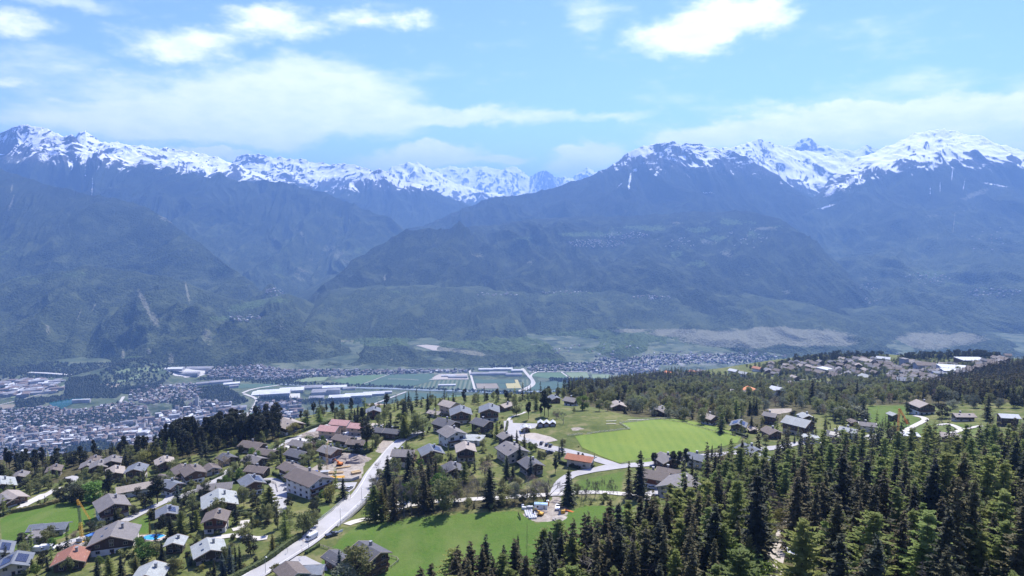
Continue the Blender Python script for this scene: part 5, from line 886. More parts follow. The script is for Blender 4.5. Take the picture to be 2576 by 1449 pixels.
# hamlets on the mountain slopes
VV = []; FF = []; MMi = []; k = 0
def layer_pt(u, v):
    d = ray(u, v); d = d/np.linalg.norm(d); hit, loc, *_ = SC.ray_cast(bpy.context.evaluated_depsgraph_get(), Vector((0, 0, CZ)), Vector(d)); return np.array(loc) if hit else None
bpy.context.view_layer.update()
for (cu, cv_, ru, rv, n_) in [(1500, 612, 75, 10, 110), (1570, 592, 60, 9, 60), (620, 800, 40, 8, 26), (690, 735, 25, 10, 26), (2330, 700, 60, 14, 40), (2500, 735, 70, 12, 40), (1640, 748, 50, 5, 30), (1250, 740, 60, 5, 20), (1880, 600, 60, 25, 26), (1700, 610, 60, 16, 22), (1420, 735, 60, 5, 22), (1700, 895, 90, 10, 60), (1890, 895, 90, 9, 60), (2250, 898, 60, 8, 30), (1500, 880, 120, 14, 26), (2190, 735, 30, 30, 14), (1730, 905, 80, 8, 70), (2480, 600, 50, 40, 14)]:
    for _ in range(n_):
        a = rng.uniform(0, 2*math.pi); r = math.sqrt(rng.rand()); q = layer_pt(cu+math.cos(a)*r*ru, cv_+math.sin(a)*r*rv)
        if q is None or q[1] < 1800: continue
        w = rng.uniform(9, 13); th = rng.uniform(0, 3.1); v = unit_building(w, w*1.25, rng.uniform(6, 9), 3); c, s = math.cos(th), math.sin(th)
        VV.append(np.column_stack([v[:, 0]*c-v[:, 1]*s+q[0], v[:, 0]*s+v[:, 1]*c+q[1], v[:, 2]+q[2]-4])); FF.append(BF+10*k); MMi.append(np.where(BFM == 0, rng.randint(2), 2+rng.choice([0, 1, 1, 2], p=[.35, .25, .25, .15]))); k += 1
o = link('mountain_hamlets', mesh_np('mountain_hamlets', np.vstack(VV), np.vstack(FF), TW_+TR_, np.concatenate(MMi))); tag(o, 'specks of hamlet houses scattered over the mountain slopes', 'hamlets', kind='stuff')
# motorway viaduct
vp_ = [at_z(*zx('H', x, y), 22) for x, y in [(-60, 292), (90, 297), (250, 298), (400, 304), (560, 316), (700, 331), (800, 345)]]
t = bpy.data.objects.new('viaduct', None); COL.objects.link(t); tag(t, 'long curved motorway viaduct at the far left of the valley floor', 'viaduct')
P = np.array(smooth_line(vp_)); V = []
for sgn, zz in ((-11, 0), (11, 0), (11, -3), (-11, -3)): 
    q = offset_line(P, sgn); V.append(np.column_stack([q, P[:, 2]+zz]))
V = np.array(V); n_ = len(P); F = [(a*n_+i, a*n_+i+1, ((a+1) % 4)*n_+i+1, ((a+1) % 4)*n_+i) for a in range(4) for i in range(n_-1)]
link('deck', mesh_np('deck', V.reshape(-1, 3), F, CONC), t)
for i in range(1, n_, 2):
    link('pier', (lambda o: (o.data, bpy.data.objects.remove(o))[0])(MB().box(-3, 3, -3, 3, -2, P[i, 2]-3).build('pier', CONC)), t, (P[i, 0], P[i, 1], 0))
# ------------------------------------------------------------------ trees
def leafmat(name, c1, c2, c3, trans=.25, sc_=.5):
    m = bpy.data.materials.new(name); m.use_nodes = True; n = NT(m.node_tree); b = m.node_tree.nodes['Principled BSDF']; b.inputs['Roughness'].default_value = .75; b.inputs['Specular IOR Level'].default_value = .2
    oi = n.n.new('ShaderNodeObjectInfo'); g = n.new('ShaderNodeNewGeometry', out='Position'); rp = n.n.new('ShaderNodeNewGeometry').outputs['Random Per Island']
    f = n.noise(g, sc_, 3, .6); c = n.mix(n.mr(f, .38, .62), c1, c2); c = n.mix(n.m('MULTIPLY', n.mr(rp, .35, 1.), .7), c, c3)
    hs = n.new('ShaderNodeHueSaturation', {'Color': c, 'Hue': n.mr(oi.outputs['Random'], 0., 1., .480, .520), 'Saturation': .95, 'Value': n.mr(n.m('FRACT', n.m('MULTIPLY', oi.outputs['Random'], 7.31)), 0., 1., .72, 1.3)})
    n.put(b.inputs['Base Color'], hs); tr = n.new('ShaderNodeBsdfTranslucent', {'Color': hs}); ms = n.n.new('ShaderNodeMixShader'); ms.inputs[0].default_value = trans
    n.l.new(b.outputs[0], ms.inputs[1]); n.l.new(tr, ms.inputs[2]); n.l.new(ms.outputs[0], n.n['Material Output'].inputs[0]); return m
BARK = flat('bark', (.055, .042, .032), var=.3, scale=3); BARKG = flat('bark_grey', (.15, .135, .12), var=.3, scale=3)
LM = {'spruce': leafmat('needles_spruce', (.034, .040, .015), (.072, .068, .026), (.135, .105, .042), .25), 'darkspruce': leafmat('needles_dark', (.018, .026, .014), (.038, .047, .022), (.068, .070, .034), .2),
      'larch': leafmat('needles_larch', (.14, .18, .035), (.21, .25, .06), (.27, .30, .09), .55), 'bluespruce': leafmat('needles_blue', (.03, .05, .045), (.05, .075, .065), (.08, .10, .09), .12),
      'pine': leafmat('needles_pine', (.022, .028, .015), (.042, .048, .025), (.07, .07, .04), .2), 'broadleaf': leafmat('leaves_green', (.125, .145, .045), (.19, .205, .075), (.26, .265, .12), .5), 'lime': leafmat('leaves_bright', (.075, .14, .022), (.11, .19, .03), (.17, .25, .05), .4),
      'yellow': leafmat('leaves_yellow', (.13, .13, .03), (.19, .18, .045), (.25, .22, .07), .35), 'willow': leafmat('leaves_silver', (.12, .14, .09), (.18, .20, .13), (.24, .25, .17), .3), 'twigs': leafmat('twigs', (.085, .07, .06), (.13, .11, .095), (.18, .16, .14), .1), 'tawny': leafmat('buds_tawny', (.15, .11, .075), (.20, .145, .10), (.24, .19, .13), .3)}
def cone_np(p, q, r0, r1, k=5):
    p = np.array(p, float); q = np.array(q, float); d = q-p; d = d/(np.linalg.norm(d)+1e-9); a = np.cross(d, [.3, .8, .5]); a /= np.linalg.norm(a); b_ = np.cross(d, a)
    t = np.arange(k)*2*np.pi/k; ring = np.cos(t)[:, None]*a+np.sin(t)[:, None]*b_; v = np.vstack([p+ring*r0, q+ring*r1]); i = np.arange(k); j = (i+1) % k
    return v, np.vstack([np.stack([i, j, j+k], 1), np.stack([i, j+k, i+k], 1)])
class Acc:
    def __init__(s): s.v = []; s.f = []; s.n = 0
    def add(s, v, f): s.v.append(np.asarray(v, float)); s.f.append(np.asarray(f)+s.n); s.n += len(v)
    def tris(s, t): t = np.asarray(t, float).reshape(-1, 3); s.add(t, np.arange(len(t)).reshape(-1, 3))
    def get(s): return np.vstack(s.v), np.vstack(s.f)
def conifer(seed, h=20., r=3.4, whorls=30, per=7, seg=5, droop=.42, low=.05, pw=.70, leaf=.78, air=0., trunk=.26, lift=.10):
    rg = np.random.RandomState(seed); T = Acc(); T.add(*cone_np((0, 0, -1), (0, 0, h*.55), trunk, trunk*.5)); T.add(*cone_np((0, 0, h*.55), (0, 0, h*.99), trunk*.5, .02)); L = []
    lop = rg.uniform(0, 2*np.pi); 
    for w in range(whorls):
        t = low+(1-low)*((w+rg.uniform(-.4, .4))/whorls)
        if t > .995 or t < low: continue
        if air and rg.rand() < air: continue
        z = h*t; Lr = r*(1-t)**pw*(1+.16*math.sin(w*1.7+seed)+.12*math.sin(w*.6+seed*2.3))+.12; n_ = max(3, int(per*(.55+.45*(1-t))))
        for k in range(n_):
            a = 2*np.pi*k/n_+rg.uniform(-.5, .5)+w*.9; ln = Lr*rg.uniform(.55, 1.22)*(1+.12*math.cos(a-lop)); ca, sa = math.cos(a), math.sin(a)
            if rg.rand() < .07: ln *= .4
            z = h*min(.99, max(low, t+rg.uniform(-.75, .75)/whorls*(1-low)))
            sg = max(2, int(seg*(.35+.65*ln/r)))
            prev = np.array([0, 0, z])
            for q in range(sg):
                f0 = (q+.2)/sg; f1 = min(1, f0+1.25/sg); wd = leaf*(1.1-.62*f0)*rg.uniform(.7, 1.25)
                p0 = np.array([ca*ln*f0, sa*ln*f0, z-droop*ln*f0+lift*ln*f0*f0*2]); p1 = np.array([ca*ln*f1, sa*ln*f1, z-droop*ln*f1+lift*ln*f1*f1*2])
                s_ = np.array([-sa, ca, 0])*wd; dn = np.array([0, 0, -wd*.75])
                L += [p0+s_*.9+dn*rg.uniform(0, .6), p0-s_*.9+dn*rg.uniform(0, .6), p1+dn*.15*rg.rand()]
                if rg.rand() < .8: L += [p0, p1, (p0+p1)/2+dn*rg.uniform(.8, 1.5)+s_*rg.uniform(-.5, .5)]
    return T.get(), (np.array(L).reshape(-1, 3), np.arange(len(L)).reshape(-1, 3))
def leafcloud(rg, cen, rad, n, size, flat_=.8):
    d = rg.normal(size=(n, 3)); d /= np.linalg.norm(d, axis=1)[:, None]; p = cen+d*rad*(rg.rand(n, 1)**.38)*np.array([1, 1, flat_])
    a = rg.normal(size=(n, 3)); a /= np.linalg.norm(a, axis=1)[:, None]; b_ = np.cross(a, rg.normal(size=(n, 3))); b_ /= np.linalg.norm(b_, axis=1)[:, None]+1e-9; s = size*rg.uniform(.6, 1.3, (n, 1))
    return np.stack([p+a*s, p-a*s*.6+b_*s*.8, p-a*s*.5-b_*s*.8], 1).reshape(-1, 3)
def broad(seed, h=10., r=4., n=900, clumps=16, leaf=.34, low=.22, trunk=.2, shape='round', k=5):
    rg = np.random.RandomState(seed); T = Acc(); T.add(*cone_np((0, 0, -.8), (rg.uniform(-.2, .2), 0, h*.45), trunk, trunk*.55, k)); L = []
    cz = h*(low+1)/2; hz_ = h*(1-low)/2
    for c in range(clumps):
        a = rg.uniform(0, 2*np.pi); e = rg.uniform(-1, 1); q = math.sqrt(max(0, 1-e*e))*rg.uniform(.35, .78)
        if shape == 'cone': q *= (1-.6*(e+1)/2)
        cen = np.array([math.cos(a)*q*r, math.sin(a)*q*r, cz+e*hz_*.80]); rad = r*rg.uniform(.28, .46) if shape != 'tall' else r*rg.uniform(.4, .65)
        T.add(*cone_np((0, 0, h*rg.uniform(.2, .42)), cen, trunk*.4, .03, 3)); L.append(leafcloud(rg, cen, rad, n//clumps, leaf))
    L = np.vstack(L); return T.get(), (L, np.arange(len(L)).reshape(-1, 3))
def bare(seed, h=10., spread=.55, stems=1, depth=4, trunk=.18, k=3, twig=1):
    rg = np.random.RandomState(seed); T = Acc(); Lv = []
    def grow(p, d, ln, rad, lev):
        q = p+d*ln; T.add(*cone_np(p, q, rad, rad*.62, k))
        if lev == 0:
            for _ in range(4*twig):
                e = d+rg.normal(size=3)*.6; e /= np.linalg.norm(e); s = np.cross(e, rg.normal(size=3)); s /= np.linalg.norm(s)+1e-9; o = p+(q-p)*rg.rand(); L2 = ln*rg.uniform(.5, 1.1); Lv.extend([o-s*.035, o+s*.035, o+e*L2])
            return
        for _ in range(3 if lev > 1 else 4):
            e = d+rg.normal(size=3)*spread; e[2] += .18; e /= np.linalg.norm(e); grow(p+(q-p)*rg.uniform(.55, 1), e, ln*rg.uniform(.6, .85), rad*.55, lev-1)
    for s in range(stems):
        d = np.array([rg.uniform(-.35, .35), rg.uniform(-.35, .35), 1]) if stems > 1 else np.array([0, 0, 1.]); d /= np.linalg.norm(d); grow(np.array([rg.uniform(-.4, .4)*(stems > 1), rg.uniform(-.4, .4)*(stems > 1), -.5]), d, h*.34, trunk, depth)
    L = np.array(Lv); return T.get(), (L, np.arange(len(L)).reshape(-1, 3))
def dead_larch(seed, h=17., r=4.):
    rg = np.random.RandomState(seed); T = Acc(); T.add(*cone_np((0, 0, -1), (.3, 0, h), .24, .04, 5)); L = []
    for w in range(46):
        t = .22+.76*w/46; z = h*t; a = rg.uniform(0, 6.28); ln = r*(1-t)**.6*rg.uniform(.5, 1.1); e = np.array([math.cos(a)*ln, math.sin(a)*ln, -.25*ln+rg.uniform(-.3, .3)]); T.add(*cone_np((0, 0, z), np.array([0, 0, z])+e, .05, .012, 3))
        for _ in range(9):
            o = np.array([0, 0, z])+e*rg.uniform(.3, 1); d = rg.normal(size=3); d /= np.linalg.norm(d); s = np.cross(d, [0, .3, 1]); s /= np.linalg.norm(s)+1e-9; L += [o-s*.03, o+s*.03, o+d*rg.uniform(.4, .9)]
    return T.get(), (np.array(L), np.arange(len(L)).reshape(-1, 3))
PROTO = {}   # kind -> list of (trunk mesh, crown mesh, joined mesh, height)
def reg(kind, gens, leafm, bark=BARK):
    L = []
    for tk, cr in gens:
        H = max(cr[0][:, 2].max(), tk[0][:, 2].max())
        L.append((mesh_np(kind+'_trunk', *tk, bark), mesh_np(kind+'_crown', *cr, LM[leafm]), mesh_np(kind, np.vstack([tk[0], cr[0]]), np.vstack([tk[1], cr[1]+len(tk[0])]), [bark, LM[leafm]], np.concatenate([np.zeros(len(tk[1]), int), np.ones(len(cr[1]), int)])), H))
    PROTO[kind] = L
reg('spruce', [conifer(s, 20, rr, 36, 8, 6, dr) for s, rr, dr in [(1, 4.3, .5), (2, 4.0, .42), (3, 4.9, .5), (4, 3.6, .55), (5, 4.5, .4)]], 'spruce')
reg('darkspruce', [conifer(s, 20, rr, 38, 9, 6, .5) for s, rr in [(11, 4.2), (12, 4.8), (13, 3.8)]], 'darkspruce')
reg('larch', [conifer(s, 20, rr, 34, 9, 7, .12, .10, .50, .92, .12, .24, .05) for s, rr in [(21, 5.6), (22, 6.4), (23, 4.9), (24, 7.0)]], 'larch')
reg('bluespruce', [conifer(s, 20, rr, 34, 9, 6, .38, .03) for s, rr in [(31, 4.2), (32, 4.8)]], 'bluespruce')
reg('thuja', [conifer(s, 20, rr, 34, 9, 5, -.3, .02, .55, .8) for s, rr in [(33, 4.2)]], 'yellow')
reg('pine', [broad(s, 18, 3.6, 1900, 22, .42, lo, .26, sh) for s, lo, sh in [(41, .32, 'cone'), (42, .4, 'round'), (43, .25, 'cone'), (44, .35, 'round')]], 'pine')
reg('broadleaf', [broad(s, 10, 4., 1500, 20, .30, .12) for s in (51, 52, 53, 54)], 'broadleaf'); reg('lime', [broad(s, 10, 3.6, 1800, 22, .30, .08) for s in (61, 62)], 'lime'); reg('yellow', [broad(s, 10, 4., 1500, 18, .3, .1) for s in (63, 64)], 'yellow')
reg('willow', [broad(s, 10, 4.5, 1500, 18, .3, .1) for s in (65, 66)], 'willow'); reg('poplar', [broad(s, 14, 1.5, 1100, 16, .3, .08, .15, 'tall') for s in (67, 68)], 'broadleaf'); reg('darkleaf', [broad(s, 10, 4.2, 1500, 20, .32, .1) for s in (69, 70)], 'pine')
reg('bare', [bare(s, 12, .42) for s in (71, 72, 73)]+[bare(74, 12, .4, 4, 3)], 'twigs', BARKG); reg('tawny', [broad(s, 10, 3.6, 900, 16, .2, .15) for s in (75, 76)], 'tawny', BARKG); reg('deadlarch', [dead_larch(s) for s in (77, 78)], 'twigs', BARKG)
reg('bush', [broad(s, 3, 2., 500, 10, .26, .0, .08) for s in (81, 82, 83)], 'broadleaf'); reg('darkbush', [broad(s, 3, 1.9, 500, 10, .26, .0, .08) for s in (84, 85)], 'pine'); reg('yellowbush', [broad(s, 3, 2.2, 500, 10, .26, .0, .08) for s in (86,)], 'yellow')
KN = {'spruce': ('spruce_tree', 'spruce'), 'darkspruce': ('spruce_tree', 'spruce'), 'larch': ('larch_tree', 'larch'), 'bluespruce': ('spruce_tree', 'spruce'), 'thuja': ('conifer_tree', 'conifer'), 'pine': ('pine_tree', 'pine'), 'broadleaf': ('leafy_tree', 'tree'), 'lime': ('leafy_tree', 'tree'), 'yellow': ('leafy_tree', 'tree'),
      'willow': ('leafy_tree', 'tree'), 'poplar': ('poplar_tree', 'poplar'), 'darkleaf': ('pine_tree', 'pine'), 'bare': ('bare_tree', 'bare tree'), 'tawny': ('bare_tree', 'bare tree'), 'deadlarch': ('bare_tree', 'bare tree'), 'bush': ('garden_bush', 'bush'), 'darkbush': ('garden_bush', 'bush'), 'yellowbush': ('garden_bush', 'bush')}
ADJ = {'spruce': 'olive-brown spruce', 'darkspruce': 'nearly black spruce', 'larch': 'light green larch', 'bluespruce': 'blue-grey spruce', 'thuja': 'yellow-green conifer', 'pine': 'dark green pine', 'broadleaf': 'green leafy tree', 'lime': 'bright green leafy tree', 'yellow': 'yellow-green leafy tree', 'willow': 'silvery leafy tree', 'poplar': 'slim pale poplar',
       'darkleaf': 'dark round-topped pine', 'bare': 'leafless grey tree', 'tawny': 'tawny budding tree', 'deadlarch': 'dead grey larch', 'bush': 'green bush', 'darkbush': 'dark clipped bush', 'yellowbush': 'yellow-green bush'}
# ------------------------------------------------------------------ road furniture, vehicles, building sites, hedges and fences
def thing(name, label, cat, p, rz=0, group=None):
    t = bpy.data.objects.new(name, None); COL.objects.link(t); t.location = p; t.rotation_euler = (0, 0, rz); tag(t, label, cat, group); return t
def wdir(z, a, b_):
    p, q = GZ(z, *a), GZ(z, *b_); return math.atan2(q[1]-p[1], q[0]-p[0])
RUB = flat('rubber', (.02, .02, .02)); STEEL = flat('galvanised_steel', (.35, .36, .37), .5, metal=.4); YEL = flat('yellow_paint', (.55, .30, .03), .5, spec=.4); ORG = flat('orange_paint', (.60, .18, .03), .5, spec=.4); BLU = flat('blue_paint', (.05, .16, .42), .5, spec=.4); WHP = flat('white_paint', (.62, .63, .64), .5, spec=.5); DRKP = flat('dark_paint', (.03, .035, .05), .35, spec=.5); SIL = flat('silver_paint', (.35, .36, .38), .35, spec=.6)
PLANK = woodmat('planks', (.34, .24, .13), (.48, .36, .2)); BAG = flat('bag_fabric', (.55, .56, .58), var=.2, scale=2); FENCEW = woodmat('fence_wood', (.20, .17, .13), (.32, .28, .22)); FENCEP = woodmat('fence_pale', (.42, .40, .34), (.58, .55, .48))
LAMPG = flat('lamp_lens', (.6, .6, .55), .2); TAIL = flat('tail_lens', (.3, .02, .02), .2)
def wheel(t, x, y, r=.33, w=.22):
    b_ = MB(); b_.tube((x, y-w/2, r), (x, y+w/2, r), r, k=12); wb = b_.build('wheel', RUB, t); c = MB(); s = 1 if y > 0 else -1; c.tube((x, y+s*w/2+.004*s, r), (x, y+s*(w/2+.02), r), r*.6, k=10); c.build('rim', STEEL, wb)
def car(z, x, y, rz, paint, label, kind='car', p=None):
    p = GZ(z, x, y) if p is None else p; p = p+np.array([0, 0, .3]); t = thing('parked_'+kind if kind != 'van' else 'van', label, kind, p, rz); L, Wd = (4.4, 1.8) if kind == 'car' else (5.6, 2.1)
    if kind == 'van':
        b_ = MB(); b_.prismx([(-1.02, .45), (1.02, .45), (1.02, 2.1), (.85, 2.45), (-.85, 2.45), (-1.02, 2.1)], -2.8, 1.5); b_.build('body', paint, t)
        b_ = MB(); b_.prism([(1.503, .45), (2.8, .45), (2.8, 1.0), (2.4, 1.3), (1.9, 2.25), (1.503, 2.42)], -1.0, 1.0); b_.build('cab', paint, t)
        b_ = MB(); b_.add([(2.38, -.9, 1.36), (2.38, .9, 1.36), (1.95, .8, 2.18), (1.95, -.8, 2.18), (2.42, -.9, 1.37), (2.42, .9, 1.37), (1.99, .8, 2.19), (1.99, -.8, 2.19)], [(4, 5, 6, 7), (0, 3, 2, 1), (0, 1, 5, 4), (1, 2, 6, 5), (2, 3, 7, 6), (3, 0, 4, 7)]); b_.build('windscreen', mg, t)
        for s in (-1, 1): MB().box(1.55, 2.1, s*1.003-.01, s*1.003+.01, 1.35, 2.0).build('side_window', mg, t); MB().box(2.803, 2.83, s*.75-.15, s*.75+.15, .8, 1.0).build('headlight', LAMPG, t)
        for xx in (-1.8, 1.9):
            for s in (-1, 1): wheel(t, xx, s*.95, .36)
    else:
        h1 = .95 if kind == 'car' else 1.05; b_ = MB(); b_.prism([(-L/2, .35), (L/2, .35), (L/2+.02, .62), (L/2-.12, .85), (L/2-1.1, h1), (-L/2+.1, h1), (-L/2-.02, .75)], -Wd/2, Wd/2); b_.build('body', paint, t)
        x0, x1 = (-L/2+.35, L/2-1.2) if kind == 'car' else (-.3, L/2-1.3)
        b_ = MB(); v = [(x0, -.85, h1+.003), (x1, -.85, h1+.003), (x1, .85, h1+.003), (x0, .85, h1+.003), (x0+.45, -.68, h1+.5), (x1-.8, -.68, h1+.5), (x1-.8, .68, h1+.5), (x0+.45, .68, h1+.5)]; b_.add(v, [(3, 2, 1, 0), (0, 1, 5, 4), (1, 2, 6, 5), (2, 3, 7, 6), (3, 0, 4, 7), (4, 5, 6, 7)]); b_.build('cabin_glass', mg, t)
        MB().box(x0+.42, x1-.78, -.70, .70, h1+.503, h1+.55).build('car_roof', paint, t)
        for s in (-1, 1):
            MB().box(L/2-.02, L/2+.04, s*.62-.17, s*.62+.17, .64, .8).build('headlight', LAMPG, t); MB().box(-L/2-.05, -L/2-.025, s*.66-.14, s*.66+.14, .62, .82).build('tail_light', TAIL, t)
            for xx in (-L*.31, L*.31): wheel(t, xx, s*(Wd/2-.1))
    return t
car('B', 725, 742, R(15), SIL, 'silver car parked at the corner of the apartment chalet')
for x, y, l in [(1165, 570, 'leftmost of the three dark blue cars below the gravel area'), (1208, 583, 'middle of the three dark blue cars below the gravel area'), (1239, 591, 'rightmost of the three dark blue cars below the gravel area')]: car('C', x, y, R(75), DRKP, l)
car('C', 1232, 645, R(20), DRKP, 'dark estate car parked by the hedge below the three blue cars'); car('D', 430, 940, R(-10), WHP, 'white car parked left below the reddish-brown roofed chalet'); car('D', 525, 938, R(25), WHP, 'white pickup parked beside the low grey roof', 'pickup'); car('D', 462, 1012, R(30), DRKP, 'dark car in front of the large grey-roofed building')
car('B', 920, 1150, math.atan2(-1, -1)+.25, WHP, 'white delivery van driving down the main road', 'van'); car('B', 1222, 296, R(40), WHP, 'white van between the unfinished pink-roofed houses', 'van'); car('A', 2100, 492, R(60), DRKP, 'dark car parked beside the small garage'); car('A', 2222, 470, R(20), DRKP, 'dark car at the bend of the upper lane')
car('B', 1086, 1120, R(40), DRKP, 'dark pickup standing on the verge of the main road', 'pickup'); car('B', 1233, 735, R(70), SIL, 'grey car on the yard below the building site'); car('F', 460, 340, R(80), WHP, 'white pickup on the gravel patch in the meadow', 'pickup'); car('A', 460, 1205, R(10), WHP, 'white van on the left building site', 'van'); car('A', 375, 1220, R(5), WHP, 'white van beside the first one on the left building site', 'van')
# street lamps
for z, x, yb, yt, l in [('B', 1158, 1042, 893, 'street lamp in the middle of the bridge'), ('B', 1333, 852, 725, 'street lamp at the far end of the bridge'), ('B', 896, 1250, 1085, 'street lamp beside the white delivery van'), ('B', 541, 1435, 1285, 'street lamp over the long hedge at the bottom')]:
    p = GZ(z, x, yb); u, vt = zx(z, x, yt); d = ray(u, vt); h_ = CZ+d[2]*p[1]/d[1]-p[2]; t = thing('street_lamp', l, 'street lamp', p, R(-50)); MB().tube((0, 0, -.3), (0, 0, h_), .10, .06, 8).build('pole', STEEL, t); MB().tube((0, 0, h_-.05), (1.3, 0, h_+.15), .05, .04).build('arm', STEEL, t); MB().box(1.1, 1.9, -.16, .16, h_+.08, h_+.22).build('lamp_head', WHP, t)
# bridge
i0 = int(np.argmin(np.hypot(*(MRP[:, :2]-GZ('B', 1040, 1040)[:2]).T))); i1 = int(np.argmin(np.hypot(*(MRP[:, :2]-GZ('B', 1330, 800)[:2]).T)))
seg = MRP[i0:i1+1, :2]; sz = MRZ[i0:i1+1]; t = thing('road_bridge', 'light concrete road bridge carrying the main road over the track', 'bridge', (0, 0, 0)); n_ = len(seg)
def strip(prof, name, m, par):
    V = []
    for off, dz in prof: q = offset_line(seg, off); V.append(np.column_stack([q, sz+dz]))
    k = len(prof); V = np.array(V).reshape(-1, 3); F = [(a*n_+i, a*n_+i+1, ((a+1) % k)*n_+i+1, ((a+1) % k)*n_+i) for a in range(k) for i in range(n_-1)]; return link(name, mesh_np(name, V, F, m), par)
strip([(-5.6, -.12), (5.6, -.12), (5.6, -1.3), (-5.6, -1.3)], 'deck', CONC, t)
for s in (-1, 1):
    strip([(s*5.2, -.117), (s*5.5, -.117), (s*5.5, .25), (s*5.2, .25)], 'kerb', CONC, t); strip([(s*5.32, .55), (s*5.42, .55), (s*5.42, .72), (s*5.32, .72)], 'railing', STEEL, t); strip([(s*5.32, 1.05), (s*5.42, 1.05), (s*5.42, 1.15), (s*5.32, 1.15)], 'railing', STEEL, t)
    q = offset_line(seg, s*5.37)
    for i in range(0, n_, 1): MB().box(q[i, 0]-.05, q[i, 0]+.05, q[i, 1]-.05, q[i, 1]+.05, sz[i]+.253, sz[i]+1.1).build('post', STEEL, t)
    for i in np.linspace(3, n_-4, 3).astype(int):
        q2 = offset_line(seg, s*3.6); g0 = zt(q2[i, 0], q2[i, 1]).item(); MB().box(q2[i, 0]-.45, q2[i, 0]+.45, q2[i, 1]-.45, q2[i, 1]+.45, g0-1, sz[i]-1.303).build('pier', CONC, t)
# painted edge lines of the main road
for s, wd in ((-3.1, .18), (3.1, .18)):
    A1 = offset_line(MRP, s-wd/2); A2 = offset_line(MRP, s+wd/2); V = np.vstack([np.column_stack([A1, MRZ+.02]), np.column_stack([A2, MRZ+.02])]); o = link('road_markings', mesh_np('road_markings', V, grid_faces(2, len(MRP)), WHITEP)); o['kind'] = 'structure'
# cranes
def lattice(b_, p, q, w, n, r=.06):
    p = Vector(p); q = Vector(q); d = (q-p).normalized(); a = d.cross(Vector((0, 1, 0))).normalized() if abs(d.y) < .9 else Vector((1, 0, 0)); c = d.cross(a); cs = [a*w/2+c*w/2, a*w/2-c*w/2, -a*w/2-c*w/2, -a*w/2+c*w/2]
    for k in cs: b_.tube(p+k, q+k, r, k=4)
    for i in range(n):
        u0 = p+(q-p)*(i/n); u1 = p+(q-p)*((i+1)/n)
        for j in range(4): b_.tube(u0+cs[j], u1+cs[(j+1) % 4], r*.7, k=3); b_.tube(u1+cs[j], u1+cs[(j+1) % 4], r*.7, k=3)
def hgt(z, x, yb, yt):
    p = GZ(z, x, yb); u, vt = zx(z, x, yt); d = ray(u, vt); return p, CZ+d[2]*p[1]/d[1]-p[2]
p, h_ = hgt('A', 790, 1135, 775); t = thing('folding_crane', 'yellow folding crane standing with folded jib beside the left meadow', 'crane', p, 0)
b_ = MB(); lattice(b_, (0, 0, 1.2), (-.2, 0, h_*.55), 1.0, 8, .065); b_.build('mast', YEL, t); b_ = MB(); lattice(b_, (-.2, 0, h_*.552), (-.5, 0, h_), .7, 7, .06); b_.build('inner_mast', DRKP, t); b_ = MB(); lattice(b_, (-.5, 0, h_+.1), (-.7, 0, h_*1.16), .5, 2, .07); lattice(b_, (-.6, 0, h_*1.15), (4.3, -.5, h_*.66), .5, 9, .045); b_.build('jib', YEL, t)
b_ = MB(); b_.box(-2.2, 2.2, -1.3, 1.3, .4, 1.15); b_.box(-2.6, 2.6, -.3, .3, .0, .39); b_.box(-.3, .3, -2.6, 2.6, -.1, .38); b_.build('base', YEL, t); MB().box(-1.9, .6, -1.1, 1.1, 1.153, 2.6).build('ballast', CONC, t)
p, h_ = hgt('B', 1048, 595, 358); t = thing('tower_crane', 'slender tower crane rising from the building site by the main road', 'crane', p, 0); b_ = MB(); lattice(b_, (0, 0, -.5), (0, 0, h_*.93), .9, 16, .045); b_.build('mast', PLANK, t); b_ = MB(); lattice(b_, (0, 0, h_*.935), (0, 0, h_*1.02), .8, 2, .06); lattice(b_, (0, .6, h_*.95), (-.5, 7, h_*.96), .6, 5, .04); b_.build('jib', PLANK, t); b_ = MB(); b_.box(-.5, .5, -3, -2, h_*.93-.6, h_*.93); lattice(b_, (0, -.6, h_*.95), (0, -3, h_*.95), .6, 3, .04); b_.build('counter_jib', CONC, t); MB().box(-1.5, 1.5, -1.5, 1.5, -.3, .6).build('base', CONC, t)
p, h_ = hgt('E', 1251, 968, 690); t = thing('folding_crane', 'orange folding crane with lowered jib in front of the tall dark barn', 'crane', p, 0); b_ = MB(); lattice(b_, (0, 0, 0), (0, 0, h_), .9, 16, .07); b_.build('mast', ORG, t); b_ = MB(); lattice(b_, (0, 0, h_+.1), (5.2, -1, h_*.5), .9, 11, .08); b_.build('jib', ORG, t); MB().box(-1.8, 1.8, -1.5, 1.5, -.4, .8).build('base', ORG, t)
# excavator
def digger(z, x, y, rz, m, lab, s=1.):
    p = GZ(z, x, y); t = thing('excavator', lab, 'excavator', p+np.array([0, 0, .1]), rz); t.scale = (s, s, s)
    for sg in (-1, 1): MB().prism([(-1.6, .1), (-1.3, 0), (1.3, 0), (1.6, .1), (1.6, .6), (1.3, .75), (-1.3, .75), (-1.6, .6)], sg*1.0-.25, sg*1.0+.25).build('track', RUB, t)
    MB().box(-1.7, 1.1, -1.1, 1.1, .78, 1.75).build('body', m, t); c = MB().box(.1, 1.2, .15, 1.08, 1.753, 2.8).build('cab', m, t); MB().box(.3, 1.1, 1.083, 1.1, 1.95, 2.6).build('window', mg, c)
    b_ = MB(); b_.tube((1.1, -.3, 1.4), (3.2, -.3, 3.4), .22, .18); b_.tube((3.2, -.3, 3.4), (4.6, -.3, 1.6), .17, .13); b_.build('arm', m, t); MB().prism([(4.2, .5), (5.1, .6), (5.0, 1.5), (4.4, 1.6)], -.7, .1).build('bucket', RUB, t)
digger('F', 285, 408, R(150), YEL, 'yellow excavator on the gravel patch beside the white bags', .8); digger('B', 1150, 540, R(160), ORG, 'orange excavator in the building pit by the main road')
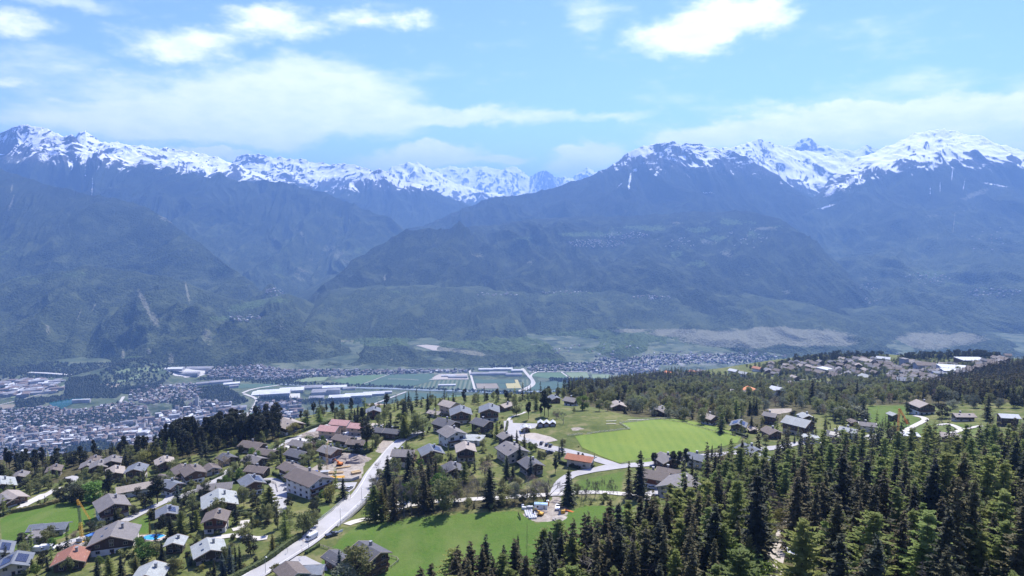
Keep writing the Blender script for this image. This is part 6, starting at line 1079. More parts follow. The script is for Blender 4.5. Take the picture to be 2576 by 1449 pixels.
# bags of material
bg = MB(); bg.prism([(-.45, .0), (.45, .0), (.5, .5), (.46, .92), (.3, .98), (-.3, .98), (-.46, .92), (-.5, .5)], -.46, .46); bgo = bg.build('sack', BAG, smooth=False); bme = bgo.data; bpy.data.objects.remove(bgo); rnd = random.Random(9)
nb = 0
for r_ in range(7):
    for c_ in range(5):
        x = 133+c_*21+r_*4; y = 372+r_*12-c_*1.5
        if (r_ < 2 and c_ > 3) or (r_ > 4 and c_ < 1): continue
        p = GZ('F', x, y); o = link('gravel_sack', bme, None, (p[0], p[1], p[2]+.02), rnd.uniform(-.3, .3)); o.scale = (.84,)*3; tag(o, 'square white sack in the block stacked on the gravel patch', 'sack', 'white sacks in the block on the gravel patch'); nb += 1
for x, y in [(112, 345), (130, 346), (160, 338), (178, 338), (200, 338), (108, 322)]: p = GZ('F', x, y); o = link('gravel_sack', bme, None, (p[0], p[1], p[2]+.02), rnd.uniform(-.3, .3)); o.scale = (1.25,)*3; tag(o, 'white sack in the loose row behind the big block of sacks', 'sack', 'white sacks in the loose row')
p = GZ('F', 292, 350); t = thing('site_trailer', 'white site trailer with pale blue roof on the gravel patch', 'trailer', p, R(-8)); MB().box(-3, 3, -1.2, 1.2, .6, 2.9).build('body', WHP, t); MB().prismx([(-1.35, 2.903), (1.35, 2.903), (1.0, 3.2), (-1.0, 3.2)], -3.1, 3.1).build('roof', flat('pale_blue_sheet', (.32, .45, .56)), t); MB().box(-1.9, -1.1, -1.24, -1.203, 1.5, 2.3).build('window', mg, t); MB().box(1.2, 2.0, -1.24, -1.203, .65, 2.6).build('door', STEEL, t)
for xx in (-1.8, 1.8): MB().tube((xx, -1.1, .35), (xx, 1.1, .35), .35, k=10).build('wheel', RUB, t)
p = GZ('F', 360, 303); t = thing('toilet_cabin', 'yellow portable toilet cabin behind the site trailer', 'toilet cabin', p); MB().box(-.6, .6, -.6, .6, 0, 2.1).build('body', YEL, t); MB().prism([(-.65, 2.103), (.65, 2.103), (0, 2.4)], -.65, .65).build('roof', WHP, t); MB().box(-.35, .35, -.64, -.603, .1, 1.9).build('door', ORG, t)
p = GZ('F', 513, 385); t = thing('storage_box', 'yellow tool box on the gravel patch right of the pickup', 'box', p); MB().box(-.9, .9, -.8, .8, 0, 1.5).build('body', YEL, t); MB().box(-.95, .95, -.85, .85, 1.503, 1.62).build('lid', YEL, t)
p = GZ('F', 580, 372); t = thing('plastic_pipes', 'bundle of orange pipes lying at the right of the gravel patch', 'pipes', p, R(-40))
for k in range(4): MB().tube((-3.2, k*.32, .2), (3.2, k*.32, .2), .15, k=8).build('pipe', ORG, t)
# left building site
p = GZ('A', 905, 1100); t = thing('blue_truck', 'blue truck on the left building site beside the crane', 'truck', p, R(60)); MB().box(-3, 1.5, -1.2, 1.2, .9, 2.9).build('load_bed', BLU, t); MB().box(1.6, 3.2, -1.15, 1.15, .6, 2.7).build('cab', BLU, t); MB().box(3.203, 3.23, -1, 1, 1.6, 2.4).build('windscreen', mg, t)
for xx in (-2.2, -.8, 2.3):
    for s in (-1, 1): wheel(t, xx, s*1.05, .48, .3)
p = GZ('A', 955, 1090); t = thing('safety_barrier', 'orange barrier panel right of the blue truck', 'barrier', p, R(70)); MB().box(-3, 3, -.05, .05, .2, 1.3).build('panel', ORG, t)
for xx in (-2.5, 0, 2.5): MB().box(xx-.1, xx+.1, -.4, .4, -.1, .197).build('foot', RUB, t)
PILE = []
def pile(z, x, y, r, h, m, lab, sc=1.):
    p = GZ(z, x, y); rg_ = np.random.RandomState(int(x*7+y)); k = 14; v = []
    for j in range(6):
        for i in range(k): a = 2*math.pi*i/k; rr = r*(1-j/6)*(1+.25*rg_.randn()*.5); v.append((math.cos(a)*rr*1.3, math.sin(a)*rr, h*(j/5.)**.8+rg_.uniform(-.1, .1)*h-.2*(j == 0)))
    v.append((0, 0, h)); f = [(j*k+i, j*k+(i+1) % k, (j+1)*k+(i+1) % k, (j+1)*k+i) for j in range(5) for i in range(k)]; b_ = MB().add(v, f+[(5*k+i, 5*k+(i+1) % k, 6*k) for i in range(k)]); o = b_.build('earth_mound', m, None, p); tag(o, lab, 'earth mound')
SOILM = gmat('loose_earth', (.16, .13, .11), (.34, .30, .26), .8, 4)
pile('A', 700, 1160, 3.5, 1.2, SOILM, 'grey rubble mound left of the folding crane'); pile('A', 830, 1150, 3, 1.3, GRAVEL, 'pale gravel mound beside the blue truck'); pile('B', 1310, 500, 6, 3., SOILM, 'dark earth mound at the right of the building pit'); pile('B', 1200, 480, 8, 2.5, SOILM, 'long earth mound behind the building pit'); pile('B', 1130, 500, 5, 1.6, SOILM, 'low earth mound left behind the orange excavator'); pile('B', 930, 290, 7, 1.8, SOILM, 'brown earth mound left of the unfinished pink-roofed houses'); pile('F', 500, 440, 3, .9, GRAVEL, 'pale stone heap at the front of the gravel patch'); pile('F', 320, 375, 2.2, 1., SOILM, 'small earth heap behind the yellow excavator')
def stack(z, x, y, rz, l, w, h, m, lab, n=1):
    p = GZ(z, x, y); t = thing('timber_stack', lab, 'stack', p+np.array([0, 0, .05]), rz)
    for k in range(3): MB().box(-l/2, l/2, -w/2+k*w/3+.02, -w/2+(k+1)*w/3-.02, 0, h*(1-.15*(k == 1))).build('board_bundle', m, t)
stack('B', 1110, 650, R(5), 10, 3, 1.1, YEL, 'long yellow formwork stack at the front of the building site'); stack('B', 1060, 655, R(5), 4, 2.4, .8, ORG, 'orange board stack left of the long yellow one'); stack('B', 1120, 605, R(3), 8, 2, .9, PLANK, 'tan timber stack behind the long yellow one'); stack('B', 1180, 560, R(20), 8, 1.6, .7, PLANK, 'tan timber stack beside the excavator'); stack('B', 1285, 605, R(30), 5, 3, 1.2, PLANK, 'tan timber stack at the right edge of the building site'); stack('B', 990, 605, R(10), 4, 2, 1.2, PLANK, 'tan timber stack left of the tower crane')
p = GZ('B', 1025, 625); t = thing('site_cabin', 'grey site cabin at the foot of the tower crane', 'cabin', p, R(10)); MB().box(-2, 2, -1.2, 1.2, 0, 2.6).build('body', METAL, t); MB().box(-1, .2, -1.24, -1.203, 1.1, 2.1).build('window', mg, t); MB().box(-2.1, 2.1, -1.3, 1.3, 2.603, 2.72).build('roof', STEEL, t)
for x, y, l in [(878, 632, 'blue skip at the left corner of the building site'), (945, 610, 'blue tarpaulin-covered box behind the apartment chalet roof'), (962, 640, 'low blue container in front of the tarpaulin-covered box')]: p = GZ('B', x, y); t = thing('blue_container', l, 'container', p, R(20)); MB().box(-1.6, 1.6, -1, 1, 0, 1.6).build('body', BLU, t); MB().box(-1.65, 1.65, -1.05, 1.05, 1.603, 1.7).build('lid', flat('blue_tarp', (.12, .24, .5)), t)
for x, y, l in [(980, 355, 'left white tank in front of the unfinished houses'), (1028, 355, 'right white tank in front of the unfinished houses')]: p = GZ('B', x, y); t = thing('white_tank', l, 'tank', p); MB().box(-1.4, 1.4, -1.2, 1.2, 0, 2.2).build('body', WHP, t); MB().box(-.4, .4, -.4, .4, 2.203, 2.5).build('cap', STEEL, t)
pw = [GZ('B', *q)[:2] for q in [(1010, 668), (1130, 668), (1250, 668), (1310, 645)]]
def wall_line(name, pts, h, w, m, lab, cat):
    b_ = MB()
    P = [np.array(q) for q in pts]; V = []; 
    L_ = offset_line(P, -w/2); R_ = offset_line(P, w/2); z0 = np.array([zt(q[0], q[1]).item() for q in P]); n = len(P); v = [(*L_[i], z0[i]-1) for i in range(n)]+[(*R_[i], z0[i]-1) for i in range(n)]+[(*R_[i], z0[i]+h) for i in range(n)]+[(*L_[i], z0[i]+h) for i in range(n)]
    f = [(a*n+i, a*n+i+1, ((a+1) % 4)*n+i+1, ((a+1) % 4)*n+i) for a in range(4) for i in range(n-1)]+[(0, n, 2*n, 3*n), (n-1, 4*n-1, 3*n-1, 2*n-1)]; o = b_.add(v, f).build(name, m); tag(o, lab, cat); return o
wall_line('retaining_wall', pw, 1.6, .4, CONC, 'low concrete wall along the front of the building site', 'wall')
# hedges
HM = {'g': leafmat('hedge_green', (.05, .075, .02), (.085, .11, .03), (.12, .14, .05), .2, .8), 'd': leafmat('hedge_dark', (.018, .028, .012), (.032, .045, .018), (.05, .06, .025), .1, .8), 'y': leafmat('hedge_yellow', (.12, .12, .035), (.17, .16, .05), (.21, .19, .07), .25, .8)}
hg = np.random.RandomState(4)
def hedge(z, pts, h, w, m, lab):
    P = [GZ(z, *q)[:2] for q in pts]; P = np.array(smooth_line([np.array(q) for q in P], 1)); L = np.concatenate([[0], np.cumsum(np.linalg.norm(np.diff(P, axis=0), axis=1))]); n = int(L[-1]/.9)+2; k = np.linspace(0, L[-1], n); C = np.column_stack([np.interp(k, L, P[:, i]) for i in (0, 1)]); z0 = zt(C[:, 0], C[:, 1]); A = Acc()
    prof = [(-.5, -.1), (-.52, .5), (-.4, .95), (0, 1.03), (.4, .95), (.52, .5), (.5, -.1)]; V = []
    for a, b_ in prof: q = offset_line(C, a*w)+hg.normal(0, .08, C.shape); V.append(np.column_stack([q, z0+b_*h+hg.normal(0, .07, n)]))
    V = np.array(V); F = grid_faces(len(prof), n); F = np.vstack([F[:, [0, 1, 2]], F[:, [0, 2, 3]]]); A.add(V.reshape(-1, 3), F); m_ = int(L[-1]*26); i = hg.randint(0, n, m_); a = hg.randint(0, len(prof), m_); A.tris(leafcloud(hg, V[a, i], .25, m_, .22, 1.))
    o = link('hedge', mesh_np('hedge', *A.get(), HM[m])); tag(o, lab, 'hedge')
for a in [('B', [(230, 1500), (420, 1405), (560, 1325), (700, 1215), (825, 1135)], 2.2, 2.2, 'g', 'long thick hedge following the main road at the bottom'), ('A', [(110, 845), (350, 805), (560, 745), (660, 708)], 2., 1.8, 'y', 'yellow-green hedge along the top of the left meadow'), ('A', [(0, 885), (110, 832)], 1.6, 1.6, 'd', 'dark hedge at the left edge of the left meadow'), ('A', [(2015, 895), (2240, 872), (2420, 850)], 2.4, 1.6, 'd', 'long dark hedge in front of the broad pale-roofed chalet'),
          ('A', [(1195, 600), (1290, 605), (1370, 590)], 1.6, 1.6, 'd', 'dark hedge below the white and wood chalet with slate roof'), ('A', [(2090, 548), (2230, 560), (2350, 552)], 1.6, 1.4, 'd', 'clipped dark hedge along the lane bend'), ('A', [(1100, 1222), (1280, 1195)], 1.6, 2., 'g', 'trimmed hedge at the wall of the broad grey-roofed chalet'), ('A', [(1238, 1290), (1272, 1228)], 1.8, 2., 'y', 'short yellow-green hedge below the round bright tree'), ('A', [(1730, 655), (1825, 625)], 1.4, 1.4, 'g', 'short curved hedge beside the lane'), ('A', [(2020, 535), (2140, 478)], 1.6, 1.8, 'g', 'green hedge between garage and lane'),
          ('B', [(145, 682), (260, 668), (400, 682), (580, 688)], 1.6, 1.4, 'd', 'long dark garden hedge above the round lawn'), ('B', [(800, 278), (950, 226), (1075, 186)], 2.2, 2., 'g', 'hedge beside the upper lane right of the large dark chalet'), ('B', [(1160, 445), (1330, 452), (1395, 435)], 2.4, 1.8, 'd', 'long dark hedge behind the building pit'), ('B', [(1395, 425), (1450, 372), (1512, 318)], 2.2, 2.4, 'y', 'yellow-green hedge on the bank of the main road'), ('B', [(545, 442), (610, 392), (690, 350)], 1.8, 1.8, 'g', 'hedge along the upper lane below the pine wood'), ('B', [(650, 565), (760, 566)], 1.4, 1.2, 'g', 'garden hedge above the brown-roofed chalet with the silver car'),
          ('B', [(930, 385), (1040, 392)], 1.6, 1.4, 'd', 'short dark hedge left of the joined brown roofs'), ('B', [(600, 610), (665, 640)], 1.4, 1.2, 'g', 'short hedge at the lane fork'), ('B', [(1560, 240), (1640, 232)], 1.6, 1.4, 'd', 'dark hedge right of the two low dark huts'), ('C', [(862, 500), (880, 440), (886, 392)], 1.4, 1.2, 'g', 'narrow hedge along the access road of the central hamlet'), ('C', [(1140, 648), (1205, 672)], 1.8, 1., 'd', 'dark hedge left of the parked estate car'), ('C', [(700, 500), (760, 515)], 2., 1.6, 'd', 'dark hedge below the slate-grey chalet'), ('D', [(1120, 490), (1210, 522)], 1.8, 1.6, 'd', 'dark hedge at the right corner of the pitch'), ('A', [(1870, 1345), (2060, 1330)], 1.2, 1., 'g', 'low hedge in front of the pale stone roof at the bottom'),
          ('B', [(870, 1270), (980, 1205)], 1.2, 1., 'g', 'low ragged hedge between main road and small lawn'), ('C', [(1310, 725), (1400, 755), (1480, 775)], 1.6, 1., 'd', 'green screening in front of the clubhouse')]: hedge(*a)
# fences: posts and rails
pm = MB(); pm.box(-.07, .07, -.07, .07, -.3, 1.1); po = pm.build('fence_post', FENCEW); pme = po.data; bpy.data.objects.remove(po); pm = MB(); pm.box(-.08, .08, -.08, .08, -.3, 1.15); po = pm.build('fence_post', FENCEP); pmp = po.data; bpy.data.objects.remove(po)
def fence(z, pts, lab, pale=False, step=3., h=1.05):
    P = np.array([GZ(z, *q)[:2] for q in pts]); L = np.concatenate([[0], np.cumsum(np.linalg.norm(np.diff(P, axis=0), axis=1))]); step = max(step, L[-1]/95); n = int(L[-1]/step)+2; k = np.linspace(0, L[-1], n); C = np.column_stack([np.interp(k, L, P[:, i]) for i in (0, 1)]); z0 = zt(C[:, 0], C[:, 1])+.1; t = thing('fence', lab, 'fence', (C[0, 0], C[0, 1], z0[0])); b0 = np.array([C[0, 0], C[0, 1], z0[0]])
    for i in range(n): link('post', pmp if pale else pme, t, np.array([*C[i], z0[i]])-b0)
    for hh in ((h*.5, h*.92) if not pale else (h*.45, h*.9)):
        b_ = MB()
        for i in range(n-1):
            p = np.array([*C[i], z0[i]])-b0; q = np.array([*C[i+1], z0[i+1]])-b0; d = (q-p)[:2]; d = d/np.linalg.norm(d); nx_ = np.array([-d[1], d[0]])*.05; v = [(*(p[:2]+s*nx_), p[2]+hh+e) for s in (-1, 1) for e in (-.07, .07)]+[(*(q[:2]+s*nx_), q[2]+hh+e) for s in (-1, 1) for e in (-.07, .07)]; b_.add(v, [(0, 1, 5, 4), (1, 3, 7, 5), (3, 2, 6, 7), (2, 0, 4, 6)])
        b_.build('rail', FENCEP if pale else FENCEW, t)
for a in [('C', [(1382, 505), (1502, 492)], 'short pale rail fence at the left of the pitch', True), ('C', [(1540, 490), (1895, 450)], 'pale rail fence on the far left side of the pitch', True), ('C', [(1895, 450), (1850, 425), (1808, 402)], 'pale rail fence forming the step in the pitch outline', True), ('C', [(1808, 402), (2000, 380), (2260, 362)], 'pale rail fence along the far end of the pitch', True), ('D', [(460, 366), (700, 400), (1000, 480), (1210, 530)], 'dark wooden fence along the right side of the pitch'), ('D', [(180, 738), (500, 692), (850, 642), (1160, 600)], 'dark wooden fence between pitch and road'), ('B', [(1440, 1440), (1560, 1395), (1640, 1330), (1610, 1300), (1525, 1303)], 'curved wooden fence around the terrace of the bottom house'), ('B', [(980, 1205), (1090, 1240), (1190, 1262)], 'wooden fence above the small lawn of the bottom house'),
          ('B', [(475, 672), (560, 672), (625, 695), (640, 760)], 'wooden fence around the round lawn'), ('C', [(1190, 690), (1260, 665), (1300, 650)], 'white railing beside the terraced wall'), ('A', [(2200, 700), (2310, 640)], 'thin fence across the small lawn left of the round lawn'), ('D', [(560, 800), (670, 790)], 'brown paddock fence beside the weathered chalet')]: fence(*a)
for x, y, l in [(1740, 383, 'far white bench on the rough meadow beside the pitch'), (1738, 406, 'near white bench on the rough meadow beside the pitch'), (1960, 372, 'long white beam beside the far fence of the pitch')]:
    p = GZ('C', x, y); L = 14 if 'long' in l else 6.5; t = thing('bench', l, 'bench', p, R(5)); MB().box(-L/2, L/2, -.3, .3, .4, .52).build('seat', FENCEP, t)
    for xx in (-L/2+.5, 0, L/2-.5): MB().box(xx-.1, xx+.1, -.25, .25, -.1, .397).build('leg', FENCEP, t)
# pools
WATER = flat('pool_water', (.05, .30, .52), .08, spec=.6); WATER2 = flat('pool_water_pale', (.22, .45, .42), .1, spec=.6)
def pool(z, cx_, cy_, rx, ry, m, lab):
    c = GZ(z, cx_, cy_); t = thing('swimming_pool', lab, 'pool', (c[0], c[1], c[2]+.3)); k = 28; o = [(math.cos(2*math.pi*i/k)*rx, math.sin(2*math.pi*i/k)*ry) for i in range(k)]
    MB().add([(x, y, .1) for x, y in o]+[(x, y, -.6) for x, y in o], [tuple(range(k))]+[(i, i+k, (i+1) % k+k, (i+1) % k) for i in range(k)]).build('water', m, t); MB().add([(x*s, y*s, h) for s, h in ((1.003, .14), (1.09, .14), (1.09, -.6)) for x, y in o], [(j*k+i, j*k+(i+1) % k, (j+1)*k+(i+1) % k, (j+1)*k+i) for j in range(2) for i in range(k)]).build('pool_edge', CONC, t)
pool('A', 1480, 1083, 4.6, 2.6, WATER, 'bright blue oval pool on the beige terrace'); pool('A', 1030, 715, 5, 1.9, WATER2, 'pale turquoise pool between the tall pine and the long white house'); pool('C', 600, 520, 2.4, 1.4, WATER2, 'tiny round pool on the garden roof of the low white house')
p = GZ('G', 280, 1100); t = thing('garden_shed', 'small shed with pale sheet roof beside the forest road', 'shed', p, R(-15)); MB().box(-1.9, 1.9, -1.4, 1.4, -.3, 1.8).build('wall', WM['wood'], t); MB().prism([(-2.2, 1.803), (2.2, 1.803), (2.2, 1.95), (-2.2, 2.2)], -1.8, 1.8).build('roof', RM['white'], t)
p = GZ('B', 1137, 1110); t = thing('notice_board', 'white boards on posts beside the dark pickup', 'notice board', p, R(50)); MB().box(-2.6, 2.6, -.06, .06, .7, 1.7).build('board', WHP, t)
for xx in (-2.2, 0, 2.2): MB().box(xx-.07, xx+.07, .063, .2, -.3, 2.1).build('post', FENCEW, t)
for z, x, y, l in [('B', 850, 1195, 'warning sign on the verge left of the white van'), ('B', 722, 1265, 'small road sign at the hedge end'), ('B', 1240, 822, 'road sign on the left side of the bridge end'), ('B', 842, 1270, 'short marker post opposite the white van')]:
    p = GZ(z, x, y); t = thing('road_sign', l, 'road sign', p, R(-60)); MB().tube((0, 0, -.3), (0, 0, 2.3), .06).build('post', STEEL, t); MB().tube((0, -.03, 2.05), (0, -.09, 2.05), .38, k=12).build('sign_plate', WHP if 'small' in l else ORG, t)
p = GZ('F', 75, 430); t = thing('banner_fence', 'green and yellow banner standing on the meadow left of the sacks', 'banner', p, R(100)); MB().box(-3, 3, -.04, .04, .3, 1.5).build('cloth', HM['y'], t)
for xx in (-2.8, 0, 2.8): MB().box(xx-.06, xx+.06, .043, .15, -.3, 1.9).build('post', FENCEW, t)
# bottom house with two wings, flat terrace building
house('B', 1400, 1400, 9, 11.5, 7.5, 48, 'dark', 'wood', 'wood', 'large wooden house with slate-grey roof and stacked balconies at the bottom', ex='B')
house('B', 1130, 1370, 6, 8, 3.6, 48, 'dark', 'wood', 'wood', 'low slate-roofed wing left of the large wooden house at the bottom', ex='c')
house('B', 760, 1500, 8, 9, 4, 40, 'brown', 'cream', 'cream', 'dark grey-brown roof entering the bottom edge beside the parking', ex='c'); house('B', 900, 1480, 10, 7, 3.5, 5, 'blue', 'cream', 'cream', 'flat grey terrace roof with white parapets at the bottom edge', ex='Fc')
for u, v, rf, l in [(1683, 946, 'orange', 'orange-roofed house at the left end of the far ridge hamlet'), (1712, 948, 'grey', 'small grey-roofed house second from the left on the far ridge'), (1745, 943, 'tile', 'tile-red roofed house on the far ridge'), (1765, 941, 'grey', 'grey-roofed house right of the tile-red one on the far ridge'), (1845, 940, 'white', 'white-roofed house in the middle of the far ridge'), (1905, 934, 'tile', 'red-roofed house right of the middle on the far ridge'), (1935, 938, 'blue', 'slate-roofed house at the right of the far ridge'), (1870, 947, 'pale', 'pale-roofed low house below the middle of the far ridge')]: house('U', u, v, 12, 14, 6, 40, rf, 'cream', 'white', l, name='village_house', cat='house', group='houses on the far ridge', lod=1)
TREES = []   # (x, y, z, kind, height, width factor, label, group, fixed)
HR = np.array([h_[:5] for h_ in HREC]); RP = [(P_, w_) for P_, w_ in ROADS if len(P_) and P_[:, 1].mean() < 1600]
RALL = np.vstack([np.column_stack([P_, w_]) for P_, w_ in RP])
def free(x, y, m=1.):
    dx = x-HR[:, 0]; dy = y-HR[:, 1]; c = np.cos(HR[:, 4]); s = np.sin(HR[:, 4]); lx = dx*c+dy*s; ly = -dx*s+dy*c
    if np.any((np.abs(lx) < HR[:, 2]+m) & (np.abs(ly) < HR[:, 3]+m)): return False
    return not np.any(np.hypot(RALL[:, 0]-x, RALL[:, 1]-y) < RALL[:, 2]+m+.8)
def T(z, items):
    for it in items:
        x, yb, yt, kind, lab = it[:5]; wf = it[5] if len(it) > 5 else 1.
        p = GZ(z, x, yb)
        if p is None: print('tree off', it); continue
        u, vt = zx(z, x, yt); d = ray(u, vt); t = p[1]/d[1]; h_ = CZ+d[2]*t-p[2]
        TREES.append((p[0], p[1], p[2], kind, h_, wf*(.85 if 'spruce' in kind or kind == 'larch' else 1), lab, None, True))
NOTREE = [PITCH_P and [zx('C', *q) for q in PITCH_P]]
T('C', [(75, 850, 618, 'darkspruce', 'tall black spruce in front of the stacked-balcony chalet', 1.3), (240, 1050, 690, 'spruce', 'tall brown spruce left of the bright green maple-like tree', 1.), (150, 1090, 820, 'broadleaf', 'loose dark green tree at the left end of the belt above the meadow', 1.), (60, 1100, 880, 'lime', 'small green tree at the shadowed corner of the belt', 1.),
        (350, 1050, 798, 'lime', 'brightest green tree of the belt above the meadow', 1.1), (450, 1050, 830, 'broadleaf', 'light green tree directly right of the brightest green tree', 1.), (550, 1040, 870, 'bare', 'thin grey budding tree right of the light green trees', .8), (640, 1020, 800, 'bare', 'sparse leafless tree left of the big black spruce', .6), (740, 1085, 755, 'darkspruce', 'big black spruce hanging over the belt in the middle', 1.6), (610, 1100, 1030, 'darkspruce', 'little black spruce at the foot of the belt', 1.),
        (860, 1030, 850, 'broadleaf', 'light green tree right of the big black spruce', 1.), (945, 1045, 870, 'willow', 'pale green tree in the middle of the belt', .8), (1050, 1010, 835, 'bare', 'purplish leafless tree behind the belt', 1.3), (960, 960, 835, 'bare', 'greyish leafless tree below the charcoal-roofed chalet', 1.3), (1200, 1045, 825, 'bare', 'spreading leafless tree beside the toilet cabin', 1.5), (1010, 1060, 950, 'darkleaf', 'low dark tree left of the site trailer', 1.),
        (1385, 1075, 765, 'darkspruce', 'black spruce at the road fork', 1.5), (1310, 700, 575, 'bluespruce', 'blue-green fir beside the clubhouse', 1.), (1280, 810, 685, 'pine', 'dark pine on the lawn below the clubhouse', 1.2), (1025, 615, 475, 'spruce', 'spruce at the corner of the gravel car park', 1.1), (920, 600, 482, 'darkspruce', 'left one of two dark firs at the car park entrance', 1.3), (962, 610, 448, 'darkspruce', 'right one of two dark firs at the car park entrance', 1.1),
        (1075, 845, 655, 'bluespruce', 'blue-green fir in front of the charcoal-roofed chalet', 1.2), (985, 740, 560, 'darkspruce', 'dark fir in front of the large cream chalet', 1.5), (880, 850, 660, 'darkspruce', 'dark spruce left below the large cream chalet', 1.4), (930, 860, 730, 'darkspruce', 'shorter dark spruce beside the one below the cream chalet', 1.4), (1080, 640, 545, 'lime', 'bright green young tree between the car park and the hedge', 1.), (1340, 605, 525, 'broadleaf', 'small tree at the lower corner of the gravel area', 1.),
        (800, 545, 375, 'larch', 'upright green larch right of the slate-grey chalet', .9), (420, 770, 640, 'darkspruce', 'dense dark fir beside the solar-roofed wooden chalet', 1.4), (530, 880, 710, 'larch', 'light green larch right of the hidden shed', 1.3), (550, 760, 690, 'darkbush', 'dark shrub before the pale brown chalet', 1.), (1975, 1015, 618, 'darkspruce', 'tallest spruce with broad crown beside the reddish-brown chalet', 1.3), (1880, 1010, 700, 'spruce', 'tall thin spruce left of the broad-crowned tallest one', 1.),
        (2085, 735, 635, 'pine', 'dark pine at the lower edge of the pitch', 1.2), (390, 470, 350, 'darkspruce', 'narrow dark spruce between the left twin chalet and the dark roof', .7), (575, 410, 315, 'larch', 'narrow green larch between the twin chalets', .8), (1460, 1000, 880, 'broadleaf', 'light bushy tree right of the road-fork spruce', .8), (230, 310, 148, 'darkspruce', 'tall dark spruce at the rim left of the scaffolded building', 1.1), (295, 290, 170, 'larch', 'slim larch right of the tall dark rim spruce', .7), (30, 345, 208, 'darkspruce', 'dark spruce at the rim left of the green larches', 1.1),
        (100, 310, 225, 'darkspruce', 'small dark spruce at the rim above the larches', 1.), (400, 262, 170, 'darkspruce', 'left spruce of the dark pair behind the scaffolding', 1.), (440, 255, 150, 'darkspruce', 'right spruce of the dark pair behind the scaffolding', 1.1), (890, 222, 135, 'darkspruce', 'pointed dark spruce at the rim above the right twin chalet', 1.2), (1190, 335, 122, 'pine', 'tallest dark pine at the rim beside the blue-roofed hut', 1.2), (1222, 345, 185, 'pine', 'second dark pine directly right of the tallest rim pine', 1.1), (960, 335, 205, 'broadleaf', 'green tree left of the small lawn firs', 1.), (1058, 365, 215, 'pine', 'dark-trunked pine on the upper lawn', 1.), (1120, 300, 165, 'larch', 'green larch behind the upper lawn', 1.2),
        (1160, 345, 235, 'pine', 'loose pine on the upper lawn left of the tallest pine', 1.), (1500, 292, 163, 'lime', 'large yellow-green tree at the top of the rough meadow', 1.35), (1430, 312, 255, 'broadleaf', 'small bush tree below the grey-roofed house on the rough meadow', 1.), (1345, 405, 285, 'bare', 'thin leafless tree beside the triple-gabled garage', 1.), (1290, 360, 285, 'tawny', 'brownish shrub tree behind the triple-gabled garage', 1.3), (1800, 275, 128, 'darkspruce', 'black spruce behind the small pale-roofed hut', 1.4), (1640, 300, 195, 'broadleaf', 'round green tree left of the small pale-roofed hut', 1.3), (1710, 300, 205, 'broadleaf', 'second round green tree left of the small pale-roofed hut', 1.2),
        (45, 510, 300, 'larch', 'left larch of the green group above the main road', 1.2), (120, 490, 285, 'larch', 'middle larch of the green group above the main road', 1.2), (195, 480, 330, 'broadleaf', 'leafy tree at the right of the green larch group', 1.1), (700, 850, 690, 'tawny', 'brown budding tree between the brown chalet and the cream chalet', 1.2), (640, 560, 500, 'broadleaf', 'round tree before the low white garden house', 1.2), (1860, 320, 262, 'darkbush', 'dark round shrub beside the small pale-roofed hut', 1.), (400, 610, 560, 'willow', 'pale blossoming tree at the white house', 1.3), (500, 640, 545, 'darkspruce', 'slim dark tree right of the white house', .8), (1500, 680, 640, 'darkbush', 'small dark conifer behind the clubhouse', 1.), (1600, 690, 640, 'darkspruce', 'tiny dark fir right of the clubhouse', .8)])
T('C', [(x_, 1005, t_, 'bare', 'slender leafless tree in the row along the pale track', .5) for x_, t_ in [(1535, 840), (1570, 860), (1610, 850), (1640, 870), (1665, 835), (1700, 860), (1725, 880), (1755, 840), (1790, 880), (1480, 890)]])
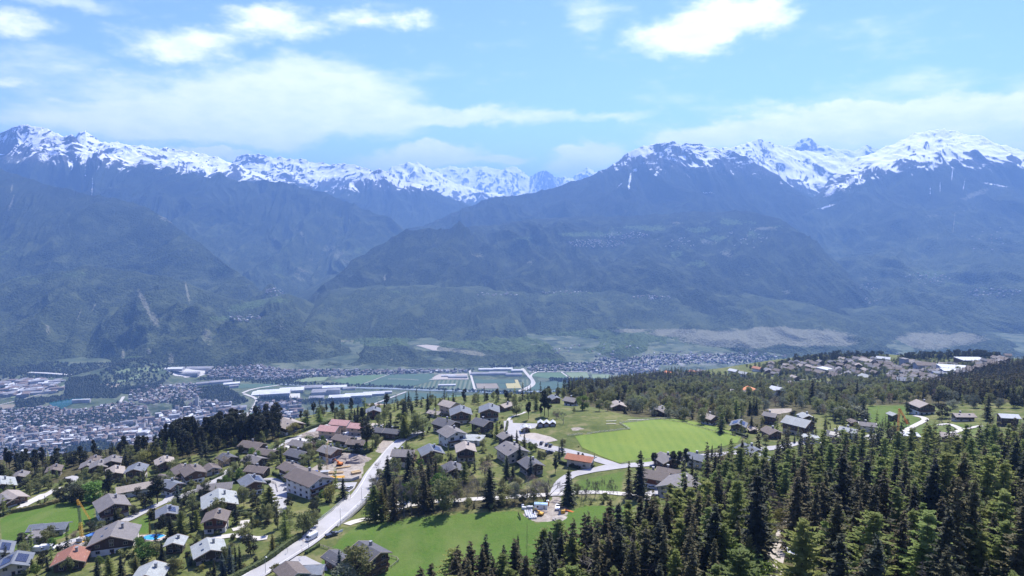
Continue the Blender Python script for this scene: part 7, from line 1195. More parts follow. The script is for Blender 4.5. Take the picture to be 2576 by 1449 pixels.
T('D', [(620, 855, 790, 'darkspruce', 'tiny dark fir behind the brown-roofed wing', .9), (650, 785, 620, 'pine', 'dark pine beside the low weathered chalet', 1.3), (705, 775, 600, 'pine', 'tallest dark pine below the pitch', 1.2), (600, 765, 618, 'pine', 'leaning dark pine at the edge of the pitch', 1.2), (755, 885, 660, 'spruce', 'tall spruce right of the white slate-roofed house', 1.), (690, 890, 700, 'darkspruce', 'dark spruce behind the large grey-roofed building', 1.2), (885, 770, 580, 'spruce', 'left slim spruce beyond the lower pitch corner', .9), (920, 690, 570, 'darkspruce', 'pointed dark spruce at the lower pitch corner', 1.), (940, 905, 620, 'spruce', 'tall brown spruce left of the tawny tree', 1.2),
        (1040, 840, 640, 'tawny', 'tall tawny budding tree in the upper forest', 1.3), (995, 655, 555, 'bluespruce', 'small fir at the right corner of the pitch', 1.), (1075, 660, 520, 'larch', 'green young conifer before the pitch corner', 1.1), (1165, 780, 530, 'spruce', 'broad spruce above the forest edge near the pitch', 1.3), (445, 745, 635, 'pine', 'round dark pine between road and weathered chalet', 1.2), (510, 715, 655, 'larch', 'small conifer beside the road junction', 1.), (1000, 470, 310, 'larch', 'green spruce beside the right edge of the pitch', 1.5), (1040, 385, 268, 'darkspruce', 'dark spruce behind the green one at the pitch', 1.), (1115, 375, 200, 'larch', 'tall green conifer in the wood right of the pitch', 1.2), (1160, 400, 310, 'bluespruce', 'blue-green fir behind the cream bungalow', 1.3),
        (1230, 335, 198, 'darkspruce', 'left one of two black spruces left of the earth field', 1.1), (1285, 330, 185, 'darkspruce', 'right one of two black spruces left of the earth field', 1.1), (1245, 465, 330, 'darkspruce', 'dark fir between bungalow and tall wooden chalet', 1.4), (150, 265, 125, 'darkspruce', 'black spruce above the hut row', 1.2), (870, 405, 340, 'tawny', 'brown tree left of the light brown chalet', 1.2), (1940, 345, 160, 'darkspruce', 'slim black spruce at the right of the leafy slope', 1.), (1740, 425, 350, 'darkspruce', 'dark fir right of the small pale-roofed chalet', 1.3), (1755, 525, 465, 'bluespruce', 'little fir beside the largest chalet', 1.), (660, 360, 265, 'willow', 'round silvery tree beyond the far corner of the pitch', 2.), (1600, 380, 300, 'bluespruce', 'fir beside the bare earth field', 1.2),
        (1600, 560, 480, 'bluespruce', 'spruce in front of the largest chalet', 1.)])
T('E', [(650, 710, 540, 'darkspruce', 'black spruce above the silvery bushes', 1.2), (420, 650, 400, 'spruce', 'tall brown spruce in the wood below the village', 1.2), (855, 600, 400, 'spruce', 'tall brown spruce in the wood above the meadow', 1.), (1645, 640, 498, 'darkleaf', 'broad dark pine behind the large wooden chalet', 1.5), (1680, 780, 632, 'darkleaf', 'broad dark pine right of the large wooden chalet', 1.5), (1350, 735, 620, 'darkleaf', 'dark tree left of the large wooden chalet', 1.), (2115, 800, 545, 'spruce', 'tall spruce right of the long greyish-roofed chalet', 1.5), (1160, 915, 785, 'larch', 'young conifer left of the orange crane', 1.), (1218, 915, 795, 'larch', 'second young conifer left of the orange crane', 1.1), (1280, 895, 835, 'darkspruce', 'small dark fir right of the orange crane', 1.2), (1335, 860, 775, 'broadleaf', 'small round tree on the meadow right of the crane', 1.),
        (1185, 450, 415, 'darkspruce', 'lone dark tree on the small far meadow', 1.3), (720, 800, 670, 'willow', 'left silvery willow bush above the village meadow', 2.2), (860, 800, 660, 'willow', 'right silvery willow bush above the village meadow', 2.4), (1790, 690, 600, 'willow', 'silvery round bush above the long chalet', 1.6), (560, 920, 835, 'bluespruce', 'blue-green fir near the tiny red-brown hut', 1.2), (600, 880, 815, 'bluespruce', 'slim fir near the tiny red-brown hut', .8), (440, 970, 910, 'darkspruce', 'small dark fir by the largest chalet', 1.2), (435, 850, 750, 'darkspruce', 'dark fir right of the small pale-roofed dark chalet', 1.4), (255, 790, 700, 'darkleaf', 'round dark tree below the bare earth field', 1.3), (1640, 880, 760, 'bare', 'thin leafless tree between the drives', .8), (1985, 205, 205, 'spruce', 'x', .1)][:-1])
T('A', [(1510, 760, 478, 'pine', 'big dark broad pine standing over the lane', 1.7), (1050, 735, 420, 'pine', 'tall slim pine left of the long white-walled house', 1.1), (1710, 750, 560, 'bluespruce', 'blue spruce right of the big dark pine', 1.3), (1870, 800, 620, 'darkspruce', 'left dark tree by the lane above the pale stone roof', 1.2), (1940, 750, 620, 'darkspruce', 'right dark tree by the lane above the pale stone roof', 1.2), (1108, 930, 775, 'darkspruce', 'conical spruce in front of the white chalet in the lane bend', 1.1), (1440, 1045, 900, 'thuja', 'narrow dark column tree at the edge of the left lawn', .5), (1472, 905, 798, 'darkbush', 'clipped round tree beside the lane', .8), (1640, 1080, 870, 'darkspruce', 'dark spruce below the slate-roofed chalet', 1.5), (1745, 1060, 820, 'larch', 'green larch beside the slate-roofed chalet', 1.2), (1890, 1000, 808, 'larch', 'bright green spruce left of the red-brown gable', 1.2),
        (1960, 1190, 1000, 'darkspruce', 'dark spruce touching the red-brown gable', 1.1), (1560, 1330, 1120, 'darkspruce', 'dark tree right of the round bright hedge tree', 1.4), (940, 1470, 1268, 'darkspruce', 'left dark spruce at the bottom of the picture', 1.3), (1050, 1470, 1250, 'larch', 'green spruce at the bottom, second of the group', 1.2), (1170, 1480, 1240, 'darkspruce', 'dark spruce at the bottom, third of the group', 1.4), (1310, 1440, 1250, 'thuja', 'yellow-green conifer lit at the bottom left', 1.1), (460, 1400, 1255, 'darkspruce', 'dark spruce directly left of the red-brown roof', 1.3), (1830, 1350, 1210, 'bluespruce', 'small dark fir left of the pale stone roof at the bottom', 1.), (2060, 1480, 1290, 'darkspruce', 'dark spruce in front of the pale stone roof at the bottom', 1.1), (2140, 1480, 1225, 'bluespruce', 'left blue-grey spruce of the group at the bottom', 1.2), (2215, 1460, 1150, 'bluespruce', 'tallest blue-grey spruce of the group at the bottom', 1.1),
        (2265, 1420, 1150, 'darkspruce', 'slim black spruce right of the tallest blue-grey one', .7), (2305, 1400, 1138, 'darkspruce', 'second slim black spruce right of the blue-grey ones', .7), (890, 735, 530, 'lime', 'broad bright green tree at the upper edge of the left meadow', 1.8), (690, 745, 575, 'darkleaf', 'largest dark tree above the left meadow', 1.7), (600, 715, 590, 'darkleaf', 'dark tree left of the largest one above the left meadow', 1.5), (780, 745, 590, 'darkleaf', 'dark tree between the largest one and the bright green tree', 1.4), (195, 1120, 1035, 'darkbush', 'round bush alone on the left meadow', 1.6), (870, 1035, 920, 'darkleaf', 'round dark bush tree right of the crane mast', 1.5), (710, 1085, 1005, 'tawny', 'purple-brown bush left of the crane mast', 1.2), (2000, 430, 318, 'darkleaf', 'dark round tree behind the small garage', 1.), (1755, 420, 350, 'darkleaf', 'dark clipped tree on the upper lawn', .9), (1822, 368, 300, 'darkleaf', 'round tree at the top of the upper lawn', 1.), (1660, 500, 420, 'darkspruce', 'dark spruce between pale roof and joined chalets', 1.3),
        (2130, 430, 280, 'tawny', 'reddish leafless tree left of the dark-roofed chalet', 1.2), (250, 635, 530, 'darkleaf', 'bushy tree by the smallest left chalet', 1.4), (480, 610, 530, 'darkleaf', 'dark bush below the second left chalet', 1.1), (1420, 1310, 1130, 'lime', 'wide round bright green tree below the blue pool', 1.7), (1690, 1420, 1290, 'yellow', 'round yellow-green tree at the bottom', 1.6), (1940, 1400, 1330, 'yellow', 'small bright yellow tree at the bottom', 1.2), (215, 1220, 1150, 'bare', 'small knotted bare tree on the left', 1.3), (500, 1190, 1070, 'lime', 'small rounded green tree beside the white vans', 1.), (400, 1190, 1080, 'broadleaf', 'olive tree left of the small rounded green one', 1.), (1290, 860, 760, 'darkleaf', 'bushy tree right of the white chalet by the lane', 1.4), (1400, 800, 640, 'darkleaf', 'dark loose tree left of the big broad pine', 1.4), (1970, 900, 830, 'broadleaf', 'light round bush above the red-brown gable', 1.3), (310, 1400, 1280, 'larch', 'young green spruce beside the solar-roofed house', 1.)])
T('B', [(528, 1000, 850, 'poplar', 'yellowish poplar above the chalet gardens', 1.2), (430, 1090, 910, 'poplar', 'left pale green poplar by the gardens', 1.2), (580, 940, 708, 'larch', 'large green spruce right of the round lawn', 1.5), (432, 888, 808, 'darkleaf', 'dark ball-shaped tree right of the pale stone roof', 1.), (640, 1070, 820, 'poplar', 'tall thin birch-like tree near the lane end', 1.1), (705, 1175, 900, 'larch', 'thin tall larch above the long road hedge', .8), (850, 1110, 920, 'broadleaf', 'left green tree of the trio beside the road bend', 1.), (905, 1080, 900, 'broadleaf', 'middle green tree of the trio beside the road bend', 1.), (955, 1040, 885, 'broadleaf', 'right green tree of the trio beside the road bend', .8), (370, 1140, 1000, 'broadleaf', 'light tree right of the red-brown gable', 1.2), (600, 1260, 1100, 'thuja', 'golden-yellow conifer above the long road hedge', 1.1), (1070, 835, 700, 'yellow', 'weeping yellow-green willow on the slope by the apartment chalet', 1.2),
        (735, 890, 785, 'darkleaf', 'dark round tree at the corner of the apartment chalet', 1.), (1182, 815, 632, 'darkspruce', 'lone dark spruce between apartment chalet and main road', 1.3), (932, 455, 335, 'tawny', 'tawny leafless tree left of the white and brown chalet', 1.3), (900, 595, 475, 'darkspruce', 'dark spruce left of the tower crane', 1.1), (1000, 590, 470, 'broadleaf', 'green tree below the tower crane', .9), (775, 300, 187, 'yellow', 'round olive tree before the large dark chalet', 1.4), (885, 225, 98, 'darkspruce', 'broad spruce at the rim right of the large dark chalet', 1.3), (985, 200, 58, 'larch', 'tall larch in the rim tree row', 1.3), (1112, 180, 85, 'darkspruce', 'dark spruce above the rear pink roof', 1.), (1185, 180, 65, 'darkspruce', 'dense pointed spruce above the rear pink roof', 1.3), (1232, 185, 100, 'darkspruce', 'thin small spruce at the rim', .7), (1275, 190, 68, 'darkspruce', 'broad spruce left of the reddish chalet at the rim', 1.2), (1300, 190, 45, 'darkspruce', 'tallest spruce left of the reddish chalet at the rim', .9),
        (1375, 430, 165, 'pine', 'tall loose pine in front of the right pink roof', 1.3), (1340, 190, 60, 'pine', 'dark pine at the rim behind the pink roofs', 1.), (1520, 120, 12, 'darkspruce', 'dark spruce right of the reddish chalet', 1.4), (1690, 130, 2, 'darkspruce', 'broad dark spruce at the rim above the green larches', 1.6), (1750, 120, 18, 'darkspruce', 'slim spruce right of the broad rim spruce', .8), (1680, 320, 130, 'larch', 'big green larch at the top of the main road', 1.3), (1790, 300, 95, 'broadleaf', 'tall pale green tree at the top of the main road', .9), (620, 500, 420, 'darkleaf', 'round dark tree between the brown chalets', .9), (400, 610, 540, 'darkleaf', 'round clipped tree in the hedge garden', 1.1), (405, 560, 505, 'darkleaf', 'smaller dark tree behind the round clipped one', 1.), (640, 1449, 1345, 'yellow', 'round yellow-green bush beside the parking at the bottom', 1.6), (1150, 1420, 1225, 'bluespruce', 'sparse blue-green conifer before the grey-roofed house at the bottom', 1.1), (1300, 1500, 1180, 'broadleaf', 'largest leafy tree covering the house at the bottom', 1.3), (1170, 1540, 1340, 'willow', 'pale leafy tree at the bottom edge beside the parking', 1.4), (85, 580, 475, 'darkleaf', 'dark tree left of the reddish leafless tree', 1.), (30, 600, 480, 'broadleaf', 'loose green tree at the end of the upper lawn', 1.),
        (1440, 1010, 700, 'larch', 'big green conifer at the left end of the belt', 1.3), (1550, 760, 455, 'darkspruce', 'black spruce towering over the main road', 1.4), (1600, 990, 640, 'spruce', 'dark brown spruce in the left part of the belt', 1.1), (1500, 1000, 700, 'thuja', 'yellowish conifer in the left part of the belt', 1.), (1720, 720, 412, 'darkspruce', 'black spruce directly before the stacked balconies', 1.3), (1885, 760, 470, 'darkspruce', 'dark spruce left of the slate solar roof', 1.1), (1945, 770, 475, 'spruce', 'dark spruce before the slate solar roof', 1.1), (1850, 920, 570, 'spruce', 'tall reddish-dark spruce in the belt', 1.2), (1740, 950, 690, 'bare', 'bare tree in the shaded part of the belt', .8), (1680, 960, 660, 'bare', 'second bare tree in the shaded part of the belt', .8), (2000, 930, 595, 'broadleaf', 'leafy tree behind the brightest one', 1.), (1530, 930, 640, 'spruce', 'spruce behind the yellowish conifer', 1.), (1420, 720, 640, 'willow', 'pale leafless bush beside the main road', 1.3), (1480, 640, 560, 'broadleaf', 'low green tree on the road bank', 1.3), (1820, 560, 480, 'lime', 'small green tree left of the solar roof', 1.)])
T('G', [(1350, 1400, 650, 'deadlarch', 'tall dead larch with bare grey branches in the forest', 1.1), (2150, 1300, 640, 'bare', 'pale twisted dead tree in the right forest', .9), (1950, 1449, 720, 'larch', 'bright young larch at the bottom right', 1.6), (2350, 1500, 690, 'larch', 'broad bright larch near the lower right corner', 1.5), (1100, 760, 60, 'larch', 'light larch with dark straight trunk in the middle of the forest', 1.2), (1590, 880, 170, 'larch', 'tall light larch rising above the right forest', 1.2), (2060, 760, 90, 'darkspruce', 'black spruce behind the twisted dead tree', 1.), (1120, 800, 430, 'darkspruce', 'narrow black spruce between the light larches', .9), (380, 830, 350, 'darkspruce', 'black spruce right of the forest road', 1.1), (200, 900, 740, 'willow', 'pale blossoming tree at the bend of the forest road', 1.1), (130, 760, 570, 'yellow', 'ochre budding tree left of the forest road', 1.), (640, 900, 330, 'larch', 'light larch above the forest clearing', 1.3)])
T('F', [(1430, 1400, 640, 'bare', 'large rounded leafless tree at the bottom of the forest', 1.9), (2010, 1300, 280, 'darkspruce', 'biggest black spruce left of the forest road', 1.35), (2370, 1150, 590, 'thuja', 'yellow-green conifer beside the forest road', .9), (2250, 1250, 660, 'lime', 'bright green shrubby tree left of the forest road', 1.6), (930, 1300, 345, 'spruce', 'pointed spruce in the front of the forest', 1.1), (1540, 1150, 190, 'spruce', 'tall spruce in front of the large grey-roofed building', 1.), (150, 800, 480, 'deadlarch', 'thin sparse conifer against the green meadow', .5), (60, 850, 590, 'spruce', 'spruce top at the left end of the forest', 1.), (600, 1300, 540, 'darkspruce', 'dark pointed spruce near the meadow edge', 1.), (1780, 900, 110, 'larch', 'light green larch beside the grey-roofed building', 1.3), (2120, 760, 130, 'deadlarch', 'grey sparse conifer in the upper forest', 1.)])
trg = np.random.RandomState(12)
def scatter(poly, spacing, mix, label, avoid=(), tries=14, keep=1., minr=0, free_m=1., jit=True):
    """poly in picture coordinates of the foot of the trees; spaced in world metres"""
    pw = [G(u, v) for u, v in poly]; pw = np.array([p[:2] for p in pw if p is not None]); lo = pw.min(0); hi = pw.max(0)
    occ = {}; n = int((hi[0]-lo[0])*(hi[1]-lo[1])/spacing**2*1.5); kinds = list(mix); ws = np.array([mix[k][0] for k in kinds], float); ws /= ws.sum()
    xs = trg.uniform(lo[0], hi[0], n); ys = trg.uniform(lo[1], hi[1], n); zs = zt(xs, ys); pu_, pv_ = proj(xs, ys, zs); ok = inpoly(pu_, pv_, poly)
    for a in avoid: ok &= ~inpoly(pu_, pv_, a)
    for x, y, z in zip(xs[ok], ys[ok], zs[ok]):
        ck = (int(x//spacing), int(y//spacing))
        if any(math.hypot(x-a, y-b_) < spacing*.8 for i in (-1, 0, 1) for j in (-1, 0, 1) for a, b_ in occ.get((ck[0]+i, ck[1]+j), ())): continue
        if trg.rand() > keep or not free(x, y, free_m): continue
        occ.setdefault(ck, []).append((x, y)); kd = kinds[trg.choice(len(kinds), p=ws)]; _, h0, h1 = mix[kd]
        TREES.append((x, y, z, kd, trg.uniform(h0, h1), trg.uniform(.85, 1.2), label, label, False))
pitch_uv = [zx('C', *q) for q in PITCH_P]
froad = [(1880, 1700), (1905, 1500), (1925, 1400), (1955, 1330), (1995, 1330), (2000, 1440), (2050, 1440), (2040, 1520), (1990, 1560), (1980, 1700)]
scatter([(1080, 1640), (1150, 1570), (1300, 1535), (1420, 1500), (1500, 1465), (1600, 1435), (1700, 1425), (1800, 1560), (1100, 1690)], 4.4, {'spruce': (.62, 15, 27), 'darkspruce': (.1, 15, 28), 'larch': (.28, 14, 24)}, 'at the front edge of the forest below the meadow')
scatter([(1030, 1640), (1060, 1555), (1200, 1520), (1350, 1500), (1480, 1455), (1600, 1430), (1700, 1400), (1860, 1370), (1990, 1320), (2160, 1330), (2350, 1340), (2700, 1330), (2700, 1740), (1040, 1740)], 4.9, {'spruce': (.38, 14, 28), 'larch': (.38, 13, 25), 'darkspruce': (.07, 13, 29), 'lime': (.06, 8, 14), 'yellow': (.03, 7, 11), 'bare': (.07, 9, 14), 'deadlarch': (.05, 12, 18)}, 'in the dense forest along the bottom edge', avoid=[froad])
scatter([(1640, 1330), (1770, 1290), (1870, 1215), (2050, 1170), (2300, 1160), (2750, 1140), (2750, 1330), (2350, 1340), (2160, 1330), (1990, 1320), (1860, 1370), (1700, 1400), (1610, 1400)], 6.2, {'spruce': (.25, 11, 23), 'larch': (.56, 10, 22), 'broadleaf': (.06, 8, 13), 'darkspruce': (.05, 11, 24), 'tawny': (.04, 7, 10), 'bare': (.05, 8, 13)}, 'in the upper half of the dense right-hand forest', avoid=[froad])
scatter([(1760, 1290), (1660, 1240), (1750, 1195), (1830, 1150), (1950, 1135), (2050, 1125), (2300, 1115), (2750, 1095), (2750, 1145), (2300, 1165), (2050, 1175), (1870, 1220)], 8.5, {'spruce': (.5, 10, 20), 'larch': (.25, 9, 16), 'darkspruce': (.2, 9, 18), 'broadleaf': (.05, 6, 9)}, 'at the loose upper fringe of the right-hand forest')
scatter([(0, 1225), (40, 1203), (190, 1183), (390, 1173), (520, 1152), (560, 1141), (640, 1118), (705, 1112), (720, 1085), (640, 1085), (540, 1105), (400, 1132), (200, 1162), (-100, 1175), (-100, 1230)], 6.0, {'darkspruce': (.25, 10, 17), 'pine': (.35, 11, 16), 'broadleaf': (.22, 6, 11), 'larch': (.08, 10, 14), 'darkleaf': (.1, 8, 12)}, 'in the row along the rim of the hill at the left')
scatter([(400, 1140), (480, 1142), (560, 1132), (690, 1108), (718, 1092), (700, 1078), (560, 1096), (430, 1124)], 4.8, {'pine': (.8, 16, 22), 'darkspruce': (.15, 16, 21), 'broadleaf': (.05, 8, 11)}, 'in the dense dark pine wood above the left chalets')
scatter([(340, 1155), (430, 1135), (440, 1160), (360, 1180)], 6, {'yellow': (.5, 7, 12), 'broadleaf': (.5, 7, 11)}, 'in the yellow-green clump left of the pine wood')
scatter([(740, 1066), (800, 1050), (960, 1042), (1120, 1022), (1300, 1018), (1430, 1005), (1430, 990), (1300, 1005), (1100, 1013), (950, 1030), (790, 1040)], 7.5, {'darkspruce': (.4, 8, 17), 'larch': (.15, 9, 14), 'broadleaf': (.35, 5, 9), 'pine': (.1, 8, 14)}, 'in the tree row along the rim behind the hamlet')
belt = [zx('C', *q) for q in [(-320, 960), (-250, 850), (-100, 800), (100, 840), (250, 800), (480, 900), (700, 960), (1000, 930), (1230, 930), (1250, 960), (1000, 985), (700, 1005), (400, 1025), (0, 1050), (-280, 990)]]
scatter(belt, 7., {'bare': (.28, 8, 14), 'spruce': (.22, 12, 19), 'broadleaf': (.26, 7, 11), 'lime': (.08, 7, 11), 'tawny': (.15, 6, 10)}, 'in the tree belt behind the pale track')
scatter([zx('C', *q) for q in [(-340, 1010), (0, 1085), (400, 1065), (700, 1045), (1000, 1025), (1200, 1020), (1240, 1050), (1010, 1065), (820, 1100), (640, 1120), (300, 1135), (0, 1160), (-100, 1175), (-330, 1080)]], 5.5, {'bare': (.3, 7, 12), 'broadleaf': (.3, 5, 9), 'spruce': (.12, 9, 17), 'bush': (.2, 2, 4), 'darkspruce': (.08, 8, 18)}, 'in the tree belt between pale track and meadow')
scatter([zx('C', *q) for q in [(1320, 1040), (1460, 1010), (1650, 1012), (1900, 1020), (1980, 1050), (1900, 1090), (1700, 1075), (1500, 1070), (1350, 1085)]], 5., {'bush': (.5, 2, 4.5), 'bare': (.3, 5, 9), 'darkbush': (.2, 2, 4)}, 'in the low thicket below the pale track')
wood2 = [(1440, 1003), (1500, 1020), (1570, 1036), (1660, 1050), (1720, 1060), (1780, 1075), (1850, 1062), (1905, 1045), (1960, 1030), (2000, 1022), (2060, 1045), (2110, 1065), (2175, 1065), (2180, 1022), (2280, 1018), (2340, 1005), (2450, 1030), (2576, 1030), (2700, 1030), (2700, 985), (2400, 975), (2330, 982), (2250, 972), (2150, 965), (2000, 957), (1900, 950), (1800, 948), (1600, 952), (1430, 985)]
scatter(wood2, 9.5, {'broadleaf': (.52, 9, 14), 'spruce': (.10, 11, 19), 'darkspruce': (.05, 10, 18), 'tawny': (.07, 8, 12), 'willow': (.2, 7, 12), 'yellow': (.06, 7, 11), 'larch': (.1, 9, 14), 'darkleaf': (.1, 7, 12)}, 'in the mixed wood beyond the pitch', avoid=[Zpoly('E', [(-10, 690), (235, 680), (225, 735), (90, 760), (-10, 760)]), Zpoly('E', [(240, 410), (570, 400), (580, 470), (240, 480)])])
scatter([(1415, 985), (1440, 1000), (1600, 985), (1700, 965), (1800, 950), (1700, 938), (1560, 950), (1480, 968)], 7, {'darkspruce': (.6, 12, 18), 'spruce': (.3, 12, 18), 'broadleaf': (.1, 7, 10)}, 'in the dark wood on the spur left of the far village')
scatter([(2320, 985), (2380, 962), (2480, 938), (2576, 915), (2760, 895), (2760, 1030), (2576, 1022), (2450, 1015), (2350, 1000)], 6.2, {'spruce': (.8, 13, 19), 'darkspruce': (.15, 13, 19), 'larch': (.05, 10, 14)}, 'in the dark spruce forest on the right-hand hill')
scatter([(1955, 922), (2000, 905), (2100, 897), (2210, 896), (2240, 906), (2120, 908), (2060, 913)], 6.5, {'darkleaf': (.5, 10, 15), 'darkspruce': (.3, 10, 16), 'broadleaf': (.2, 8, 11)}, 'on the wooded ridge left above the far village')
scatter([(2255, 908), (2290, 899), (2380, 896), (2500, 893), (2535, 900), (2480, 904), (2350, 905)], 6.5, {'darkleaf': (.5, 10, 15), 'darkspruce': (.3, 10, 16), 'broadleaf': (.2, 8, 11)}, 'on the wooded ridge right above the far village')
scatter([zx('E', *q) for q in [(-250, 290), (0, 360), (250, 420), (700, 420), (1100, 480), (1560, 470), (1700, 400), (2230, 300), (1900, 260), (1500, 240), (1000, 230), (400, 250)]], 8., {'broadleaf': (.5, 7, 12), 'darkspruce': (.3, 10, 15), 'willow': (.2, 5, 8)}, 'among the houses of the far village', free_m=0)
gard = [(0, 1449), (0, 1215), (200, 1195), (400, 1180), (560, 1150), (720, 1115), (760, 1075), (980, 1045), (1020, 1060), (900, 1180), (860, 1260), (760, 1345), (600, 1449)]
noL = [Zpoly('A', [(0, 900), (110, 850), (660, 740), (900, 765), (930, 950), (760, 1000), (620, 1080), (300, 1150), (0, 1230)]), Zpoly('A', [(960, 1080), (1440, 850), (1410, 1040), (1200, 1045)]), Zpoly('B', [(1060, 470), (1370, 450), (1330, 660), (1290, 740), (1100, 720), (850, 660), (860, 600)]), Zpoly('B', [(860, 290), (1010, 225), (1090, 200), (1360, 250), (1350, 330), (1100, 340), (960, 380), (680, 400), (700, 340)]),
       Zpoly('B', [(250, 690), (640, 680), (620, 800), (230, 810)]), Zpoly('B', [(1500, 330), (1660, 330), (1400, 660), (1180, 880), (1100, 900), (1330, 640), (1400, 460)]), Zpoly('A', [(1330, 1050), (1600, 1050), (1600, 1130), (1300, 1130)]), Zpoly('A', [(190, 770), (380, 670), (470, 650), (440, 700), (230, 800)]), Zpoly('A', [(530, 1150), (760, 1080), (980, 1040), (930, 1130), (860, 1190), (620, 1230)]), Zpoly('A', [(1650, 390), (1940, 310), (1950, 440), (1780, 440)])]
scatter(gard, 6.0, {'bush': (.28, 1.5, 4), 'darkbush': (.16, 1.5, 3.5), 'broadleaf': (.26, 6, 11), 'lime': (.06, 5, 9), 'yellowbush': (.08, 1.5, 3.5), 'darkspruce': (.09, 5, 13), 'larch': (.07, 6, 12), 'darkleaf': (.1, 4, 9)}, 'in the gardens of the left-hand chalets', avoid=noL, keep=.85, free_m=.5)
hml = [(1030, 1060), (1100, 1040), (1250, 1030), (1290, 1050), (1270, 1080), (1360, 1130), (1420, 1130), (1400, 1190), (1300, 1200), (1100, 1190), (1000, 1180), (990, 1110)]
scatter(hml, 7., {'bush': (.4, 1.5, 4), 'darkbush': (.15, 1.5, 3.5), 'broadleaf': (.2, 4, 8), 'darkspruce': (.1, 4, 11), 'bare': (.1, 4, 8), 'larch': (.05, 5, 9)}, 'in the gardens of the central hamlet', avoid=[Zpoly('B', [(1710, 370), (1960, 300), (1990, 370), (1800, 440)]), Zpoly('C', [(880, 380), (1150, 390), (1310, 600), (1280, 650), (1060, 560), (900, 520)])], keep=.7, free_m=.5)
scatter([(1780, 1080), (1900, 1070), (2060, 1060), (2180, 1050), (2260, 1060), (2300, 1100), (2576, 1100), (2576, 1120), (2300, 1125), (2050, 1130), (1950, 1135), (1850, 1110)], 8.5, {'bush': (.35, 1.5, 4), 'darkspruce': (.2, 5, 13), 'larch': (.2, 6, 12), 'broadleaf': (.25, 4, 8)}, 'among the chalets right of the pitch', avoid=[Zpoly('E', [(950, 660), (1320, 660), (1480, 790), (1300, 960), (1050, 830)]), Zpoly('E', [(1320, 960), (1500, 830), (1900, 830), (2100, 850), (2000, 960), (1700, 1000)])], keep=.7)
scatter([zx('C', *q) for q in [(1350, 620), (1480, 590), (1640, 670), (1760, 720), (1600, 680), (1450, 640)]], 7, {'bush': (.6, 1, 3), 'broadleaf': (.4, 2, 5)}, 'beside the playground along the pitch', keep=.8)
# --- instantiate
def hpx(t): return t[4]/math.hypot(t[0], t[1], t[2]-CZ)*FPX
ok_t = []
for t in TREES:
    u, v = proj(np.array(t[0]), np.array(t[1]), np.array(t[2]+t[4]))
    if v > 1475 and t[2] > 0: continue
    if u < -160 or u > 2736: continue
    ok_t.append(t)
by = {}
for t in ok_t: by.setdefault(KN[t[3]][0], []).append(t)
SHORT = [(h_[0], h_[1], o) for h_, o in zip(HREC, [o for o in bpy.data.objects if o.type == 'EMPTY' and o.get('category') in ('chalet', 'house', 'garage') and o.name.split('.')[0] in ('chalet', 'village_house', 'garage')])]
rest = []; used = set(); nobj = 0
CAP = {'spruce_tree': 295, 'larch_tree': 230, 'leafy_tree': 280, 'pine_tree': 230, 'bare_tree': 150, 'garden_bush': 260}
for name, lst in by.items():
    inv = lambda t: 0 <= proj(np.array(t[0]), np.array(t[1]), np.array(t[2]))[0] <= 2576
    lst.sort(key=lambda t: (not t[8], not inv(t), -hpx(t))); cap = CAP.get(name, 290); rest += lst[cap:]
    for t in lst[:cap]:
        x, y, z, kd, hh, wf, lab, grp, fixed = t; pr = PROTO[kd][int(trg.randint(len(PROTO[kd])))]; s = hh/pr[3]
        if not fixed:
            near = min(SHORT, key=lambda q: math.hypot(q[0]-x, q[1]-y)) if SHORT else None
            full = None
            if near and math.hypot(near[0]-x, near[1]-y) < 26:
                full = '%s beside the %s' % (ADJ[kd], near[2]['label'])
                if len(full.split()) > 16 or full in used: full = None
            if full: used.add(full); lab, grp = full, None
            else:
                zone = lab; pu1 = float(proj(np.array(x), np.array(y), np.array(z))[0]); side = ['far left', 'left', 'centre left', 'centre', 'centre right', 'right', 'far right'][int(min(6, max(0, pu1*7/2576)))]
                lab = '%s%s %s' % ('tall ' if hh > .5*(18+14) and name in ('spruce_tree', 'larch_tree') and hh > 20 else 'small ' if hh < (12 if name in ('spruce_tree', 'larch_tree') else 5) else '', ADJ[kd], zone)
                lab2 = lab+', '+side
                if len(lab2.split()) <= 16: lab = lab2
                grp = lab
        else: grp = lab if lab in used or 'in the row along the pale track' in lab else None; used.add(lab)
        zz = z-.2
        if hpx(t) > 95 and name != 'garden_bush':
            e = bpy.data.objects.new(name, None); COL.objects.link(e); link('trunk', pr[0], e); link('crown', pr[1], e)
        else: e = link(name, pr[2])
        e.location = (x, y, zz); e.rotation_euler = (0, 0, trg.uniform(0, 6.28)); e.scale = (s*wf, s*wf, s); tag(e, lab, KN[kd][1], grp); nobj += 1
print('trees', len(TREES), 'objects', nobj, 'rest', len(rest))
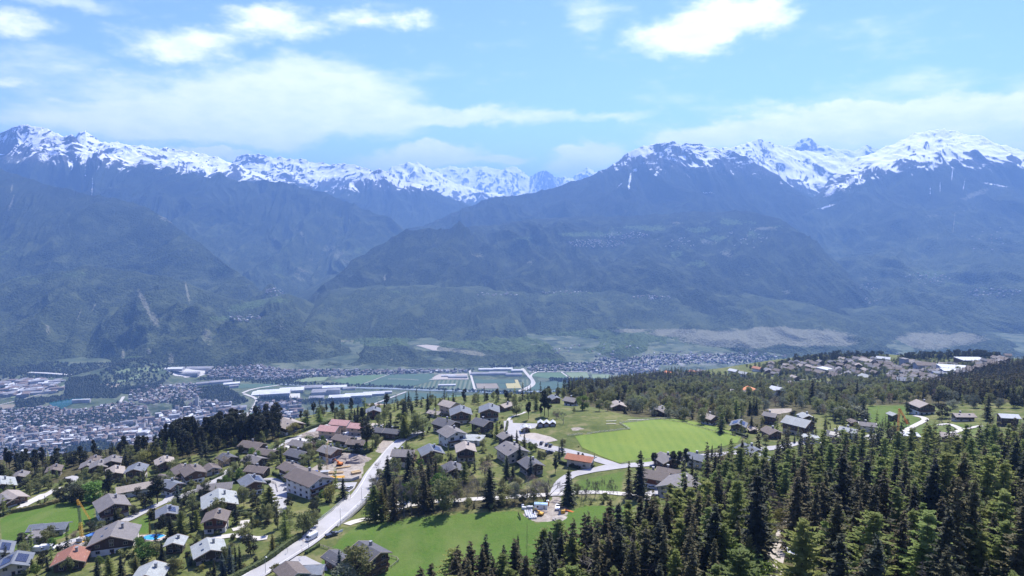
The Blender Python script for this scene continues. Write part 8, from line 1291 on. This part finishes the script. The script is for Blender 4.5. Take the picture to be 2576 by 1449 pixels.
# the remaining trees: one object of instanced trees
low = {}
LOW = {'spruce': conifer(91, 20, 4.2, 16, 6, 3, .5, leaf=1.1), 'darkspruce': conifer(92, 20, 4.2, 16, 6, 3, .5, leaf=1.1), 'larch': conifer(93, 20, 5., 14, 6, 3, .1, .1, .62, 1.1)}
def tn_group(objs):
    ng = bpy.data.node_groups.new('forest_points', 'GeometryNodeTree'); ng.interface.new_socket('Geometry', in_out='INPUT', socket_type='NodeSocketGeometry'); ng.interface.new_socket('Geometry', in_out='OUTPUT', socket_type='NodeSocketGeometry')
    N = ng.nodes; gi = N.new('NodeGroupInput'); go = N.new('NodeGroupOutput'); jn = N.new('GeometryNodeJoinGeometry')
    def at(nm, ty='FLOAT'): a = N.new('GeometryNodeInputNamedAttribute'); a.data_type = ty; a.inputs[0].default_value = nm; return a.outputs[0]
    for k, ob in enumerate(objs):
        oi = N.new('GeometryNodeObjectInfo'); oi.inputs['Object'].default_value = ob; oi.inputs['As Instance'].default_value = True; ip = N.new('GeometryNodeInstanceOnPoints')
        cmp_ = N.new('FunctionNodeCompare'); cmp_.data_type = 'FLOAT'; cmp_.operation = 'EQUAL'; ng.links.new(at('kind'), cmp_.inputs[0]); cmp_.inputs[1].default_value = k; cmp_.inputs['Epsilon'].default_value = .1
        cx_ = N.new('ShaderNodeCombineXYZ'); ng.links.new(at('rot'), cx_.inputs[2]); cs_ = N.new('ShaderNodeCombineXYZ'); ng.links.new(at('sw'), cs_.inputs[0]); ng.links.new(at('sw'), cs_.inputs[1]); ng.links.new(at('sh'), cs_.inputs[2])
        ng.links.new(gi.outputs[0], ip.inputs['Points']); ng.links.new(cmp_.outputs[0], ip.inputs['Selection']); ng.links.new(oi.outputs['Geometry'], ip.inputs['Instance']); ng.links.new(cx_.outputs[0], ip.inputs['Rotation']); ng.links.new(cs_.outputs[0], ip.inputs['Scale']); ng.links.new(ip.outputs[0], jn.inputs[0])
    ng.links.new(jn.outputs[0], go.inputs[0]); return ng
kinds = sorted({t[3] for t in rest}); objs = []; kh = []
for k in kinds:
    if k in LOW:
        tk, cr = LOW[k]; me = mesh_np(k+'_far', np.vstack([tk[0], cr[0]]), np.vstack([tk[1], cr[1]+len(tk[0])]), [BARK, LM[k]], np.concatenate([np.zeros(len(tk[1]), int), np.ones(len(cr[1]), int)])); H = 20.
    else: me, H = PROTO[k][0][2], PROTO[k][0][3]
    objs.append(bpy.data.objects.new(k+'_source', me)); kh.append(H)
def forest(name, pts, label):
    V = np.array([[t[0], t[1], t[2]-.2] for t in pts]); me = bpy.data.meshes.new(name); me.vertices.add(len(V)); me.vertices.foreach_set('co', V.astype(np.float32).ravel())
    ki = np.array([kinds.index(t[3]) for t in pts]); sh = np.array([t[4]/kh[kinds.index(t[3])] for t in pts]); sw = sh*np.array([t[5] for t in pts])
    for an, av in (('kind', ki), ('sh', sh), ('sw', sw), ('rot', trg.uniform(0, 6.28, len(pts)))):
        a = me.attributes.new(an, 'FLOAT', 'POINT'); a.data.foreach_set('value', np.asarray(av, dtype=np.float32))
    o = link(name, me); md = o.modifiers.new('trees', 'NODES'); md.node_group = NG; tag(o, label, 'forest', kind='stuff')
NG = tn_group(objs)
forest('forest', [t for t in rest if math.hypot(t[0], t[1]) < 480], 'remaining trees of the dense forest and belts near the camera')
forest('forest', [t for t in rest if math.hypot(t[0], t[1]) >= 480], 'far woods of mixed trees beyond the pitch and on the right-hand hill')
# valley trees
VT = []; 
def vtrees(z, poly, n):
    pu_ = np.array(Zpoly(z, poly)); lo = pu_.min(0); hi = pu_.max(0); u = rng.uniform(lo[0], hi[0], n*3); v = rng.uniform(lo[1], hi[1], n*3); k = inpoly(u, v, pu_); u = u[k][:n]; v = v[k][:n]
    d = CAMF*FPX+np.outer(u-1288, [1, 0, 0])+np.outer(724.5-v, CAMU); t = -CZ/d[:, 2]; x = d[:, 0]*t; y = d[:, 1]*t
    for _ in range(3): zg = zt(x, y); t = (zg-CZ)/d[:, 2]; x = d[:, 0]*t; y = d[:, 1]*t
    for a, b_, c_ in zip(x, y, zt(x, y)):
        if c_ < 130: VT.append((a, b_, c_))
for (zz, pl, n_, h_, kind) in DIST: vtrees(zz, pl, int(n_*2.4))
for z, pl, n_ in [('H', [(-200, 160), (700, 230), (1300, 190), (1700, 230), (1420, 330), (1000, 265), (600, 345), (-200, 380)], 3200), ('H', [(130, 540), (560, 500), (620, 400), (850, 430), (1050, 470), (1000, 520), (700, 520), (420, 560), (300, 600), (150, 600)], 1500), ('H', [(800, 750), (820, 700), (1000, 660), (1200, 650), (1290, 690), (1180, 740), (1000, 780), (880, 780)], 900), ('H', [(380, 740), (600, 680), (900, 640), (860, 730), (600, 750)], 500), ('H', [(1640, 440), (1900, 420), (2030, 480), (2130, 540), (2000, 570), (1800, 550), (1680, 500)], 1300),
                 ('H', [(830, 340), (1000, 280), (1300, 260), (1400, 330), (1330, 400), (1050, 440), (850, 420)], 1700), ('H', [(600, 350), (830, 330), (850, 440), (560, 500), (560, 400)], 900), ('H', [(1500, 440), (1600, 600), (1500, 620), (1470, 560)], 160), ('H', [(500, 920), (760, 880), (1000, 890), (1040, 930), (700, 990), (520, 1010)], 420), ('H', [(0, 620), (420, 620), (400, 760), (0, 740)], 500), ('I', [(180, 440), (600, 455), (1000, 470), (1600, 500), (2050, 520), (2250, 495), (2250, 508), (2050, 535), (1600, 512), (1000, 485), (600, 475), (180, 460)], 1100),
                 ('I', [(350, 430), (560, 405), (700, 400), (600, 415), (400, 445)], 200), ('I', [(2080, 425), (2480, 430), (2500, 460), (2250, 455), (2100, 440)], 420), ('I', [(200, 560), (900, 560), (900, 590), (200, 590)], 300), ('I', [(1180, 600), (1700, 590), (1900, 560), (1900, 600), (1200, 625)], 300), ('I', [(1700, 340), (2500, 320), (2480, 332), (1900, 352), (1720, 358)], 260), ('I', [(2350, 285), (3600, 260), (3600, 330), (2600, 345)], 250), ('H', [(1700, 340), (2576, 340), (2576, 390), (2000, 380), (1700, 370)], 420)]: vtrees(z, pl, n_)
for (z, x0, y0, x1, y1, n_) in [('I', 230, 562, 420, 572, 26), ('I', 550, 570, 880, 590, 40), ('H', 2230, 530, 2576, 545, 30), ('H', 1060, 465, 1250, 440, 20)]:   # poplar lines
    for k in range(n_): 
        q = G(*zx(z, x0+(x1-x0)*k/n_, y0+(y1-y0)*k/n_), 1700); VT.append((q[0], q[1], q[2], 1))
ico = np.array([(0, 0, 1.), (.9, 0, .35), (.28, .85, .35), (-.72, .53, .35), (-.72, -.53, .35), (.28, -.85, .35), (0, 0, 0)]); icf = np.array([(0, 1, 2), (0, 2, 3), (0, 3, 4), (0, 4, 5), (0, 5, 1), (6, 2, 1), (6, 3, 2), (6, 4, 3), (6, 5, 4), (6, 1, 5)])
VTM = leafmat('valley_leaves', (.022, .036, .018), (.040, .058, .028), (.065, .08, .04), .1, .02)
A = np.array([q[:3] for q in VT]); pop = np.array([len(q) > 3 for q in VT]); s = np.where(pop, 4., rng.uniform(4, 8.5, len(A))); hh = np.where(pop, 24., s*rng.uniform(1.1, 1.9, len(A))); ja = rng.uniform(0, 6.28, len(A))
V = ico[None]*np.stack([s, s, hh], 1)[:, None]*(1+rng.uniform(-.25, .25, (len(A), 7, 1))); c, s_ = np.cos(ja)[:, None], np.sin(ja)[:, None]
V = np.stack([V[..., 0]*c-V[..., 1]*s_, V[..., 0]*s_+V[..., 1]*c, V[..., 2]], -1)+A[:, None]; F = (icf[None]+np.arange(len(A))[:, None, None]*7).reshape(-1, 3)
o = link('valley_trees', mesh_np('valley_trees', V.reshape(-1, 3), F, VTM)); tag(o, 'countless small trees between the houses and fields of the valley', 'trees', kind='stuff')
# ------------------------------------------------------------------ the air
hz = bpy.data.materials.new('haze_air'); hz.use_nodes = True; hn = hz.node_tree; hn.nodes.clear()
pv = hn.nodes.new('ShaderNodeVolumePrincipled'); ho = hn.nodes.new('ShaderNodeOutputMaterial')
pv.inputs['Color'].default_value = (.245, .475, .96, 1); pv.inputs['Density'].default_value = 7e-5; pv.inputs['Anisotropy'].default_value = .25
hn.links.new(pv.outputs[0], ho.inputs['Volume'])
hb = np.array([(x, y, z) for x in (-32000, 32000) for y in (-3000, 33000) for z in (-60, 2560)], dtype=float)
hf = [(0, 1, 3, 2), (4, 6, 7, 5), (0, 4, 5, 1), (2, 3, 7, 6), (0, 2, 6, 4), (1, 5, 7, 3)]
ha = link('haze', mesh_np('haze', hb, hf, hz)); tag(ha, 'thin blue air haze filling the valley between camera and mountains', 'haze', kind='stuff')
